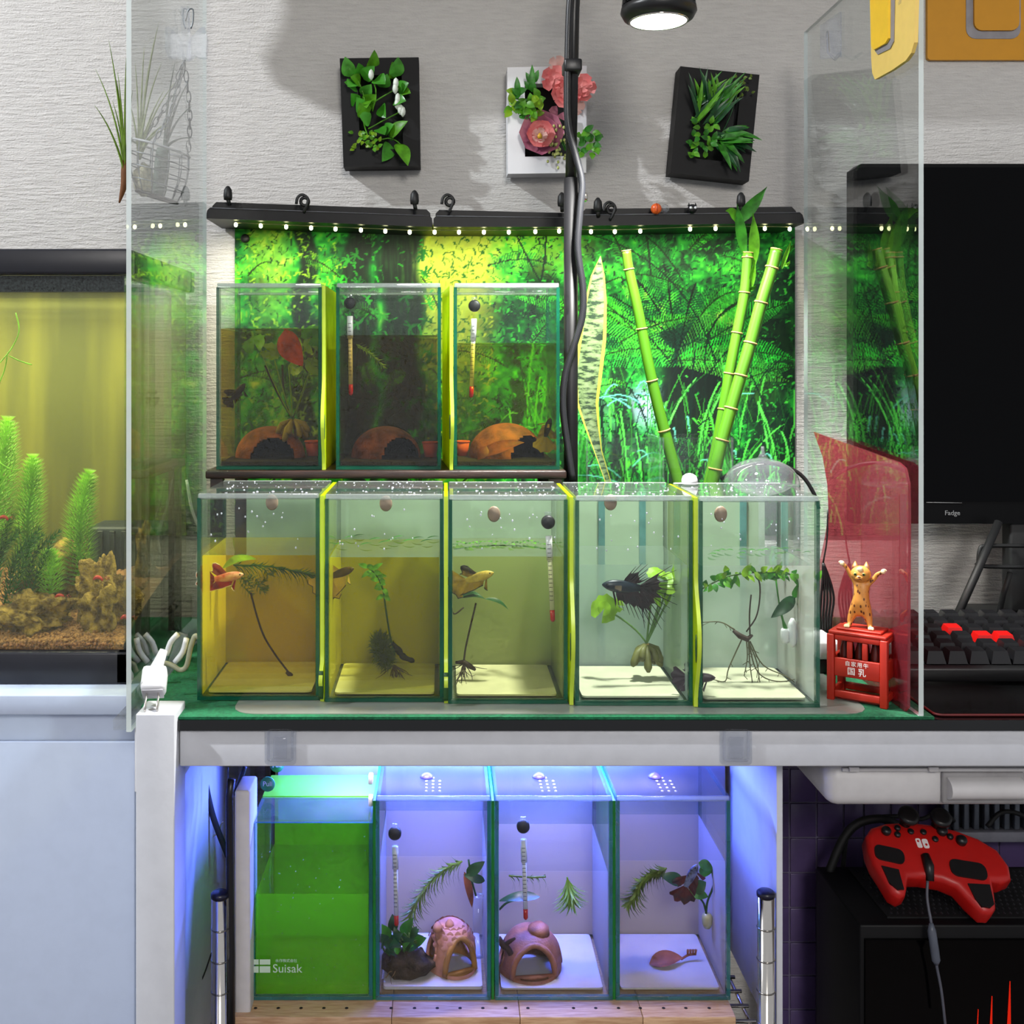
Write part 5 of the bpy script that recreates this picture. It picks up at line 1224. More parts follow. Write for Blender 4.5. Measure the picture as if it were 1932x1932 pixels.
# ------------------------------------------------------------------ right side: monitor, keyboard, stand
mon = thing('monitor', 'large black monitor standing right of the tanks', 'monitor', (.75, 1.22, .72))
a, b = P(1610, 988, 1.2), P(2150, 309, 1.2)
m = MB(); q = [(a.x, 1.2, a.z), (b.x, 1.2, a.z), (b.x, 1.2, b.z), (a.x+.008, 1.2, b.z), (a.x, 1.2, b.z-.006)]
m.prism(q, (0, .02, 0)); m.build('bezel', M('monitor_black', (4, 4, 5), .4, spec=.15), mon)
m = MB(); m.box((a.x+.004, 1.1985, a.z+.024), (b.x-.004, 1.1999, b.z-.004)); m.build('screen', M('dark_screen', (1, 1, 2), .15, spec=.12), mon)
text('logo_print', 'Fadge', .0072, M('grey_print', (120, 120, 122), .5), mon, P(1797, 968, 1.1992), (PI/2, 0, 0), .0002)
m = MB(); m.tube([P(1748, 948, 1.1990), P(1815, 949, 1.1990)], .0004, 4); m.build('bezel_line', M('grey_print', (120, 120, 122)), mon)
m = MB(); n0, n1 = P(1906, 1130, 1.205), P(2010, 960, 1.205); m.box((n0.x, 1.205, .735), (n1.x, 1.225, n1.z), .003); m.build('neck', BLACKM, mon)
m = MB(); m.box((n0.x-.03, 1.13, .7201), (n1.x+.03, 1.255, .735), .004); m.build('foot', BLACKM, mon)
# wire easel in front of the wall
t = thing('wire_easel', 'black wire stand leaning behind the keyboard under the monitor', 'stand', P(1800, 1180, 1.19))
def pe(l, Y0, Y1): return [P(x, y, Y0+(Y1-Y0)*i/(len(l)-1)) for i, (x, y) in enumerate(l)]
m = MB(); m.tube(pe([(1884, 985), (1845, 1075), (1800, 1175)], 1.185, 1.14), .0042, 8); m.build('front_leg', BLACKM, t)
m = MB(); m.tube(path(PP([(1940, 1030), (1862, 1030), (1849, 1036), (1846, 1060), (1850, 1068), (1940, 1070)], 1.175), 4), .0022, 8); m.build('side_loop', BLACKM, t)
m = MB(); m.tube(pe([(1906, 1080), (1893, 1120), (1880, 1180)], 1.19, 1.2), .003, 8); m.build('rear_leg', BLACKM, t)
m = MB(); m.tube(pe([(1800, 1174), (1960, 1174)], 1.14, 1.14), .003, 8); m.build('cross_bar', BLACKM, t)
# desk pad
m = MB(); m.prism(rr(.3965, .906, 1.10, 1.24, .006, .7172, axis='xy'), (0, 0, .0022)); m.cur = 1; q = rr(.3965, .906, 1.10, 1.24, .006, .7183, axis='xy'); m.tube([Vector(v) for v in q]+[Vector(q[0])], .0012, 6, False)
m.build('desk_pad', [M('black_desk_pad', (8, 8, 9), .25, var=.1), M('dark_red_hem', (88, 18, 18), .5)], **tg('black desk pad with dark red stitched edge under the keyboard', 'mat'))
# keyboard
kb = thing('keyboard', 'black mechanical keyboard with three red keys under the monitor', 'keyboard', (.6, 1.05, .7196))
tilt = .13; KX0, KY0 = .400, .988
kxf = Matrix.Translation((KX0, KY0, .7205)) @ Matrix.Rotation(tilt, 4, 'X')
m = MB(kxf); m.box((0, 0, .001), (.36, .128, .014), .002); m.build('case', BLACKP, kb)
RED = M('red_keycap', (196, 16, 14), .4, var=.04)
def keymesh(mat):
    mm = MB(); w0, w1, h = .0088, .0062, .0105
    mm.add([(-w0, -w0, 0), (w0, -w0, 0), (w0, w0, 0), (-w0, w0, 0), (-w1, -w1+.001, h), (w1, -w1+.001, h), (w1, w1, h), (-w1, w1, h)], [(4, 5, 6, 7), (0, 1, 5, 4), (1, 2, 6, 5), (2, 3, 7, 6), (3, 0, 4, 7)])
    o = mm.build('key_source', mat); me = o.data; bpy.data.objects.remove(o)
    zmin = min(v.co.z for v in me.vertices)
    return me
KM = {0: keymesh(M('black_keycap', (22, 22, 25), .35, var=.1)), 1: keymesh(RED)}
for r_ in range(6):
    for c_ in range(13):
        red = (r_, c_) in ((3, 3), (2, 4), (2, 5))
        if c_ > 11 and r_ > 3: continue
        o = bpy.data.objects.new('key', KM[1 if red else 0]); COL.objects.link(o); o.parent = kb
        p = kxf @ Vector((.016+c_*.0192+(.005 if r_ in (2, 3) else 0), .016+r_*.0192, .0150)); o.location = p-kb.location; o.rotation_euler = (tilt, 0, 0)
        if red: o['label'] = 'red keycap'
# ------------------------------------------------------------------ red sheet, crate, cat
RX = .3735
m = MB(); yz = [(1.131, .932)]
def ry(px): return RX*F/(px-XV)
pts = [(1535, 815), (1552, 862), (1561, 915), (1563, 965), (1557, 1010), (1546, 1060), (1545, 1110)]
poly = [Vector((RX, ry(x), P(x, y, ry(x)).z)) for x, y in pts]
poly += [Vector((RX, ry(1546), .7196)), Vector((RX, .912, .7196)), Vector((RX, .906, .725))]
poly += [Vector((RX, .904, .88)), Vector((RX, .905, .905)), Vector((RX, .912, .917)), Vector((RX, .925, .9205))]
m.prism(poly, (.0022, 0, 0))
m.build('red_acrylic_sheet', G('translucent_red', (.82, .34, .38), murk=(.52, .10, .14), mfac=.22, refl=.05, gain=.9), **tg('translucent red acrylic sheet with a curved edge behind the cat figurine', 'sheet'))

CR = M('red_crate_plastic', (170, 34, 16), .45, var=.08, vscale=40)
CRD = M('dark_red_bottle', (84, 16, 8), .35)
cp = P(1633, 1322, .935); cp.z = .7193; cp.x = P(1633, 0, .938).x; cp.y = .945
crz = math.radians(-36)
cxf = Matrix.Translation(cp) @ Matrix.Rotation(crz, 4, 'Z')
t = thing('bottle_crate', 'red plastic bottle crate under the cat figurine', 'crate', cp)
W2, D2, H2 = .0215, .0145, .0595
def cb(lo, hi, name='rail', bev=.0008, mat=CR, par=None):
    m = MB(cxf); m.box(lo, hi, bev); return m.build(name, mat, par or t)
for sx in (-1, 1):
    for sy in (-1, 1):
        cb((sx*W2-.003, sy*D2-.003, 0), (sx*W2+.003, sy*D2+.003, H2-.004), 'corner_post')
for sy in (-1, 1):
    y = sy*D2
    cb((-W2+.003, y-.0018, .003), (W2-.003, y+.0018, .009), 'bottom_rail')
    if sy < 0: cb((-W2+.003, y-.0022, .021), (W2-.003, y+.0012, .0365), 'name_panel')
    else: cb((-W2+.003, y-.0012, .021), (W2-.003, y+.0022, .0365), 'back_panel')
    cb((-W2+.003, y-.0018, .051), (W2-.003, y+.0018, .0555), 'top_rail')
    for k in range(2):
        x = -.0062+k*.0124; cb((x-.0022, y-.0016, .0366), (x+.0022, y+.0016, .0509), 'upright')
for sx in (-1, 1):
    x = sx*W2
    cb((x-.0018, -D2+.003, .003), (x+.0018, D2-.003, .009), 'bottom_rail'); cb((x-.0018, -D2+.003, .021), (x+.0018, D2-.003, .0365), 'side_panel'); cb((x-.0018, -D2+.003, .051), (x+.0018, D2-.003, .0555), 'top_rail')
cb((-W2-.002, -D2-.002, H2-.004), (W2+.002, D2+.002, H2-.001), 'lid', .001); cb((-W2+.003, -D2+.003, H2-.001), (W2-.003, D2-.003, H2+.0012), 'lid_step', .001)
cb((-W2+.004, -D2+.003, .0008), (W2-.004, D2-.003, .003), 'floor_grid', 0)
for i in range(3):
    for j in range(2):
        m = MB(cxf); m.lathe((-.0125+i*.0125, -.006+j*.012, .020), [(.0045, 0), (.0048, .012), (.0042, .022), (.002, .030), (.0018, .034)], 12); m.build('bottle', CRD, t)
WH = M('white_ink', (238, 236, 232), .5, var=.02)
q = cxf @ Vector((0, -D2-.0024, .0325)); text('lettering', '自家用牛', .0044, WH, t, q, (PI/2, 0, crz), .0001, 1.25)
q = cxf @ Vector((0, -D2-.0024, .0262)); text('lettering', '国 乳', .0068, WH, t, q, (PI/2, 0, crz), .0001)

# cat figurine: one continuous skinned body
ct = cxf @ Vector((-.001, -.001, H2+.0012))
cat = thing('cat_figurine', 'spotted orange cat figurine with both paws raised on the red crate', 'figurine', ct)
def skin_body(name, verts, edges, mat, parent, root=0, sub=2, xf=None):
    me = bpy.data.meshes.new(name); me.from_pydata([v[:3] for v in verts], edges, []); me.materials.append(mat)
    o = bpy.data.objects.new(name, me); COL.objects.link(o)
    md = o.modifiers.new('skin', 'SKIN'); md.use_smooth_shade = True
    o.modifiers.new('sub', 'SUBSURF').levels = sub; o.modifiers['sub'].render_levels = sub
    for i, v in enumerate(me.skin_vertices[0].data):
        r = verts[i][3]; v.radius = (r, r) if not hasattr(r, '__len__') else r; v.use_root = i == root
    dg = bpy.context.evaluated_depsgraph_get(); m2 = bpy.data.meshes.new_from_object(o.evaluated_get(dg)); bpy.data.objects.remove(o)
    mb = MB(xf); mb.add([v.co.copy() for v in m2.vertices], [list(p.vertices) for p in m2.polygons], True); bpy.data.meshes.remove(m2)
    return mb.build(name, mat, parent)
def cat_mat():
    m, t_, out = nt('spotted_cat_paint')
    v = texco(t_); vo = node(t_, 'ShaderNodeTexVoronoi', {'Vector': texco(t_, (1, 1, .55)), 'Scale': 330.0, 'Randomness': .8}); d = vo.outputs['Distance']
    spot = ramp(t_, d, [(.22, lin((92, 44, 18))), (.30, lin((206, 138, 62)))])
    bs = node(t_, 'ShaderNodeBsdfPrincipled', {'Base Color': spot, 'Roughness': .45}); t_.links.new(bs.outputs[0], out.inputs[0]); return m
CATM = cat_mat()
s = .001
V = [(0, 0, 20, 7.2), (.5, 0, 30, 6.6), (1, -.3, 38, 5.2), (0.5, -.6, 42.5, 3.6), (-7, 2, 12, 4.6), (-9.5, 1, 5, 2.7), (-9.8, -.5, 1.5, 2.3), (-11.5, -3, 1.3, 2.0),
     (6, -2, 12, 4.4), (7.5, -3.5, 5, 2.6), (8, -4.5, 1.6, 2.3), (8.6, -7, 1.4, 2.1),
     (-4.5, -.5, 41, 2.6), (-9, -1, 48, 2.2), (-12, -1.5, 54, 1.7), (-15.5, -2, 57.5, 1.9), (6, -1, 40, 2.7), (11, -1.5, 45, 2.3), (14, -2, 50, 1.9), (18.5, -2.2, 52, 2.0)]
E_ = [(0, 1), (1, 2), (2, 3), (0, 4), (4, 5), (5, 6), (6, 7), (0, 8), (8, 9), (9, 10), (10, 11), (2, 12), (12, 13), (13, 14), (14, 15), (2, 16), (16, 17), (17, 18), (18, 19)]
bxf = Matrix.Translation(ct) @ Matrix.Rotation(crz*.6, 4, 'Z') @ Matrix.Scale(.92, 4)
skin_body('body', [(a*s, b*s, c*s, r*s) for a, b, c, r in V], E_, CATM, cat, 0, 2, bxf)
PALE = M('cream_paint', (240, 214, 168), .5, var=.05); ORG = M('orange_cat_paint', (208, 142, 66), .45, var=.1)
hc = Vector((.0, -1.5, 49.0))*s
m = MB(bxf); m.ball(hc, 8.2*s, 20, 14, (1.08, .92, .93)); m.ball(hc+Vector((-1.2, -6.2, -2.6))*s, 3.3*s, 12, 8, (1.2, .8, .8)); head = m.build('head', ORG, cat)
for sx in (-1, 1):
    m = MB(bxf); e0 = hc+Vector((sx*4.8, .5, 5.2))*s; m.lathe(e0, [(3.0*s, 0), (2.3*s, 2.4*s), (.3*s, 6.2*s)], 8, sy=.55); m.build('ear', ORG, head)
    m = MB(bxf); m.lathe(e0+Vector((0, -1.0, .4))*s, [(2.0*s, 0), (1.4*s, 2*s), (.2*s, 4.6*s)], 8, sy=.4); m.build('inner_ear', M('pink_ear', (236, 190, 160), .5), head)
    m = MB(bxf); m.ball(hc+Vector((sx*3.6-1.0, -6.6, .8))*s, 1.7*s, 12, 8, (1, .6, .9)); m.cur = 1; m.ball(hc+Vector((sx*3.6-1.0, -7.5, .8))*s, .9*s, 8, 6, (1, .5, 1.2)); m.build('eye', [M('cat_eye_green', (150, 160, 70), .2), M('cat_pupil', (14, 12, 10), .2)], head)
m = MB(bxf); m.ball(hc+Vector((-1.2, -8.8, -1.4))*s, 1.0*s, 8, 6, (1.3, .6, .7)); m.tube([hc+Vector((-2.8, -8.4, -3.8))*s, hc+Vector((-1.2, -9.0, -3.0))*s, hc+Vector((.4, -8.4, -3.8))*s], .35*s, 5); m.build('nose', M('cat_nose', (120, 60, 44), .4), head)
m = MB(bxf); m.ball(hc+Vector((-.4, -5.6, 5.2))*s, 2.6*s, 10, 8, (1, .7, 1)); m.build('brow_patch', PALE, head)
for k, (x, z) in enumerate(((-16, 58), (19, 52.6))):
    m = MB(bxf)
    for j in range(4):
        a = -.9+.6*j; m.ball(Vector((x+math.sin(a)*2.2*(1 if k else -1)*.8+(.8 if k else -.8), -3.2+.3*j, z+math.cos(a)*2.0-.3))*s, 1.0*s, 8, 6)
    m.ball(Vector((x, -2.4, z))*s, 2.2*s, 10, 8); m.build('paw', PALE, cat)
for x, y in ((-12, -4), (8.8, -8)):
    m = MB(bxf); m.ball(Vector((x, y, 1.5))*s, 2.5*s, 10, 8, (1.1, 1.1, .65))
    for j in (-1, 0, 1): m.ball(Vector((x+j*1.5, y-2.2, 1.2))*s, 1.1*s, 8, 6)
    m.build('foot', PALE, cat)
m = MB(bxf); m.tube(path([Vector((2, 6, 14))*s, Vector((6, 10, 9))*s, Vector((4, 13, 3))*s], 4), [2.4*s, 2.3*s, 2.2*s, 2.1*s, 2*s, 1.9*s, 1.8*s, 1.7*s, 1.2*s], 8); m.build('tail', ORG, cat)

# white plug with its cable, clear cable clip and coiled cord at the left end
t = thing('power_plug', 'white two-pin power plug lying on the corner of the desk', 'plug', P(285, 1345, .905))
c = P(286, 1310, .902); c.z = .7325
pxf = Matrix.Translation(c+Vector((0, .004, .003))) @ Matrix.Rotation(.12, 4, 'Z') @ Matrix.Rotation(.75, 4, 'X')
m = MB(pxf); m.box((-.0098, .001, -.0075), (.0098, .022, .0085), .003); m.build('body', WHITEP, t)
m = MB(pxf); m.box((-.0084, -.0006, -.0066), (.0084, .0009, .0060), .0006); m.build('face_plate', M('grey_plug_face', (168, 166, 172), .5), t)
for s_ in (-1, 1):
    m = MB(pxf); m.box((s_*.0048-.0007, -.016, -.0026), (s_*.0048+.0007, -.0007, .0026), .0003); m.build('pin', CHROME, t)
m = MB(pxf); m.tube([(0, .021, 0), (.003, .028, .004), (.006, .036, .007)], [.006, .0045, .0034], 10); m.build('strain_relief', WHITEP, t)
CORD = M('grey_olive_cord', (150, 150, 124), .5, var=.1)
m = MB(); m.tube(path(PP([(302, 1268), (310, 1252), (326, 1256), (340, 1264), (352, 1256), (360, 1220), (368, 1200), (376, 1204)], .952), 5), .0022, 8); m.build('cord', CORD, t)
t = thing('cable_clip', 'clear plastic clip with grey cords lying left of the amber tank', 'clip', P(340, 1260, 1.0))
m = MB(); m.prism(PP([(312, 1262), (335, 1195), (352, 1200), (352, 1232), (318, 1278)], 1.0), (0, .006, 0)); m.build('plate', CLEARP, t)
for pts in ([(314, 1236), (322, 1212), (336, 1196)], [(330, 1250), (345, 1230), (352, 1204)]):
    m = MB(); m.tube(path(PP(pts, .996), 3), .0026, 8); m.build('cord_piece', WHITEP, t)
m = MB(); m.tube(path(PP([(258, 1318), (270, 1290), (290, 1262), (300, 1250)], .99), 4), .003, 8); m.build('grey_cord', M('grey_cord', (140, 140, 146), .5), **tg('thick grey cord seen through the left acrylic sheet', 'cord'))
m = MB(); m.tube(path(PP([(352, 905), (362, 960), (378, 1010), (372, 1060), (385, 1085)], 1.2), 5), .0016, 6); m.build('charging_cable', WHITEP, **tg('thin white cord hanging on the wall left of the amber tank', 'cord'))
for k, (pts, Y) in enumerate((([(1360, 905), (1390, 885), (1430, 874), (1470, 877), (1510, 895), (1535, 930), (1545, 960)], 1.12), ([(1562, 960), (1560, 1020), (1553, 1062)], 1.07))):
    m = MB(); m.tube(path(PP(pts, Y), 5), .0020 if k == 0 else .0008, 8); m.build('black_cable', BLACKP, **tg(['black cable arching over the rightmost middle tank', 'thin black wire hanging before the red sheet'][k], 'cable'))
t = thing('cable_bundle', 'bundle of black cables hanging right of the rightmost middle tank', 'cable', P(1560, 1190, 1.08))
for k in range(5):
    m = MB(); m.tube(path(PP([(1553, 1062), (1552+3*k, 1090), (1549+6*k, 1130), (1547+5*k, 1180), (1550+6*k, 1240)], 1.07), 4), .0012, 6); m.build('cable', BLACKP, t)
t = thing('adapter_box', 'white power adapter on a black box right of the tanks', 'adapter', P(1560, 1250, 1.02))
a, b = P(1545, 1245, 1.02), P(1588, 1212, 1.02)
m = MB(); m.box((a.x, 1.02, a.z), (b.x, 1.08, b.z), .002); m.build('adapter', WHITEP, t)
m = MB(); m.box((a.x, 1.022, .7194), (b.x-.004, 1.078, a.z-.0004), .002); m.build('black_base', BLACKP, t)
# ------------------------------------------------------------------ under the desk, right side
TR = M('white_tray_plastic', (206, 204, 206), .4, var=.04)
t = thing('desk_tray', 'white plastic pull-out tray hung under the desk beam at the right', 'tray', (.55, .98, .634))
x0 = .3167; zb, zt_ = .6337, .6765
m = MB(); bm = bmesh.new(); bmesh.ops.create_cube(bm, size=1)
for v in bm.verts: v.co = Vector((x0+(v.co.x+.5)*.56, .93+(v.co.y+.5)*.24, zb+(v.co.z+.5)*(zt_-zb)))
bmesh.ops.bevel(bm, geom=[e for e in bm.edges if min(v.co.z for v in e.verts) < zb+.001 or abs(e.verts[0].co.z-e.verts[1].co.z) > .01], offset=.011, segments=4, affect='EDGES', profile=.5)
m.frombm(bm, True); m.build('tray_body', TR, t)
m = MB(); q0, q1 = P(1590, 1462, .926), P(1932, 1449, .926); m.box((q0.x, .9265, q1.z-.0035), (q1.x+.2, .9299, q1.z-.0005), .0008); m.build('rim', TR, t)
h0, h1 = P(1787, 1508, .925), P(1926, 1466, .925)
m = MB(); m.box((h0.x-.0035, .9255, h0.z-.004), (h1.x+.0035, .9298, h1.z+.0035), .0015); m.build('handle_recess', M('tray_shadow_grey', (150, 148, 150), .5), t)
m = MB(); rows = []
for k in range(9):
    a = PI*k/8; rows.append([Vector((h0.x, .9255-.011*math.sin(a), (h0.z+h1.z)/2+.0088*math.cos(a))), Vector((h1.x, .9255-.011*math.sin(a), (h0.z+h1.z)/2+.0088*math.cos(a)))])
m.grid(rows); m.add([r[0] for r in rows], [tuple(range(9))]); m.add([r[1] for r in rows], [tuple(range(8, -1, -1))]); m.build('handle', TR, t)
for px in (1612, 1762):
    q = P(px, 1452, .924); m = MB(); m.box((q.x-.004, .9235, q.z-.002), (q.x+.004, .9264, q.z+.0022), .0006); m.build('slide_tab', TR, t)
# dark grid board at the back: each square a tile
t = thing('tile_board', 'dark purple tiled board behind the computer under the desk', 'board', (.42, 1.2, .3))
gx = [1440, 1490, 1541, 1592, 1630, 1681, 1732, 1783, 1834, 1885, 1936]; gyy = [1385, 1450, 1515, 1581, 1647, 1713, 1778, 1841, 1905, 1970]
o0, o1 = P(gx[0], gyy[-1], 1.2), P(gx[-1], gyy[0], 1.2)
m = MB(); m.box((o0.x, 1.2025, o0.z), (o1.x, 1.21, o1.z)); m.build('joint_bed', M('violet_grey_joint', (120, 112, 140), .5), t)
TL = M('dark_tile', (92, 76, 122), .3, var=.15, vscale=30)
for i in range(len(gx)-1):
    for j in range(len(gyy)-1):
        a, b = P(gx[i], gyy[j+1], 1.2), P(gx[i+1], gyy[j], 1.2); g = .0009
        if i > 4 and j > 3: continue
        m = MB(); m.box((a.x+g, 1.200, a.z+g), (b.x-g, 1.2024, b.z-g), .0006); m.build('tile', TL, t)
# grey ribbed radiator strip
t = thing('ribbed_vent', 'grey metal ribbed vent behind the red controller', 'vent', P(1860, 1580, 1.17))
v0, v1 = P(1775, 1575, 1.17), P(1990, 1512, 1.17)
m = MB(); m.box((v0.x, 1.172, v0.z), (v1.x, 1.18, v1.z)); m.build('back_plate', M('vent_dark', (40, 42, 50), .5), t)
k = 0; x = v0.x
while x < v1.x:
    m = MB(); m.box((x, 1.163, v0.z+.008), (x+.0055, 1.1718, v1.z), .001); m.build('rib', M('vent_grey', (104, 110, 122), .4, metal=.4), t); x += .0105
m = MB(); m.box((v0.x+.012, 1.158, v0.z-.003), (v1.x, 1.1718, v0.z+.0075), .001); m.build('lower_bar', M('vent_light', (130, 130, 142), .4), t)
# computer case
PX0, PY0, PY1, PZ = .377, 1.02, 1.14, .4924
pc = thing('computer_case', 'black computer case with perforated top under the desk', 'computer', (.6, 1.08, 0))
m = MB(); m.box((PX0, PY0, .03), (.85, PY1, PZ), .002); m.build('chassis', M('case_black', (8, 8, 11), .5, spec=.2), pc)
m = MB(); m.box((PX0+.03, PY0+.012, PZ), (.82, PY1-.008, PZ+.0015)); m.build('mesh_frame', M('case_mesh_black', (8, 8, 10), .6), pc)
m = MB()
for i in range(58):
    for j in range(11):
        x = PX0+.036+i*.0058+(.0029 if j % 2 else 0); y = PY0+.018+j*.0085; m.add([(x-.0016, y, PZ+.0016), (x, y-.0014, PZ+.0016), (x+.0016, y, PZ+.0016), (x, y+.0014, PZ+.0030)], [(0, 1, 3), (1, 2, 3), (2, 0, 3)])
m.build('mesh_perforation', M('mesh_glint', (60, 60, 66), .25, metal=.6), pc, kind='stuff')
m = MB(); m.box((PX0+.004, PY0-.004, .04), (.84, PY0-.0002, PZ-.012)); m.build('front_glass', M('smoked_front', (3, 3, 4), .1, spec=.15), pc)
for px, a, b, w_ in ((1868, 1880, 1990, .007), (1902, 1852, 1990, .010), (1842, 1905, 1990, .003)):
    q, q2 = P(px, a, PY0-.005), P(px, b, PY0-.005); m = MB(); m.tube([Vector((q.x+.002, PY0-.0045, q.z)), Vector((q.x, PY0-.0045, q2.z))], [.0006, w_/2], 8, flat=.4); m.build('red_led_strip', E('red_led', (230, 40, 20), .8), pc)
# game controller
gc = thing('game_controller', 'red wired game controller lying on the computer case', 'controller', P(1775, 1700, 1.06))
org = P(1770, 1632, 1.040)
al = math.radians(38)                # slope of the controller face
gxf = Matrix.Translation(org) @ Matrix.Rotation(al, 4, 'X')
sc = 1.040/F; fs = 1/math.sin(al+math.radians(24))
def g2(px, py, h=0): return Vector(((px-1770)*sc, (1632-py)*sc*fs*.98, h))
outl = [(1648, 1605), (1652, 1578), (1668, 1562), (1700, 1553), (1745, 1551), (1790, 1556), (1830, 1566), (1868, 1582), (1896, 1603), (1906, 1632), (1900, 1655), (1878, 1662), (1862, 1658), (1858, 1680), (1850, 1704), (1838, 1713), (1822, 1712), (1806, 1692), (1792, 1668), (1770, 1658), (1735, 1652), (1708, 1652), (1700, 1668), (1692, 1682), (1680, 1686), (1667, 1678), (1658, 1650), (1650, 1628)]
RC = M('red_controller', (186, 20, 16), .4, var=.06)
bm = bmesh.new(); vs = [bm.verts.new(g2(*p)) for p in reversed(outl)]; f = bm.faces.new(vs)
r = bmesh.ops.extrude_face_region(bm, geom=[f]); nv = [v for v in r['geom'] if isinstance(v, bmesh.types.BMVert)]
bmesh.ops.translate(bm, verts=nv, vec=(0, 0, -.024)); bmesh.ops.recalc_face_normals(bm, faces=bm.faces[:])
bmesh.ops.bevel(bm, geom=[e for e in bm.edges if abs(e.verts[0].co.z-e.verts[1].co.z) < .001], offset=.0058, segments=4, affect='EDGES', profile=.5, clamp_overlap=True)
m = MB(gxf); m.frombm(bm, True); m.build('shell', RC, gc)
def inlay(name, pts, h0, h1, mat, par=gc):
    m = MB(gxf); m.prism([g2(*p, h0) for p in pts], (0, 0, h1-h0)); return m.build(name, mat, par)
def rp(cx, cy, w, h, rot=0, n=4, r=.4):
    out = []; rad = min(w, h)*r
    for sx, sy, a0 in ((1, 1, 0), (-1, 1, PI/2), (-1, -1, PI), (1, -1, 1.5*PI)):
        for i in range(n+1):
            a = a0+PI/2*i/n; x = sx*(w/2-rad)+rad*math.cos(a); y = sy*(h/2-rad)+rad*math.sin(a)
            out.append((cx+x*math.cos(rot)-y*math.sin(rot), cy+x*math.sin(rot)+y*math.cos(rot)))
    return out[::-1]
inlay('stick_well', rp(1684, 1614, 54, 27, .22), -.001, .0016, BLACKP); inlay('stick_well', rp(1823, 1641, 66, 30, .16), -.001, .0016, BLACKP)
inlay('grip_pad', [(1662, 1634), (1692, 1641), (1690, 1675), (1678, 1676), (1667, 1664)][::-1], -.001, .0014, BLACKP); inlay('grip_pad', [(1812, 1665), (1852, 1667), (1846, 1700), (1836, 1706), (1822, 1704), (1815, 1690)][::-1], -.001, .0014, BLACKP)
for px, py, r_, h in ((1692, 1572, 9, .006), (1716, 1566, 6, .004), (1712, 1578, 6, .004), (1740, 1572, 6, .003), (1764, 1573, 6, .003), (1782, 1586, 6, .003), (1800, 1572, 10, .006), (1830, 1590, 10, .007), (1812, 1582, 6, .004)):
    m = MB(gxf); q = g2(px, py, -.001); m.lathe(q, [(r_*sc, 0), (r_*sc, h*.7), (r_*sc*.7, h), (.0001, h)], 14); m.build('button', BLACKP, gc)
for px, py in ((1735, 1556), (1796, 1560)):
    m = MB(gxf); q = g2(px, py, -.001); m.lathe(q, [(.0055, 0), (.004, .003), (.0038, .010), (.0095, .0125), (.0095, .016), (.006, .0175), (.0001, .0165)], 18); m.build('thumb_stick', BLACKP, gc)
LOGO = M('white_logo', (236, 226, 226), .4, var=.02)
lg = inlay('logo', rp(1748, 1593, 9.5, 17, 0, 4, .3), .0001, .0004, LOGO); inlay('logo', rp(1760.5, 1594, 11, 17, 0, 4, .3), .0001, .0004, LOGO)
inlay('logo_dot', rp(1747.5, 1589.5, 4, 4, 0, 3, .5), .0004, .0006, RC); inlay('logo_dot', rp(1761, 1596, 4.5, 4.5, 0, 3, .5), .0004, .0006, RC)
m = MB(gxf); m.tube([g2(1751, 1616, .001), g2(1750, 1636, .002), g2(1748, 1656, -.004)], [.004, .0048, .0036], 10); m.build('cable_boot', BLACKP, gc)
m = MB(); m.tube(path([P(1750, 1662, 1.02), P(1749, 1690, 1.015), P(1752, 1715, 1.01), P(1757, 1742, 1.005), P(1766, 1815, 1.0), P(1776, 1870, 1.0), P(1784, 1940, 1.0)], 6), .0013, 6); cb_ = m.build('cable', M('dark_grey_cable', (84, 86, 98), .5), gc)
m = MB(); m.tube([P(1757, 1742, 1.004), P(1758, 1756, 1.004), P(1766, 1812, 1.0), P(1767, 1820, 1.0)], [.0018, .0038, .0038, .0018], 10); m.build('breakaway_plug', M('grey_plug', (88, 94, 108), .4), gc)
for k, (pts, Y, r_) in enumerate((([(1558, 1650), (1575, 1610), (1605, 1570), (1640, 1545), (1690, 1540), (1740, 1545), (1775, 1528), (1800, 1550)], 1.15, .0022), ([(1562, 1650), (1590, 1585), (1620, 1553), (1665, 1545), (1700, 1560)], 1.13, .0045), ([(1590, 1640), (1595, 1590), (1600, 1570)], 1.15, .0026), ([(1862, 1560), (1885, 1535), (1910, 1532), (1945, 1545)], 1.14, .0024))):
    m = MB(); m.tube(path(PP(pts, Y), 6), r_, 8); m.build('black_cable', BLACKM, **tg(['thin black cable running behind the red controller', 'thick black cable looping left of the red controller', 'short black cable dropping behind the computer case', 'black cable lying on the ribbed vent'][k], 'cable'))
# under desk left: cables and a hook
for k, (pts, Y, r_) in enumerate((([(384, 1448), (392, 1500), (405, 1550), (430, 1615)], 1.08, .0030), ([(462, 1446), (450, 1480), (435, 1505)], 1.02, .0022), ([(430, 1448), (431, 1500)], 1.05, .0006), ([(402, 1790), (380, 1850), (350, 1900)], 1.05, .0007))):
    m = MB(); m.tube(path(PP(pts, Y), 6), r_, 8); m.build('black_cable', BLACKM, **tg(['thick black cable hanging under the desk at the left', 'black cable running to the hose beside the foam board', 'thin dark wire hanging straight under the desk beam', 'thin dark wire at the lower left under the desk'][k], 'cable'))
t = thing('wall_hook', 'white hook strip with a bent wire under the left end of the desk', 'hook', P(372, 1580, 1.1))
a, b = P(362, 1545, 1.1), P(377, 1440, 1.1)
m = MB(); m.box((a.x, 1.1, a.z), (b.x, 1.106, b.z), .001); m.build('strip', WHITEP, t)
m = MB(); m.tube(path(PP([(373, 1545), (374, 1575), (385, 1584), (410, 1572), (416, 1556), (420, 1550)], 1.098), 4), .0009, 6); m.build('wire', CHROME, t)
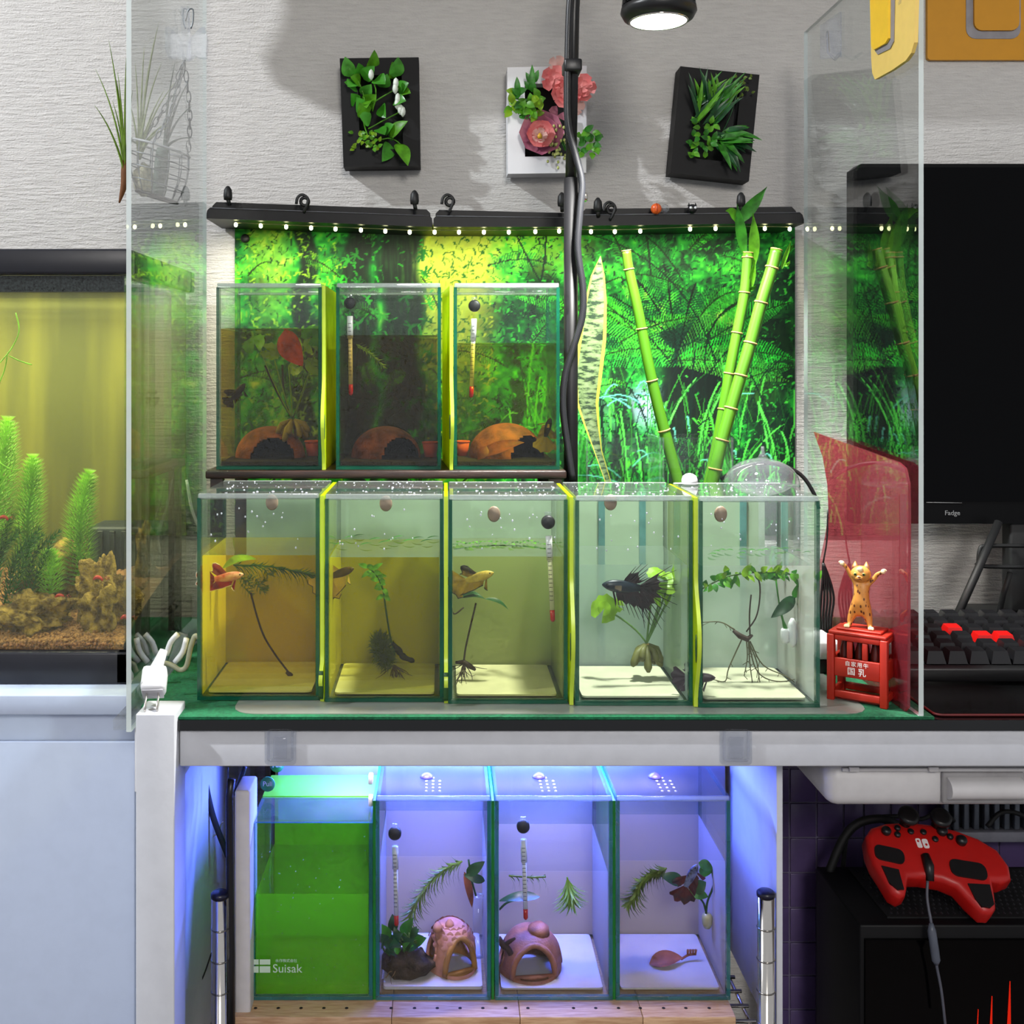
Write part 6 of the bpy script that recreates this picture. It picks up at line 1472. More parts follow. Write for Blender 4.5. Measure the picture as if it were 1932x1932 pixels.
t = thing('plastic_box', 'dark plastic box behind the right end of the lower row', 'box', P(1390, 1830, 1.06))
m = MB(); q0, q1 = P(1381, 1850, 1.1), P(1425, 1750, 1.1); m.box((.255, 1.112, .4433), (.277, 1.16, .53), .002); m.build('body', BLACKP, t)
# ------------------------------------------------------------------ framed artificial plants on the wall
FY = 1.250                                          # depth of the frames' front
def frame(label, corners, mat, inner_mat, depth=.028, border=.22):
    """corners: TL, TR, BR, BL in pixels; deep tray frame hung on the wall. Returns (Empty, uv->point)"""
    C = [P(*c, FY) for c in corners]
    t = thing('framed_plant', label, 'wall planter', (C[2]+C[3])/2, 'framed artificial plants on the wall')
    def uv(u, v, h=0):
        p = (C[3]*(1-u)+C[2]*u)*(1-v)+(C[0]*(1-u)+C[1]*u)*v
        return Vector((p.x, FY-h, p.z))
    b, bv = border, border*.72
    O = [uv(0, 1), uv(1, 1), uv(1, 0), uv(0, 0)]; I = [uv(b, 1-bv), uv(1-b, 1-bv), uv(1-b, bv), uv(b, bv)]
    d = Vector((0, depth-.0005, 0))
    for k in range(4):
        j = (k+1) % 4; m = MB(); m.prism([O[k], O[j], I[j], I[k]], d)
        m.build('frame_rail', mat, t)
    m = MB(); m.prism([v+Vector((0, .018, 0)) for v in I], (0, .008, 0)); m.build('tray', inner_mat, t)
    return t, uv
FB = M('frame_black', (9, 8, 10), .6, var=.1, spec=.25); FW = M('frame_white', (224, 224, 228), .4, var=.02)
SOILB = M('dark_tray', (10, 12, 8), .8)
rg = random.Random(77)
f1, uv = frame('black frame with trailing round-leafed plant, left of three on the wall', [(641, 110), (790, 108), (793, 313), (648, 315)], FB, SOILB)
GR = [M('leaf_wall_fresh', (96, 186, 66), .3, var=.3, trans=.3), LEAFF, M('leaf_mid_wall', (74, 160, 44), .35, var=.3, trans=.3)]
# (u, v) of leaf base and tip inside the frame
L1 = [((.12, .82), (.08, .98)), ((.35, .86), (.44, 1.06)), ((.30, .80), (.45, .90)), ((.68, .82), (.74, .98)), ((.68, .82), (.66, .95)), ((.20, .84), (.24, .93)), ((.22, .72), (.05, .76)), ((.25, .76), (.13, .80)), ((.18, .58), (.13, .66)), ((.24, .50), (.20, .62)), ((.30, .58), (.46, .65)), ((.45, .80), (.58, .72)), ((.50, .74), (.60, .84)), ((.74, .66), (.90, .64)), ((.74, .68), (.88, .74)), ((.68, .58), (.84, .56)), ((.30, .46), (.24, .56)), ((.52, .56), (.58, .42)), ((.36, .40), (.22, .46)), ((.62, .26), (.86, .38)), ((.62, .24), (.74, .34)), ((.60, .22), (.50, .03)), ((.70, .20), (.84, -.03)), ((.46, .34), (.56, .26)), ((.28, .66), (.40, .74)), ((.40, .60), (.34, .50)), ((.56, .30), (.68, .36)), ((.18, .76), (.10, .70))]
for i, (a, b) in enumerate(L1):
    m = MB(); h = .006+.012*rg.random(); m.leaf(uv(*a, h-.012), uv(*b, h), .0150+.003*rg.random(), (rg.gauss(0, .4), -1, .3), .12, .28, 7); m.build('leaf', GR[i % 3], f1)
for pts in ([(.2, .84), (.3, .62), (.28, .42), (.34, .25)], [(.35, .86), (.45, .7), (.40, .5)], [(.34, .34), (.55, .42), (.72, .48), (.78, .5)], [(.36, .56), (.6, .66), (.76, .72)], [(.5, .24), (.62, .25), (.74, .2), (.8, .1)]):
    m = MB(); m.tube(path([uv(u, v, .004) for u, v in pts], 4), .0008, 5); m.build('stalk', LEAFF, f1)
for u, v in ((.40, .82), (.71, .74), (.70, .69), (.73, .60), (.72, .55), (.76, .50), (.79, .48)):
    m = MB(); m.lathe(uv(u, v, .012), [(.0006, -.006), (.0028, -.003), (.0032, 0), (.0024, .004), (.0004, .006)], 10); m.build('white_bud', M('white_bud', (226, 232, 220), .4), f1)
for k in range(34):
    u, v = .14+.34*rg.random(), .15+.16*rg.random(); p = uv(u, v, .004+.008*rg.random()); a = rg.random()*6.28
    m = MB(); m.leaf(p, p+Vector((math.cos(a)*.006, -.003, math.sin(a)*.006)), .0042, (0, -1, 0), .1, .2, 4); m.build('small_leaf', LEAFF if k % 2 else LEAFY, f1)

f2, uv = frame('white frame with pink flowers and succulents, behind the lamp pole', [(957, 127), (1107, 124), (1106, 326), (958, 328)], FW, SOILB)
PINK = M('pink_petal', (240, 150, 146), .5, var=.25, vscale=50, trans=.25, c2=(226, 104, 104)); MAUVE = M('mauve_petal', (196, 124, 140), .5, var=.3, vscale=50, trans=.2, c2=(166, 88, 118)); PALEP = M('pale_pink_petal', (242, 196, 186), .5, var=.15, trans=.25)
def blossom(c, R, n, mat, layers, name='petal', par=f2, cup=.5):
    for l in range(layers):
        r = R*(1-.8*l/layers); k_n = max(3, n-l)
        for k in range(k_n):
            a = 2*PI*k/k_n+l*.5; d = Vector((math.cos(a), -cup*(.25+.9*l/layers), math.sin(a))).normalized()
            b = c+Vector((0, -.002*l, 0)); m = MB()
            m.leaf(b, b+d*r, r*.82, (-math.cos(a)*.5, -1, -math.sin(a)*.5), -.18-.1*l, .25, 6, prof=lambda u: (u*(1.9-.9*u*u))**.8 if u < .98 else .5); m.build(name, mat, par)
blossom(uv(.58, .84, .018), .016, 5, PINK, 3); blossom(uv(.74, .92, .016), .015, 5, PALEP, 2); blossom(uv(.72, .70, .020), .017, 6, PINK, 3); blossom(uv(.92, .76, .018), .016, 5, PINK, 3); blossom(uv(.62, .98, .014), .011, 5, PALEP, 1); blossom(uv(.84, .60, .014), .011, 5, PALEP, 1)
blossom(uv(.42, .36, .014), .025, 8, MAUVE, 3, cup=.3); blossom(uv(.40, .33, .022), .016, 6, PINK, 2, cup=.9); blossom(uv(.38, .31, .026), .009, 5, PALEP, 2, cup=1.4); blossom(uv(.62, .52, .008), .012, 3, MAUVE, 1)
m = MB(); m.lathe(uv(.38, .30, .030), [(.0022, -.003), (.0028, 0), (.001, .003)], 8); m.build('flower_heart', M('yellow_heart', (220, 170, 40), .5), f2)
for k in range(40):
    u, v = .0+.40*rg.random(), .52+.22*rg.random(); a = rg.random()*6.28; h = .006+.014*rg.random(); p = uv(u, v, h)
    m = MB(); m.leaf(p, p+Vector((math.cos(a)*.0115, -.004, math.sin(a)*.0115)), .0084, (0, -1, 0), .12, .25, 5); m.build('succulent_leaf', [LEAFF, LEAFG, LEAFY][k % 3], f2)
for a, b in (((.30, .74), (.30, .99)), ((.30, .80), (.22, .92)), ((.32, .82), (.38, .94)), ((.12, .72), (.11, .88)), ((.28, .76), (.20, .84))):
    m = MB(); m.leaf(uv(*a, .012), uv(*b, .014), .007, (0, -1, .2), .08, .2, 5); m.build('leaf', LEAFG, f2)
for k in range(22):
    u, v = .88+.22*rg.random(), .16+.24*rg.random(); a = rg.random()*6.28; p = uv(u, v, .010+.01*rg.random())
    m = MB(); m.leaf(p, p+Vector((math.cos(a)*.009+.002, -.003, math.sin(a)*.009)), .0070, (0, -1, 0), .12, .25, 5); m.build('succulent_leaf', [LEAFF, LEAFG][k % 2], f2)
BER = M('pale_green_berry', (196, 204, 120), .4, var=.2)
for k in range(60):
    u, v = .50+.30*rg.random(), .14+.36*rg.random()-.12*(rg.random()); m = MB(); m.ball(uv(u, v, .008+.012*rg.random()), .0015, 7, 5, (1, 1, 1.3)); m.build('berry', BER, f2)
for k in range(5):
    m = MB(); m.tube(bez(uv(.66, .5, .004), uv(.6+.1*rg.random(), .35, .012), uv(.52+.26*rg.random(), .16+.1*rg.random(), .012), 5), .0009, 5); m.build('stalk', LEAFG, f2)

f3, uv = frame('tilted black frame with grassy plants, right of three on the wall', [(1284, 125), (1433, 141), (1413, 342), (1265, 326)], FB, SOILB)
for k in range(40):
    u, v = .30+.12*rg.random(), .50+.08*rg.random(); a = math.radians(60+75*(rg.random()-.3)) if k < 24 else math.radians(30+30*rg.random())
    L = .028+.018*rg.random(); p = uv(.20+.32*rg.random(), .46+.22*rg.random(), .004); m = MB()
    m.leaf(p, p+Vector((math.cos(a)*L, -.008-.01*rg.random(), math.sin(a)*L)), .0046, (0, -1, .2), .10, .25, 6); m.build('grass_blade', [LEAFF, LEAFG, LEAFD][k % 3], f3)
for k in range(30):
    a = math.radians(-75+95*rg.random()); L = .024+.018*rg.random(); p = uv(.50+.16*rg.random(), .28+.18*rg.random(), .005); m = MB()
    m.leaf(p, p+Vector((math.cos(a)*L, -.012*rg.random(), math.sin(a)*L)), .0068, (0, -1, .3), .12, .25, 6); m.build('strap_leaf', [LEAFD, LEAFG, LEAFG][k % 3], f3)
for k in range(34):
    u, v = .20+.30*rg.random(), .14+.34*rg.random(); p = uv(u, v, .005+.01*rg.random()); a = rg.random()*6.28
    m = MB(); m.leaf(p, p+Vector((math.cos(a)*.009, -.003, math.sin(a)*.009)), .006, (0, -1, 0), .1, .2, 4); m.build('small_leaf', [LEAFF, LEAFG][k % 2], f3)
m = MB(); m.tube(path([uv(.60, .42, .004), uv(.66, .58, .010), uv(.70, .74, .012), uv(.74, .84, .012)], 5), .0009, 5); m.build('stalk', LEAFD, f3)
for k in range(26):
    u, v = .74+.11*rg.gauss(0, 1)*.8, .83+.07*rg.gauss(0, 1); m = MB(); p = uv(min(.92, max(.55, u)), min(.97, max(.7, v)), .006+.008*rg.random()); a = rg.random()*6.28
    m.leaf(p, p+Vector((math.cos(a)*.004, -.002, math.sin(a)*.004)), .003, (0, -1, 0), .1, .2, 3); m.build('small_leaf', M('olive_leaf', (96, 120, 34), .5, trans=.2), f3)

# ------------------------------------------------------------------ hanging basket with air plants at the left
BYB = 1.12
WIRE = M('grey_wire', (118, 124, 128), .35, metal=.5)
bk = thing('wire_basket', 'small wire basket hanging on chains from a clear hook', 'basket', P(295, 380, BYB))
rc, bc = P(302, 280, BYB), P(296, 372, BYB); R0, R1 = .030, .021
tl = Matrix.Rotation(.28, 3, 'Y')
def ring(u):   # u 0 rim .. 1 bottom
    c = rc.lerp(bc, u); r = R0*(1-u)+R1*u+.004*math.sin(PI*u); return [c+tl @ Vector((math.cos(a)*r, math.sin(a)*r*.85, 0)) for a in [2*PI*k/24 for k in range(25)]]
m = MB(); m.tube(ring(0), .0013, 6, False); m.build('rim', M('white_wire', (200, 200, 204), .4), bk)
for u in (.25, .5, .75): m = MB(); m.tube(ring(u), .0007, 5, False); m.build('hoop', WIRE, bk)
m = MB(); m.tube(ring(1), .0014, 6, False); m.build('base_hoop', BLACKM, bk)
rs = [ring(u) for u in (0, .2, .4, .6, .8, 1)]
for k in range(0, 24, 2): m = MB(); m.tube([r[k] for r in rs], .0006, 5); m.build('rib', WIRE, bk)
for k, idx in enumerate((2, 10, 18)):
    a, b = rs[0][idx], P(346, 112, 1.105); m = MB(); n = 11
    for i in range(n):
        p = a.lerp(b, (i+.5)/n)+Vector((.004*math.sin(PI*(i/n)), 0, -.006*math.sin(PI*i/n))); d = (b-a).normalized(); sd = Vector((1, 0, 0)) if i % 2 else Vector((0, 1, 0)); sd = (sd-d*sd.dot(d)).normalized()
        L = (b-a).length/n*.66
        m.tube([p+d*L*math.cos(q)+sd*L*.38*math.sin(q) for q in [2*PI*j/10 for j in range(11)]], .0006, 5, False)
    m.build('chain', WIRE, bk)
ht = thing('clear_hook', 'clear bow-shaped plastic hook on the left acrylic sheet', 'hook', P(348, 115, 1.103))
hx = P(348, 0, 1.103)
m = MB(); m.prism(PP([(341, 12), (357, 12), (360, 110), (344, 118)], 1.103), (0, .003, 0)); m.build('stem', CLEARP, ht)
for pts in ([(312, 52), (318, 48), (342, 72), (344, 100), (335, 108), (316, 108), (311, 90)], [(358, 72), (378, 52), (386, 50), (390, 70), (388, 108), (376, 108), (366, 104), (352, 114), (350, 100)]):
    m = MB(); m.prism(PP(pts, 1.101), (0, .008, 0)); m.build('wing', CLEARP, ht)
m = MB(); m.tube(path(PP([(350, 40), (355, 20), (364, 18), (364, 40), (360, 54)], 1.100), 4), .0008, 5); m.build('wire_loop', WIRE, ht)
AIR = [M('air_plant_green', (124, 160, 40), .5, var=.25, trans=.3), M('air_plant_pale', (190, 204, 140), .5, var=.2, trans=.3), M('air_plant_grey', (112, 130, 116), .6, var=.2, trans=.2)]
aps = [('green spiky air plant at the left of the wire basket', AIR[0], (236, 330), [(205, 75), (180, 130), (178, 198), (222, 135), (212, 190), (238, 110), (220, 150), (250, 170)], M('air_plant_base', (110, 66, 30), .8)),
       ('pale bushy air plant in the middle of the wire basket', AIR[1], (262, 300), [(300, 40), (272, 88), (305, 118), (290, 80), (310, 170), (320, 230), (335, 150), (255, 120), (318, 240), (240, 180)], AIR[1]),
       ('grey-green tubular air plant at the right of the wire basket', AIR[2], (308, 330), [(350, 115), (358, 150), (340, 170), (364, 260), (345, 130), (330, 120), (362, 200)], AIR[2])]
for i, (lab, mat, base, tips, bmat) in enumerate(aps):
    Yb = BYB+[-.012, 0, -.006][i]; b = P(base[0], base[1], Yb)
    t = thing('air_plant', lab, 'plant', P(base[0], base[1]+45, Yb), 'air plants in the wire basket')
    if i == 0: m = MB(); m.tube(path([b+Vector((0, 0, .014)), b, P(234, 350, Yb), P(225, 383, Yb)], 4), [.0032, .0036, .004, .0042, .0042, .004, .004, .0038, .0034, .003, .0024, .0016, .0008], 8); m.build('base', bmat, t)
    elif i == 2: m = MB(); m.tube(path([P(308, 280, Yb), P(305, 320, Yb), P(300, 372, Yb)], 4), [.006, .0068, .0072, .0074, .0074, .0072, .007, .0066, .005], 10); m.build('bulb', bmat, t)
    else: m = MB(); rock(m, P(272, 340, Yb), .014, (.8, .7, 1.2), 3, .4, 3); m.build('fibre_clump', M('pale_fibre', (206, 200, 160), .8, var=.4, vscale=200), t)
    st = b if i < 2 else P(310, 285, Yb)
    for k, tp in enumerate(tips):
        e = P(*tp, Yb+.02*math.sin(k*2.1)); mid = st.lerp(e, .5)+Vector(((e.x-st.x)*-.22, 0, .008))
        pts = bez(st, mid, e, 9); m = MB(); w0 = .0024 if i != 2 else .0028
        m.tube(pts, [w0*(1-j/9)**.7+.0002 for j in range(10)], 6, flat=.45); m.build('leaf', mat, t)
# clear hooks on the right acrylic sheet, yellow tag and yellow wall panel
t = thing('clear_hook', 'clear plastic hook on the far part of the right acrylic sheet', 'hook', P(1565, 115, 1.12))
XH = .3795
def px_on(x, X): return X*F/(x-XV)
def on(x, y, X=XH): Yq = px_on(x, X); return Vector((X, Yq, P(x, y, Yq).z))
m = MB(); m.prism([on(1550, 48), on(1588, 22), on(1588, 108), on(1550, 112)], (-.0015, 0, 0)); m.build('plate', CLEARP, t)
m = MB(); m.tube([on(1560, 60, .377), on(1562, 100, .375), on(1576, 112, .372), on(1585, 100, .370)], .0016, 6); m.build('hook', CLEARP, t)
t = thing('clear_hook', 'clear crumpled hook holding the yellow tag at the top right', 'hook', on(1715, 12))
m = MB(); rock(m, on(1712, 2)-Vector((.004, 0, 0)), .006, (.5, 1.2, .8), 6, .5, 2); m.build('hook', CLEARP, t)
YL = M('yellow_plastic', (246, 198, 36), .4, var=.04); YLP = M('pale_yellow_plastic', (240, 205, 110), .4, var=.04); YW = M('yellow_panel_shaded', (206, 142, 6), .5, var=.03); GREYG = M('grey_gap', (150, 146, 150), .5)  # wall panel yellow is toned down to hold its shade
t = thing('yellow_tag', 'yellow rounded plastic tag hanging on the right acrylic sheet', 'tag', on(1660, 150))
XT = .376
o_ = [on(1646, -60, XT), on(1650, 110, XT), on(1652, 138, XT), on(1657, 150, XT), on(1690, 132, XT), on(1716, 114, XT), on(1726, 100, XT), on(1732, 80, XT), on(1737, -90, XT)]
m = MB(); m.prism(o_, (-.003, 0, 0)); m.build('outer_plate', YLP, t)
XI = .3727
m = MB(); m.prism([on(1650, -60, XI), on(1652, 96, XI), on(1657, 103, XI), on(1680, 92, XI), on(1687, 78, XI), on(1690, -70, XI)], (-.0006, 0, 0)); m.build('groove', GREYG, t)
m = MB(); m.prism([on(1645, -60, XI-.0007), on(1648, 86, XI-.0007), on(1652, 94, XI-.0007), on(1674, 82, XI-.0007), on(1680, 72, XI-.0007), on(1681, -70, XI-.0007)], (-.002, 0, 0)); m.build('inner_plate', YL, t)
t = thing('yellow_wall_panel', 'shade-toned yellow panel with rounded square on the wall above the monitor', 'sign', P(1850, 113, 1.274))
a, b = P(1750, 113, 1.274), P(2080, -160, 1.274); m = MB(); m.prism(rr(a.x, a.z, b.x, b.z, .004, 1.279), (0, -.005, 0)); m.build('panel', YW, t)
a, b = P(1823, 73, 1.273), P(1926, -60, 1.273); m = MB(); m.prism(rr(a.x, a.z, b.x, b.z, .011, 1.2739), (0, -.0006, 0)); m.build('groove', GREYG, t)
a, b = P(1837, 58, 1.272), P(1922, -50, 1.272); m = MB(); m.prism(rr(a.x, a.z, b.x, b.z, .009, 1.2732), (0, -.003, 0)); m.build('raised_square', YW, t)

# ------------------------------------------------------------------ lamp stand and spot bulb
LYP = 1.085
lamp = thing('floor_lamp', 'black lamp pole with braided cable and LED spot bulb above the tanks', 'lamp', (P(1078, 0, LYP).x, LYP, .7193))
x = P(1077, 0, LYP).x
m = MB(); m.cyl((x, LYP, .7193), (x, LYP, P(0, 336, LYP).z), .0068, n=16); m.build('lower_pole', BAR, lamp)
m = MB(); m.tube([(x, LYP, P(0, 337, LYP).z), (x+.003, LYP, 1.34), (x+.006, LYP-.01, 1.42), (x+.05, LYP-.06, 1.46), (.15, .99, 1.44), (.187, .98, 1.385)], .0053, 12); m.build('upper_pole', BLACKP, lamp)
m = MB(); m.lathe((x, LYP, .7192), [(.05, 0), (.05, .004), (.012, .008), (.0075, .02)], 28); m.build('base', BLACKP, lamp)
cbp = [(1080, -40), (1074, 20), (1071, 120), (1070, 160), (1072, 235), (1088, 300), (1098, 345), (1094, 400), (1090, 470), (1100, 545), (1098, 600), (1082, 655), (1066, 710), (1062, 770), (1072, 850), (1080, 905)]
def braid():
    m_, t_, out = nt('braided_cable'); v = texco(t_, rot=(0, .6, 0)); wv = node(t_, 'ShaderNodeTexWave', {'Vector': v, 'Scale': 260.0, 'Distortion': 2.0})
    col = ramp(t_, wv.outputs[1], [(.5, lin((10, 10, 12))), (.95, lin((44, 46, 52)))]); bs = node(t_, 'ShaderNodeBsdfPrincipled', {'Base Color': col, 'Roughness': .4}); t_.links.new(bs.outputs[0], out.inputs[0]); return m_
m = MB(); m.tube(path(PP(cbp, LYP-.011), 5), .0034, 10); m.build('braided_cable', braid(), lamp)
m = MB(); q = P(1078, 130, LYP); m.box((q.x-.0085, LYP-.017, q.z-.006), (q.x+.0085, LYP+.008, q.z+.006), .002); m.build('cable_tie', BLACKP, lamp)
q = P(1098, 372, LYP); m = MB(); m.lathe(q, [(.0035, -.005), (.0046, -.004), (.0046, .004), (.0035, .005)], 12, 'x'); m.build('clamp_knob', CHROME, lamp)
lc = Vector((.187, .98, P(0, 36, .98).z))
m = MB(); m.lathe(lc, [(.0250, -.0018), (.0300, .0006), (.0330, .0060), (.0322, .0105), (.0290, .0118)], 40); head = m.build('lamp_ring', BLACKP, lamp)
m = MB(); m.lathe(lc, [(.0285, .0118), (.0265, .040), (.018, .075), (.013, .095), (.012, .11)], 32); m.build('heat_sink', BLACKP, lamp)
for k in range(30):
    a = 2*PI*k/30; u = Vector((math.cos(a), math.sin(a), 0)); w_ = Vector((-math.sin(a), math.cos(a), 0))*.0009; m = MB()
    p0, p1, p2, p3 = lc+u*.0285+Vector((0, 0, .012)), lc+u*.0318+Vector((0, 0, .012)), lc+u*.0290+Vector((0, 0, .045)), lc+u*.026+Vector((0, 0, .045))
    m.prism([p0-w_, p1-w_, p2-w_, p3-w_], w_*2); m.build('cooling_fin', BLACKP, lamp)
m = MB(); m.lathe(lc, [(.0235, -.0026), (.0242, -.0020), (.0001, -.0019)], 36); m.build('lens', E('lamp_lens', (255, 255, 252), 7), lamp)
m = MB(); m.torus(lc+Vector((0, 0, -.0020)), .0248, .0009, (0, 0, 1), 36, 6); m.build('lens_rim', CHROME, lamp)
# out of view: the corner lamp that rakes the wall from the upper left, and a sheet added only to shade the upper wall
t = thing('corner_lamp', 'tall white corner lamp standing left of the cabinet, out of the frame', 'lamp', (-1.45, .34, 0))
m = MB(); m.cyl((-1.50, .30, 0), (-1.50, .30, 2.30), .012, n=12); m.build('pole', WHITEP, t)
m = MB(); m.lathe((-1.50, .30, 0), [(.13, 0), (.13, .015), (.02, .025)], 24); m.build('base', WHITEP, t)
m = MB(); m.tube(path([(-1.50, .30, 2.30), (-1.6, .32, 2.45), (-1.75, .34, 2.52)], 5), .010, 8); m.build('arm', WHITEP, t)
m = MB(); m.lathe((-1.75, .34, 2.46), [(.05, 0), (.045, .04), (.015, .07)], 20); m.build('shade', WHITEP, t)
t = thing('wall_shadow_blocker', 'unseen sheet added above the frame to shade the upper wall', 'blocker', (0, 1.12, 1.48))
ed_ = [(-.455, 2.0), (-.47, 1.8)] + [(-.485+.02*math.sin(k*1.3)+.045*(k/9)**2, 1.74-.235*k/9) for k in range(10)] + [(-.40, 1.478), (-.2, 1.474), (.05, 1.472), (.40, 1.47), (.62, 1.47), (.62, 2.0)]  # outline of the added blocker, shaped for its shadow edge on the wall
m = MB(); m.prism([Vector((x_, 1.12, z_)) for x_, z_ in ed_], (0, .002, 0)); m.build('blocker_sheet', M('blocker_grey', (150, 146, 140), .9), t)
m = MB(); m.tube([(-.5, 1.121, 2.0), (.66, 1.121, 2.0)], .007, 8); m.build('rod', WHITEP, t)
for x_ in (-.46, .62):
    m = MB(); m.tube([(x_, 1.121, 2.0), (x_, 1.2795, 2.0)], .006, 8); m.build('bracket', WHITEP, t)

# ------------------------------------------------------------------ vases, snake plant, bamboo, dome
VY = 1.10
for k, (a, b, lab) in enumerate(((1106, 1248, 'square clear glass vase holding the snake plant leaf'), (1250, 1384, 'square clear glass vase holding the bamboo canes'))):
    x0, x1 = P(a, 0, VY).x, P(b, 0, VY).x; z1 = P(0, 826, VY).z; D = x1-x0-.006
    t = thing('glass_vase', lab, 'vase', ((x0+x1)/2, VY+D/2, .7194), 'square glass vases')
    pane(t, 'front_pane', (x0, VY, .7200), (x1, VY+.002, z1), 'y', CLEARP); pane(t, 'back_pane', (x0, VY+D-.002, .7200), (x1, VY+D, z1), 'y', CLEARP)
    pane(t, 'side_pane', (x0, VY+.0022, .7200), (x0+.002, VY+D-.0022, z1), 'x', CLEARP); pane(t, 'side_pane', (x1-.002, VY+.0022, .7200), (x1, VY+D-.0022, z1), 'x', CLEARP)
    pane(t, 'bottom_pane', (x0, VY, .7194), (x1, VY+D, .7199), 'z', CLEARP)
def snake_mat():
    m_, t_, out = nt('snake_plant_blade'); tc = texco(t_, (60, 60, 190)); n_ = noise(t_, tc, 1.2, 4, .65)
    col = ramp(t_, n_, [(.43, lin((26, 46, 26))), (.52, lin((96, 118, 74))), (.66, lin((114, 130, 94)))])
    bs = node(t_, 'ShaderNodeBsdfPrincipled', {'Base Color': col, 'Roughness': .4}); t_.links.new(bs.outputs[0], out.inputs[0]); return m_
t = thing('snake_plant', 'single mottled snake plant leaf with yellow edges beside the lamp pole', 'plant', P(1150, 905, VY+.03))
rowsL, rowsR = [], []; cen = [(1133, 483, .5), (1128, 520, 13), (1124, 570, 21), (1118, 640, 26), (1110, 700, 27), (1108, 760, 21), (1116, 800, 15), (1128, 850, 8), (1146, 905, 6), (1158, 980, 6)]
rows = []; ys = VY+.028
for i, (cx, cy, hw) in enumerate(cen):
    a, b, c_ = P(cx-hw, cy, ys), P(cx, cy, ys), P(cx+hw, cy, ys); sag = .10*(c_.x-a.x)
    rows.append([a, a.lerp(c_, .12)+Vector((0, sag*.4, 0)), a.lerp(c_, .5)+Vector((0, sag*1.6, 0)), a.lerp(c_, .88)+Vector((0, sag*.4, 0)), c_])
m = MB(); m.grid([r[1:4] for r in rows]); m.grid([[v+Vector((0, .0016, 0)) for v in r[1:4]] for r in rows]); m.build('blade', snake_mat(), t)
for s_, nm in ((0, 0), (4, 3)):
    m = MB(); m.grid([[r[min(s_, nm)], r[max(s_, nm)]] if s_ else [r[0], r[1]] for r in rows]); m.build('yellow_margin', M('snake_yellow', (170, 168, 62), .4, var=.1), t)
BAM = M('bamboo_green', (78, 128, 24), .35, var=.25, vscale=25, stretch=(1, 1, .15), c2=(64, 118, 20)); NODE = M('bamboo_node', (196, 162, 96), .7, var=.3)
def cane(label, pts, nodes, r0, r1, Y0, Y1, leaves=()):
    t = thing('bamboo_cane', label, 'bamboo', P(pts[-1][0], pts[-1][1]+60, Y1), 'bamboo canes in the vase')
    n = len(pts); pp = [P(x_, y_, Y0+(Y1-Y0)*i/(n-1)) for i, (x_, y_) in enumerate(pts)]
    d = (pp[-1]-pp[-2]).normalized(); pp.append(pp[-1]+d*.09)
    st = path(pp, 6); m = MB(); m.tube(st, [r0+(r1-r0)*i/(len(st)-1) for i in range(len(st))], 14); m.build('cane', BAM, t)
    for nx, ny in nodes:
        f = (ny-pts[0][1])/(pts[-1][1]-pts[0][1]); c = min(st, key=lambda q: abs((YV-(q.z-ZC)*F/q.y)-ny)); i = st.index(c); dd = (st[min(i+1, len(st)-1)]-st[max(i-1, 0)]).normalized()
        cc = st[i]+dd*((YV-(st[i].z-ZC)*F/st[i].y)-ny)/dd.z*(1/F)*st[i].y*-1*-1 if abs(dd.z) > .1 else st[i]
        r = r0+(r1-r0)*i/(len(st)-1); m = MB(); m.torus(cc, r*1.02, r*.16, dd+Vector((0, 0, .15*math.sin(ny))), 16, 6); m.build('node_ring', NODE, t)
    m = MB(); m.tube([pp[0], pp[0]+(pp[0]-pp[1]).normalized()*.0012], r0*1.04, 12); m.build('cut_end', NODE, t)
    for a, b, c_, w_, mt in leaves:
        m = MB(); q = bez(P(*a, Y0), P(*c_, Y0-.004), P(*b, Y0-.01), 8); rws = []
        for i, p_ in enumerate(q):
            u = i/8; wd = w_*(.12+math.sin(PI*min(1, .08+u))**.9)*(1 if u < .99 else .05); dd = (q[min(i+1, 8)]-q[max(i-1, 0)]).normalized(); sd = dd.cross(Vector((.2, -1, .1))).normalized(); rws.append([p_-sd*wd+Vector((0, -.0015, 0)), p_, p_+sd*wd+Vector((0, -.0015, 0))])
        m.grid(rws); m.build('leaf', mt, t)
    return t
cane('leftmost bamboo cane leaning left, bare cut top', [(1182, 474), (1187, 510), (1205, 590), (1222, 680), (1240, 760), (1258, 830), (1278, 905)], [(1189, 508), (1211, 620), (1233, 718), (1258, 812)], .0046, .0062, 1.125, 1.13)
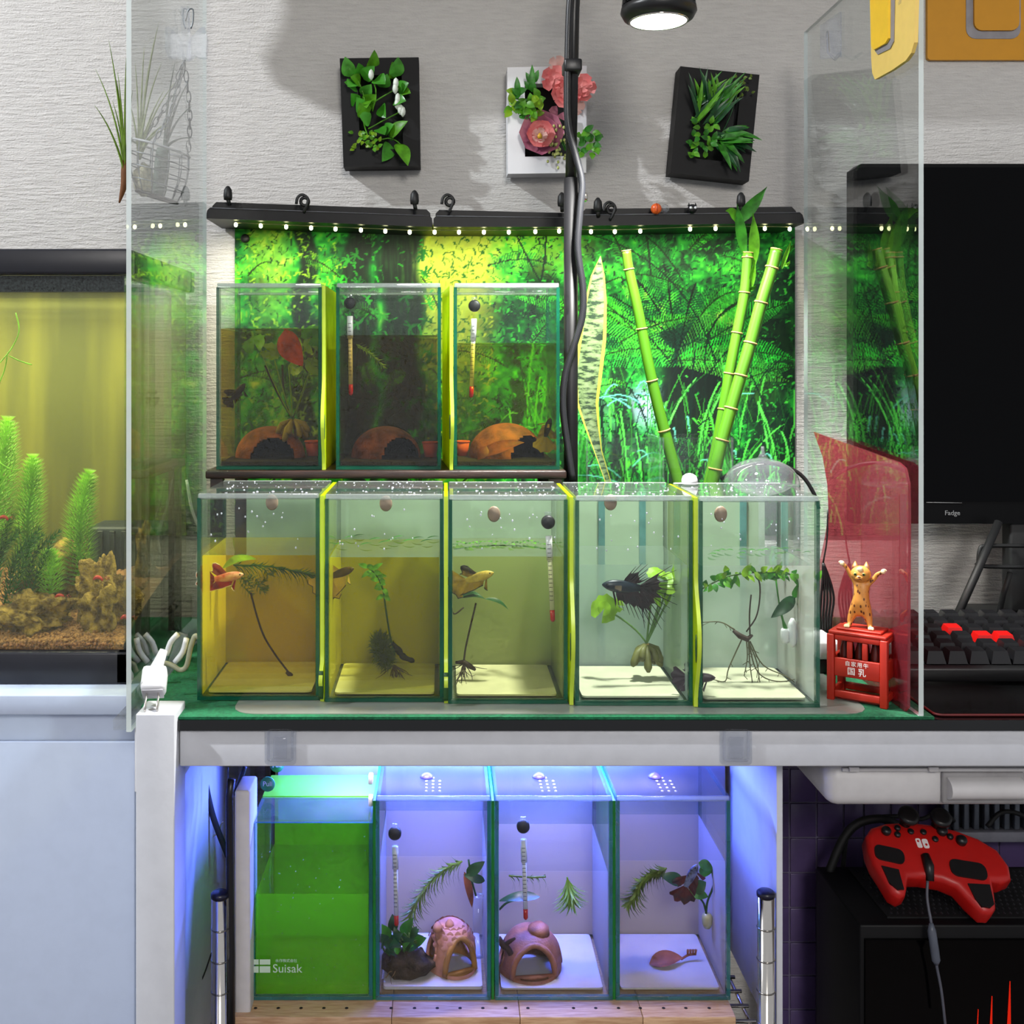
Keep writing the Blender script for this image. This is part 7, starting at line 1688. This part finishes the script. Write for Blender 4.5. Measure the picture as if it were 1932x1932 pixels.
cane('middle bamboo cane with a leafy shoot reaching the light bar', [(1411, 478), (1405, 550), (1390, 630), (1376, 705), (1364, 775), (1350, 850), (1338, 905)], [(1411, 486), (1405, 552), (1391, 628), (1380, 705), (1367, 772)], .0052, .0052, 1.14, 1.135,
     [((1404, 480), (1390, 385), (1396, 430), .0055, LEAFG), ((1391, 420), (1447, 352), (1415, 395), .006, LEAFG), ((1391, 420), (1368, 398), (1385, 395), .0045, LEAFF), ((1421, 500), (1420, 402), (1424, 455), .0055, LEAFF), ((1414, 550), (1424, 490), (1420, 520), .003, LEAFF), ((1412, 548), (1426, 538), (1420, 545), .002, LEAFG)])
cane('rightmost bamboo cane with a tiny shoot at its top', [(1465, 472), (1455, 510), (1435, 575), (1415, 650), (1397, 710), (1378, 775), (1360, 840), (1345, 905)], [(1457, 505), (1436, 571), (1416, 647), (1397, 708), (1382, 770), (1365, 830), (1350, 885)], .0060, .0062, 1.118, 1.115,
     [((1474, 507), (1492, 455), (1482, 480), .0022, LEAFF), ((1478, 500), (1490, 492), (1486, 500), .002, LEAFF), ((1482, 480), (1498, 460), (1490, 470), .002, LEAFG)])
# clear dome cloche behind the rightmost tank, white knob
c = P(1437, 925, 1.085); t = thing('clear_dome', 'clear plastic dome cover behind the rightmost middle tank', 'dome', c)
m = MB(); m.lathe((c.x, c.y, .885), [(.036-.0002*0, 0)]+[(.036*math.cos(a), .026*math.sin(a)) for a in [PI/2*k/10 for k in range(1, 10)]]+[(.004, .0262)], 32); m.build('dome', CLEARP, t)
m = MB(); m.lathe((c.x+.001, c.y, .911), [(.005, 0), (.0035, .003), (.002, .006), (.0016, .011), (.0008, .0112)], 12); m.build('knob', CLEARP, t)
m = MB(); m.lathe((c.x, c.y, .7194), [(.036, 0), (.036, .1655)], 24); m.build('cup', CLEARP, t)
c = P(1300, 925, 1.02); t = thing('plastic_stopper', 'white plastic knob on the lid corner between the fourth and fifth tanks', 'knob', c)
m = MB(); m.lathe(Vector((P(1301, 0, 1.01).x, 1.01, .8934)), [(.0068, 0), (.0072, .001), (.0072, .004), (.006, .0075), (.003, .0095), (.0004, .010)], 18); m.build('cap', WHITEP, t)
m = MB(); m.torus(Vector((P(1301, 0, 1.01).x, 1.01, .8942)), .0072, .0006); m.build('skirt', WHITEP, t)
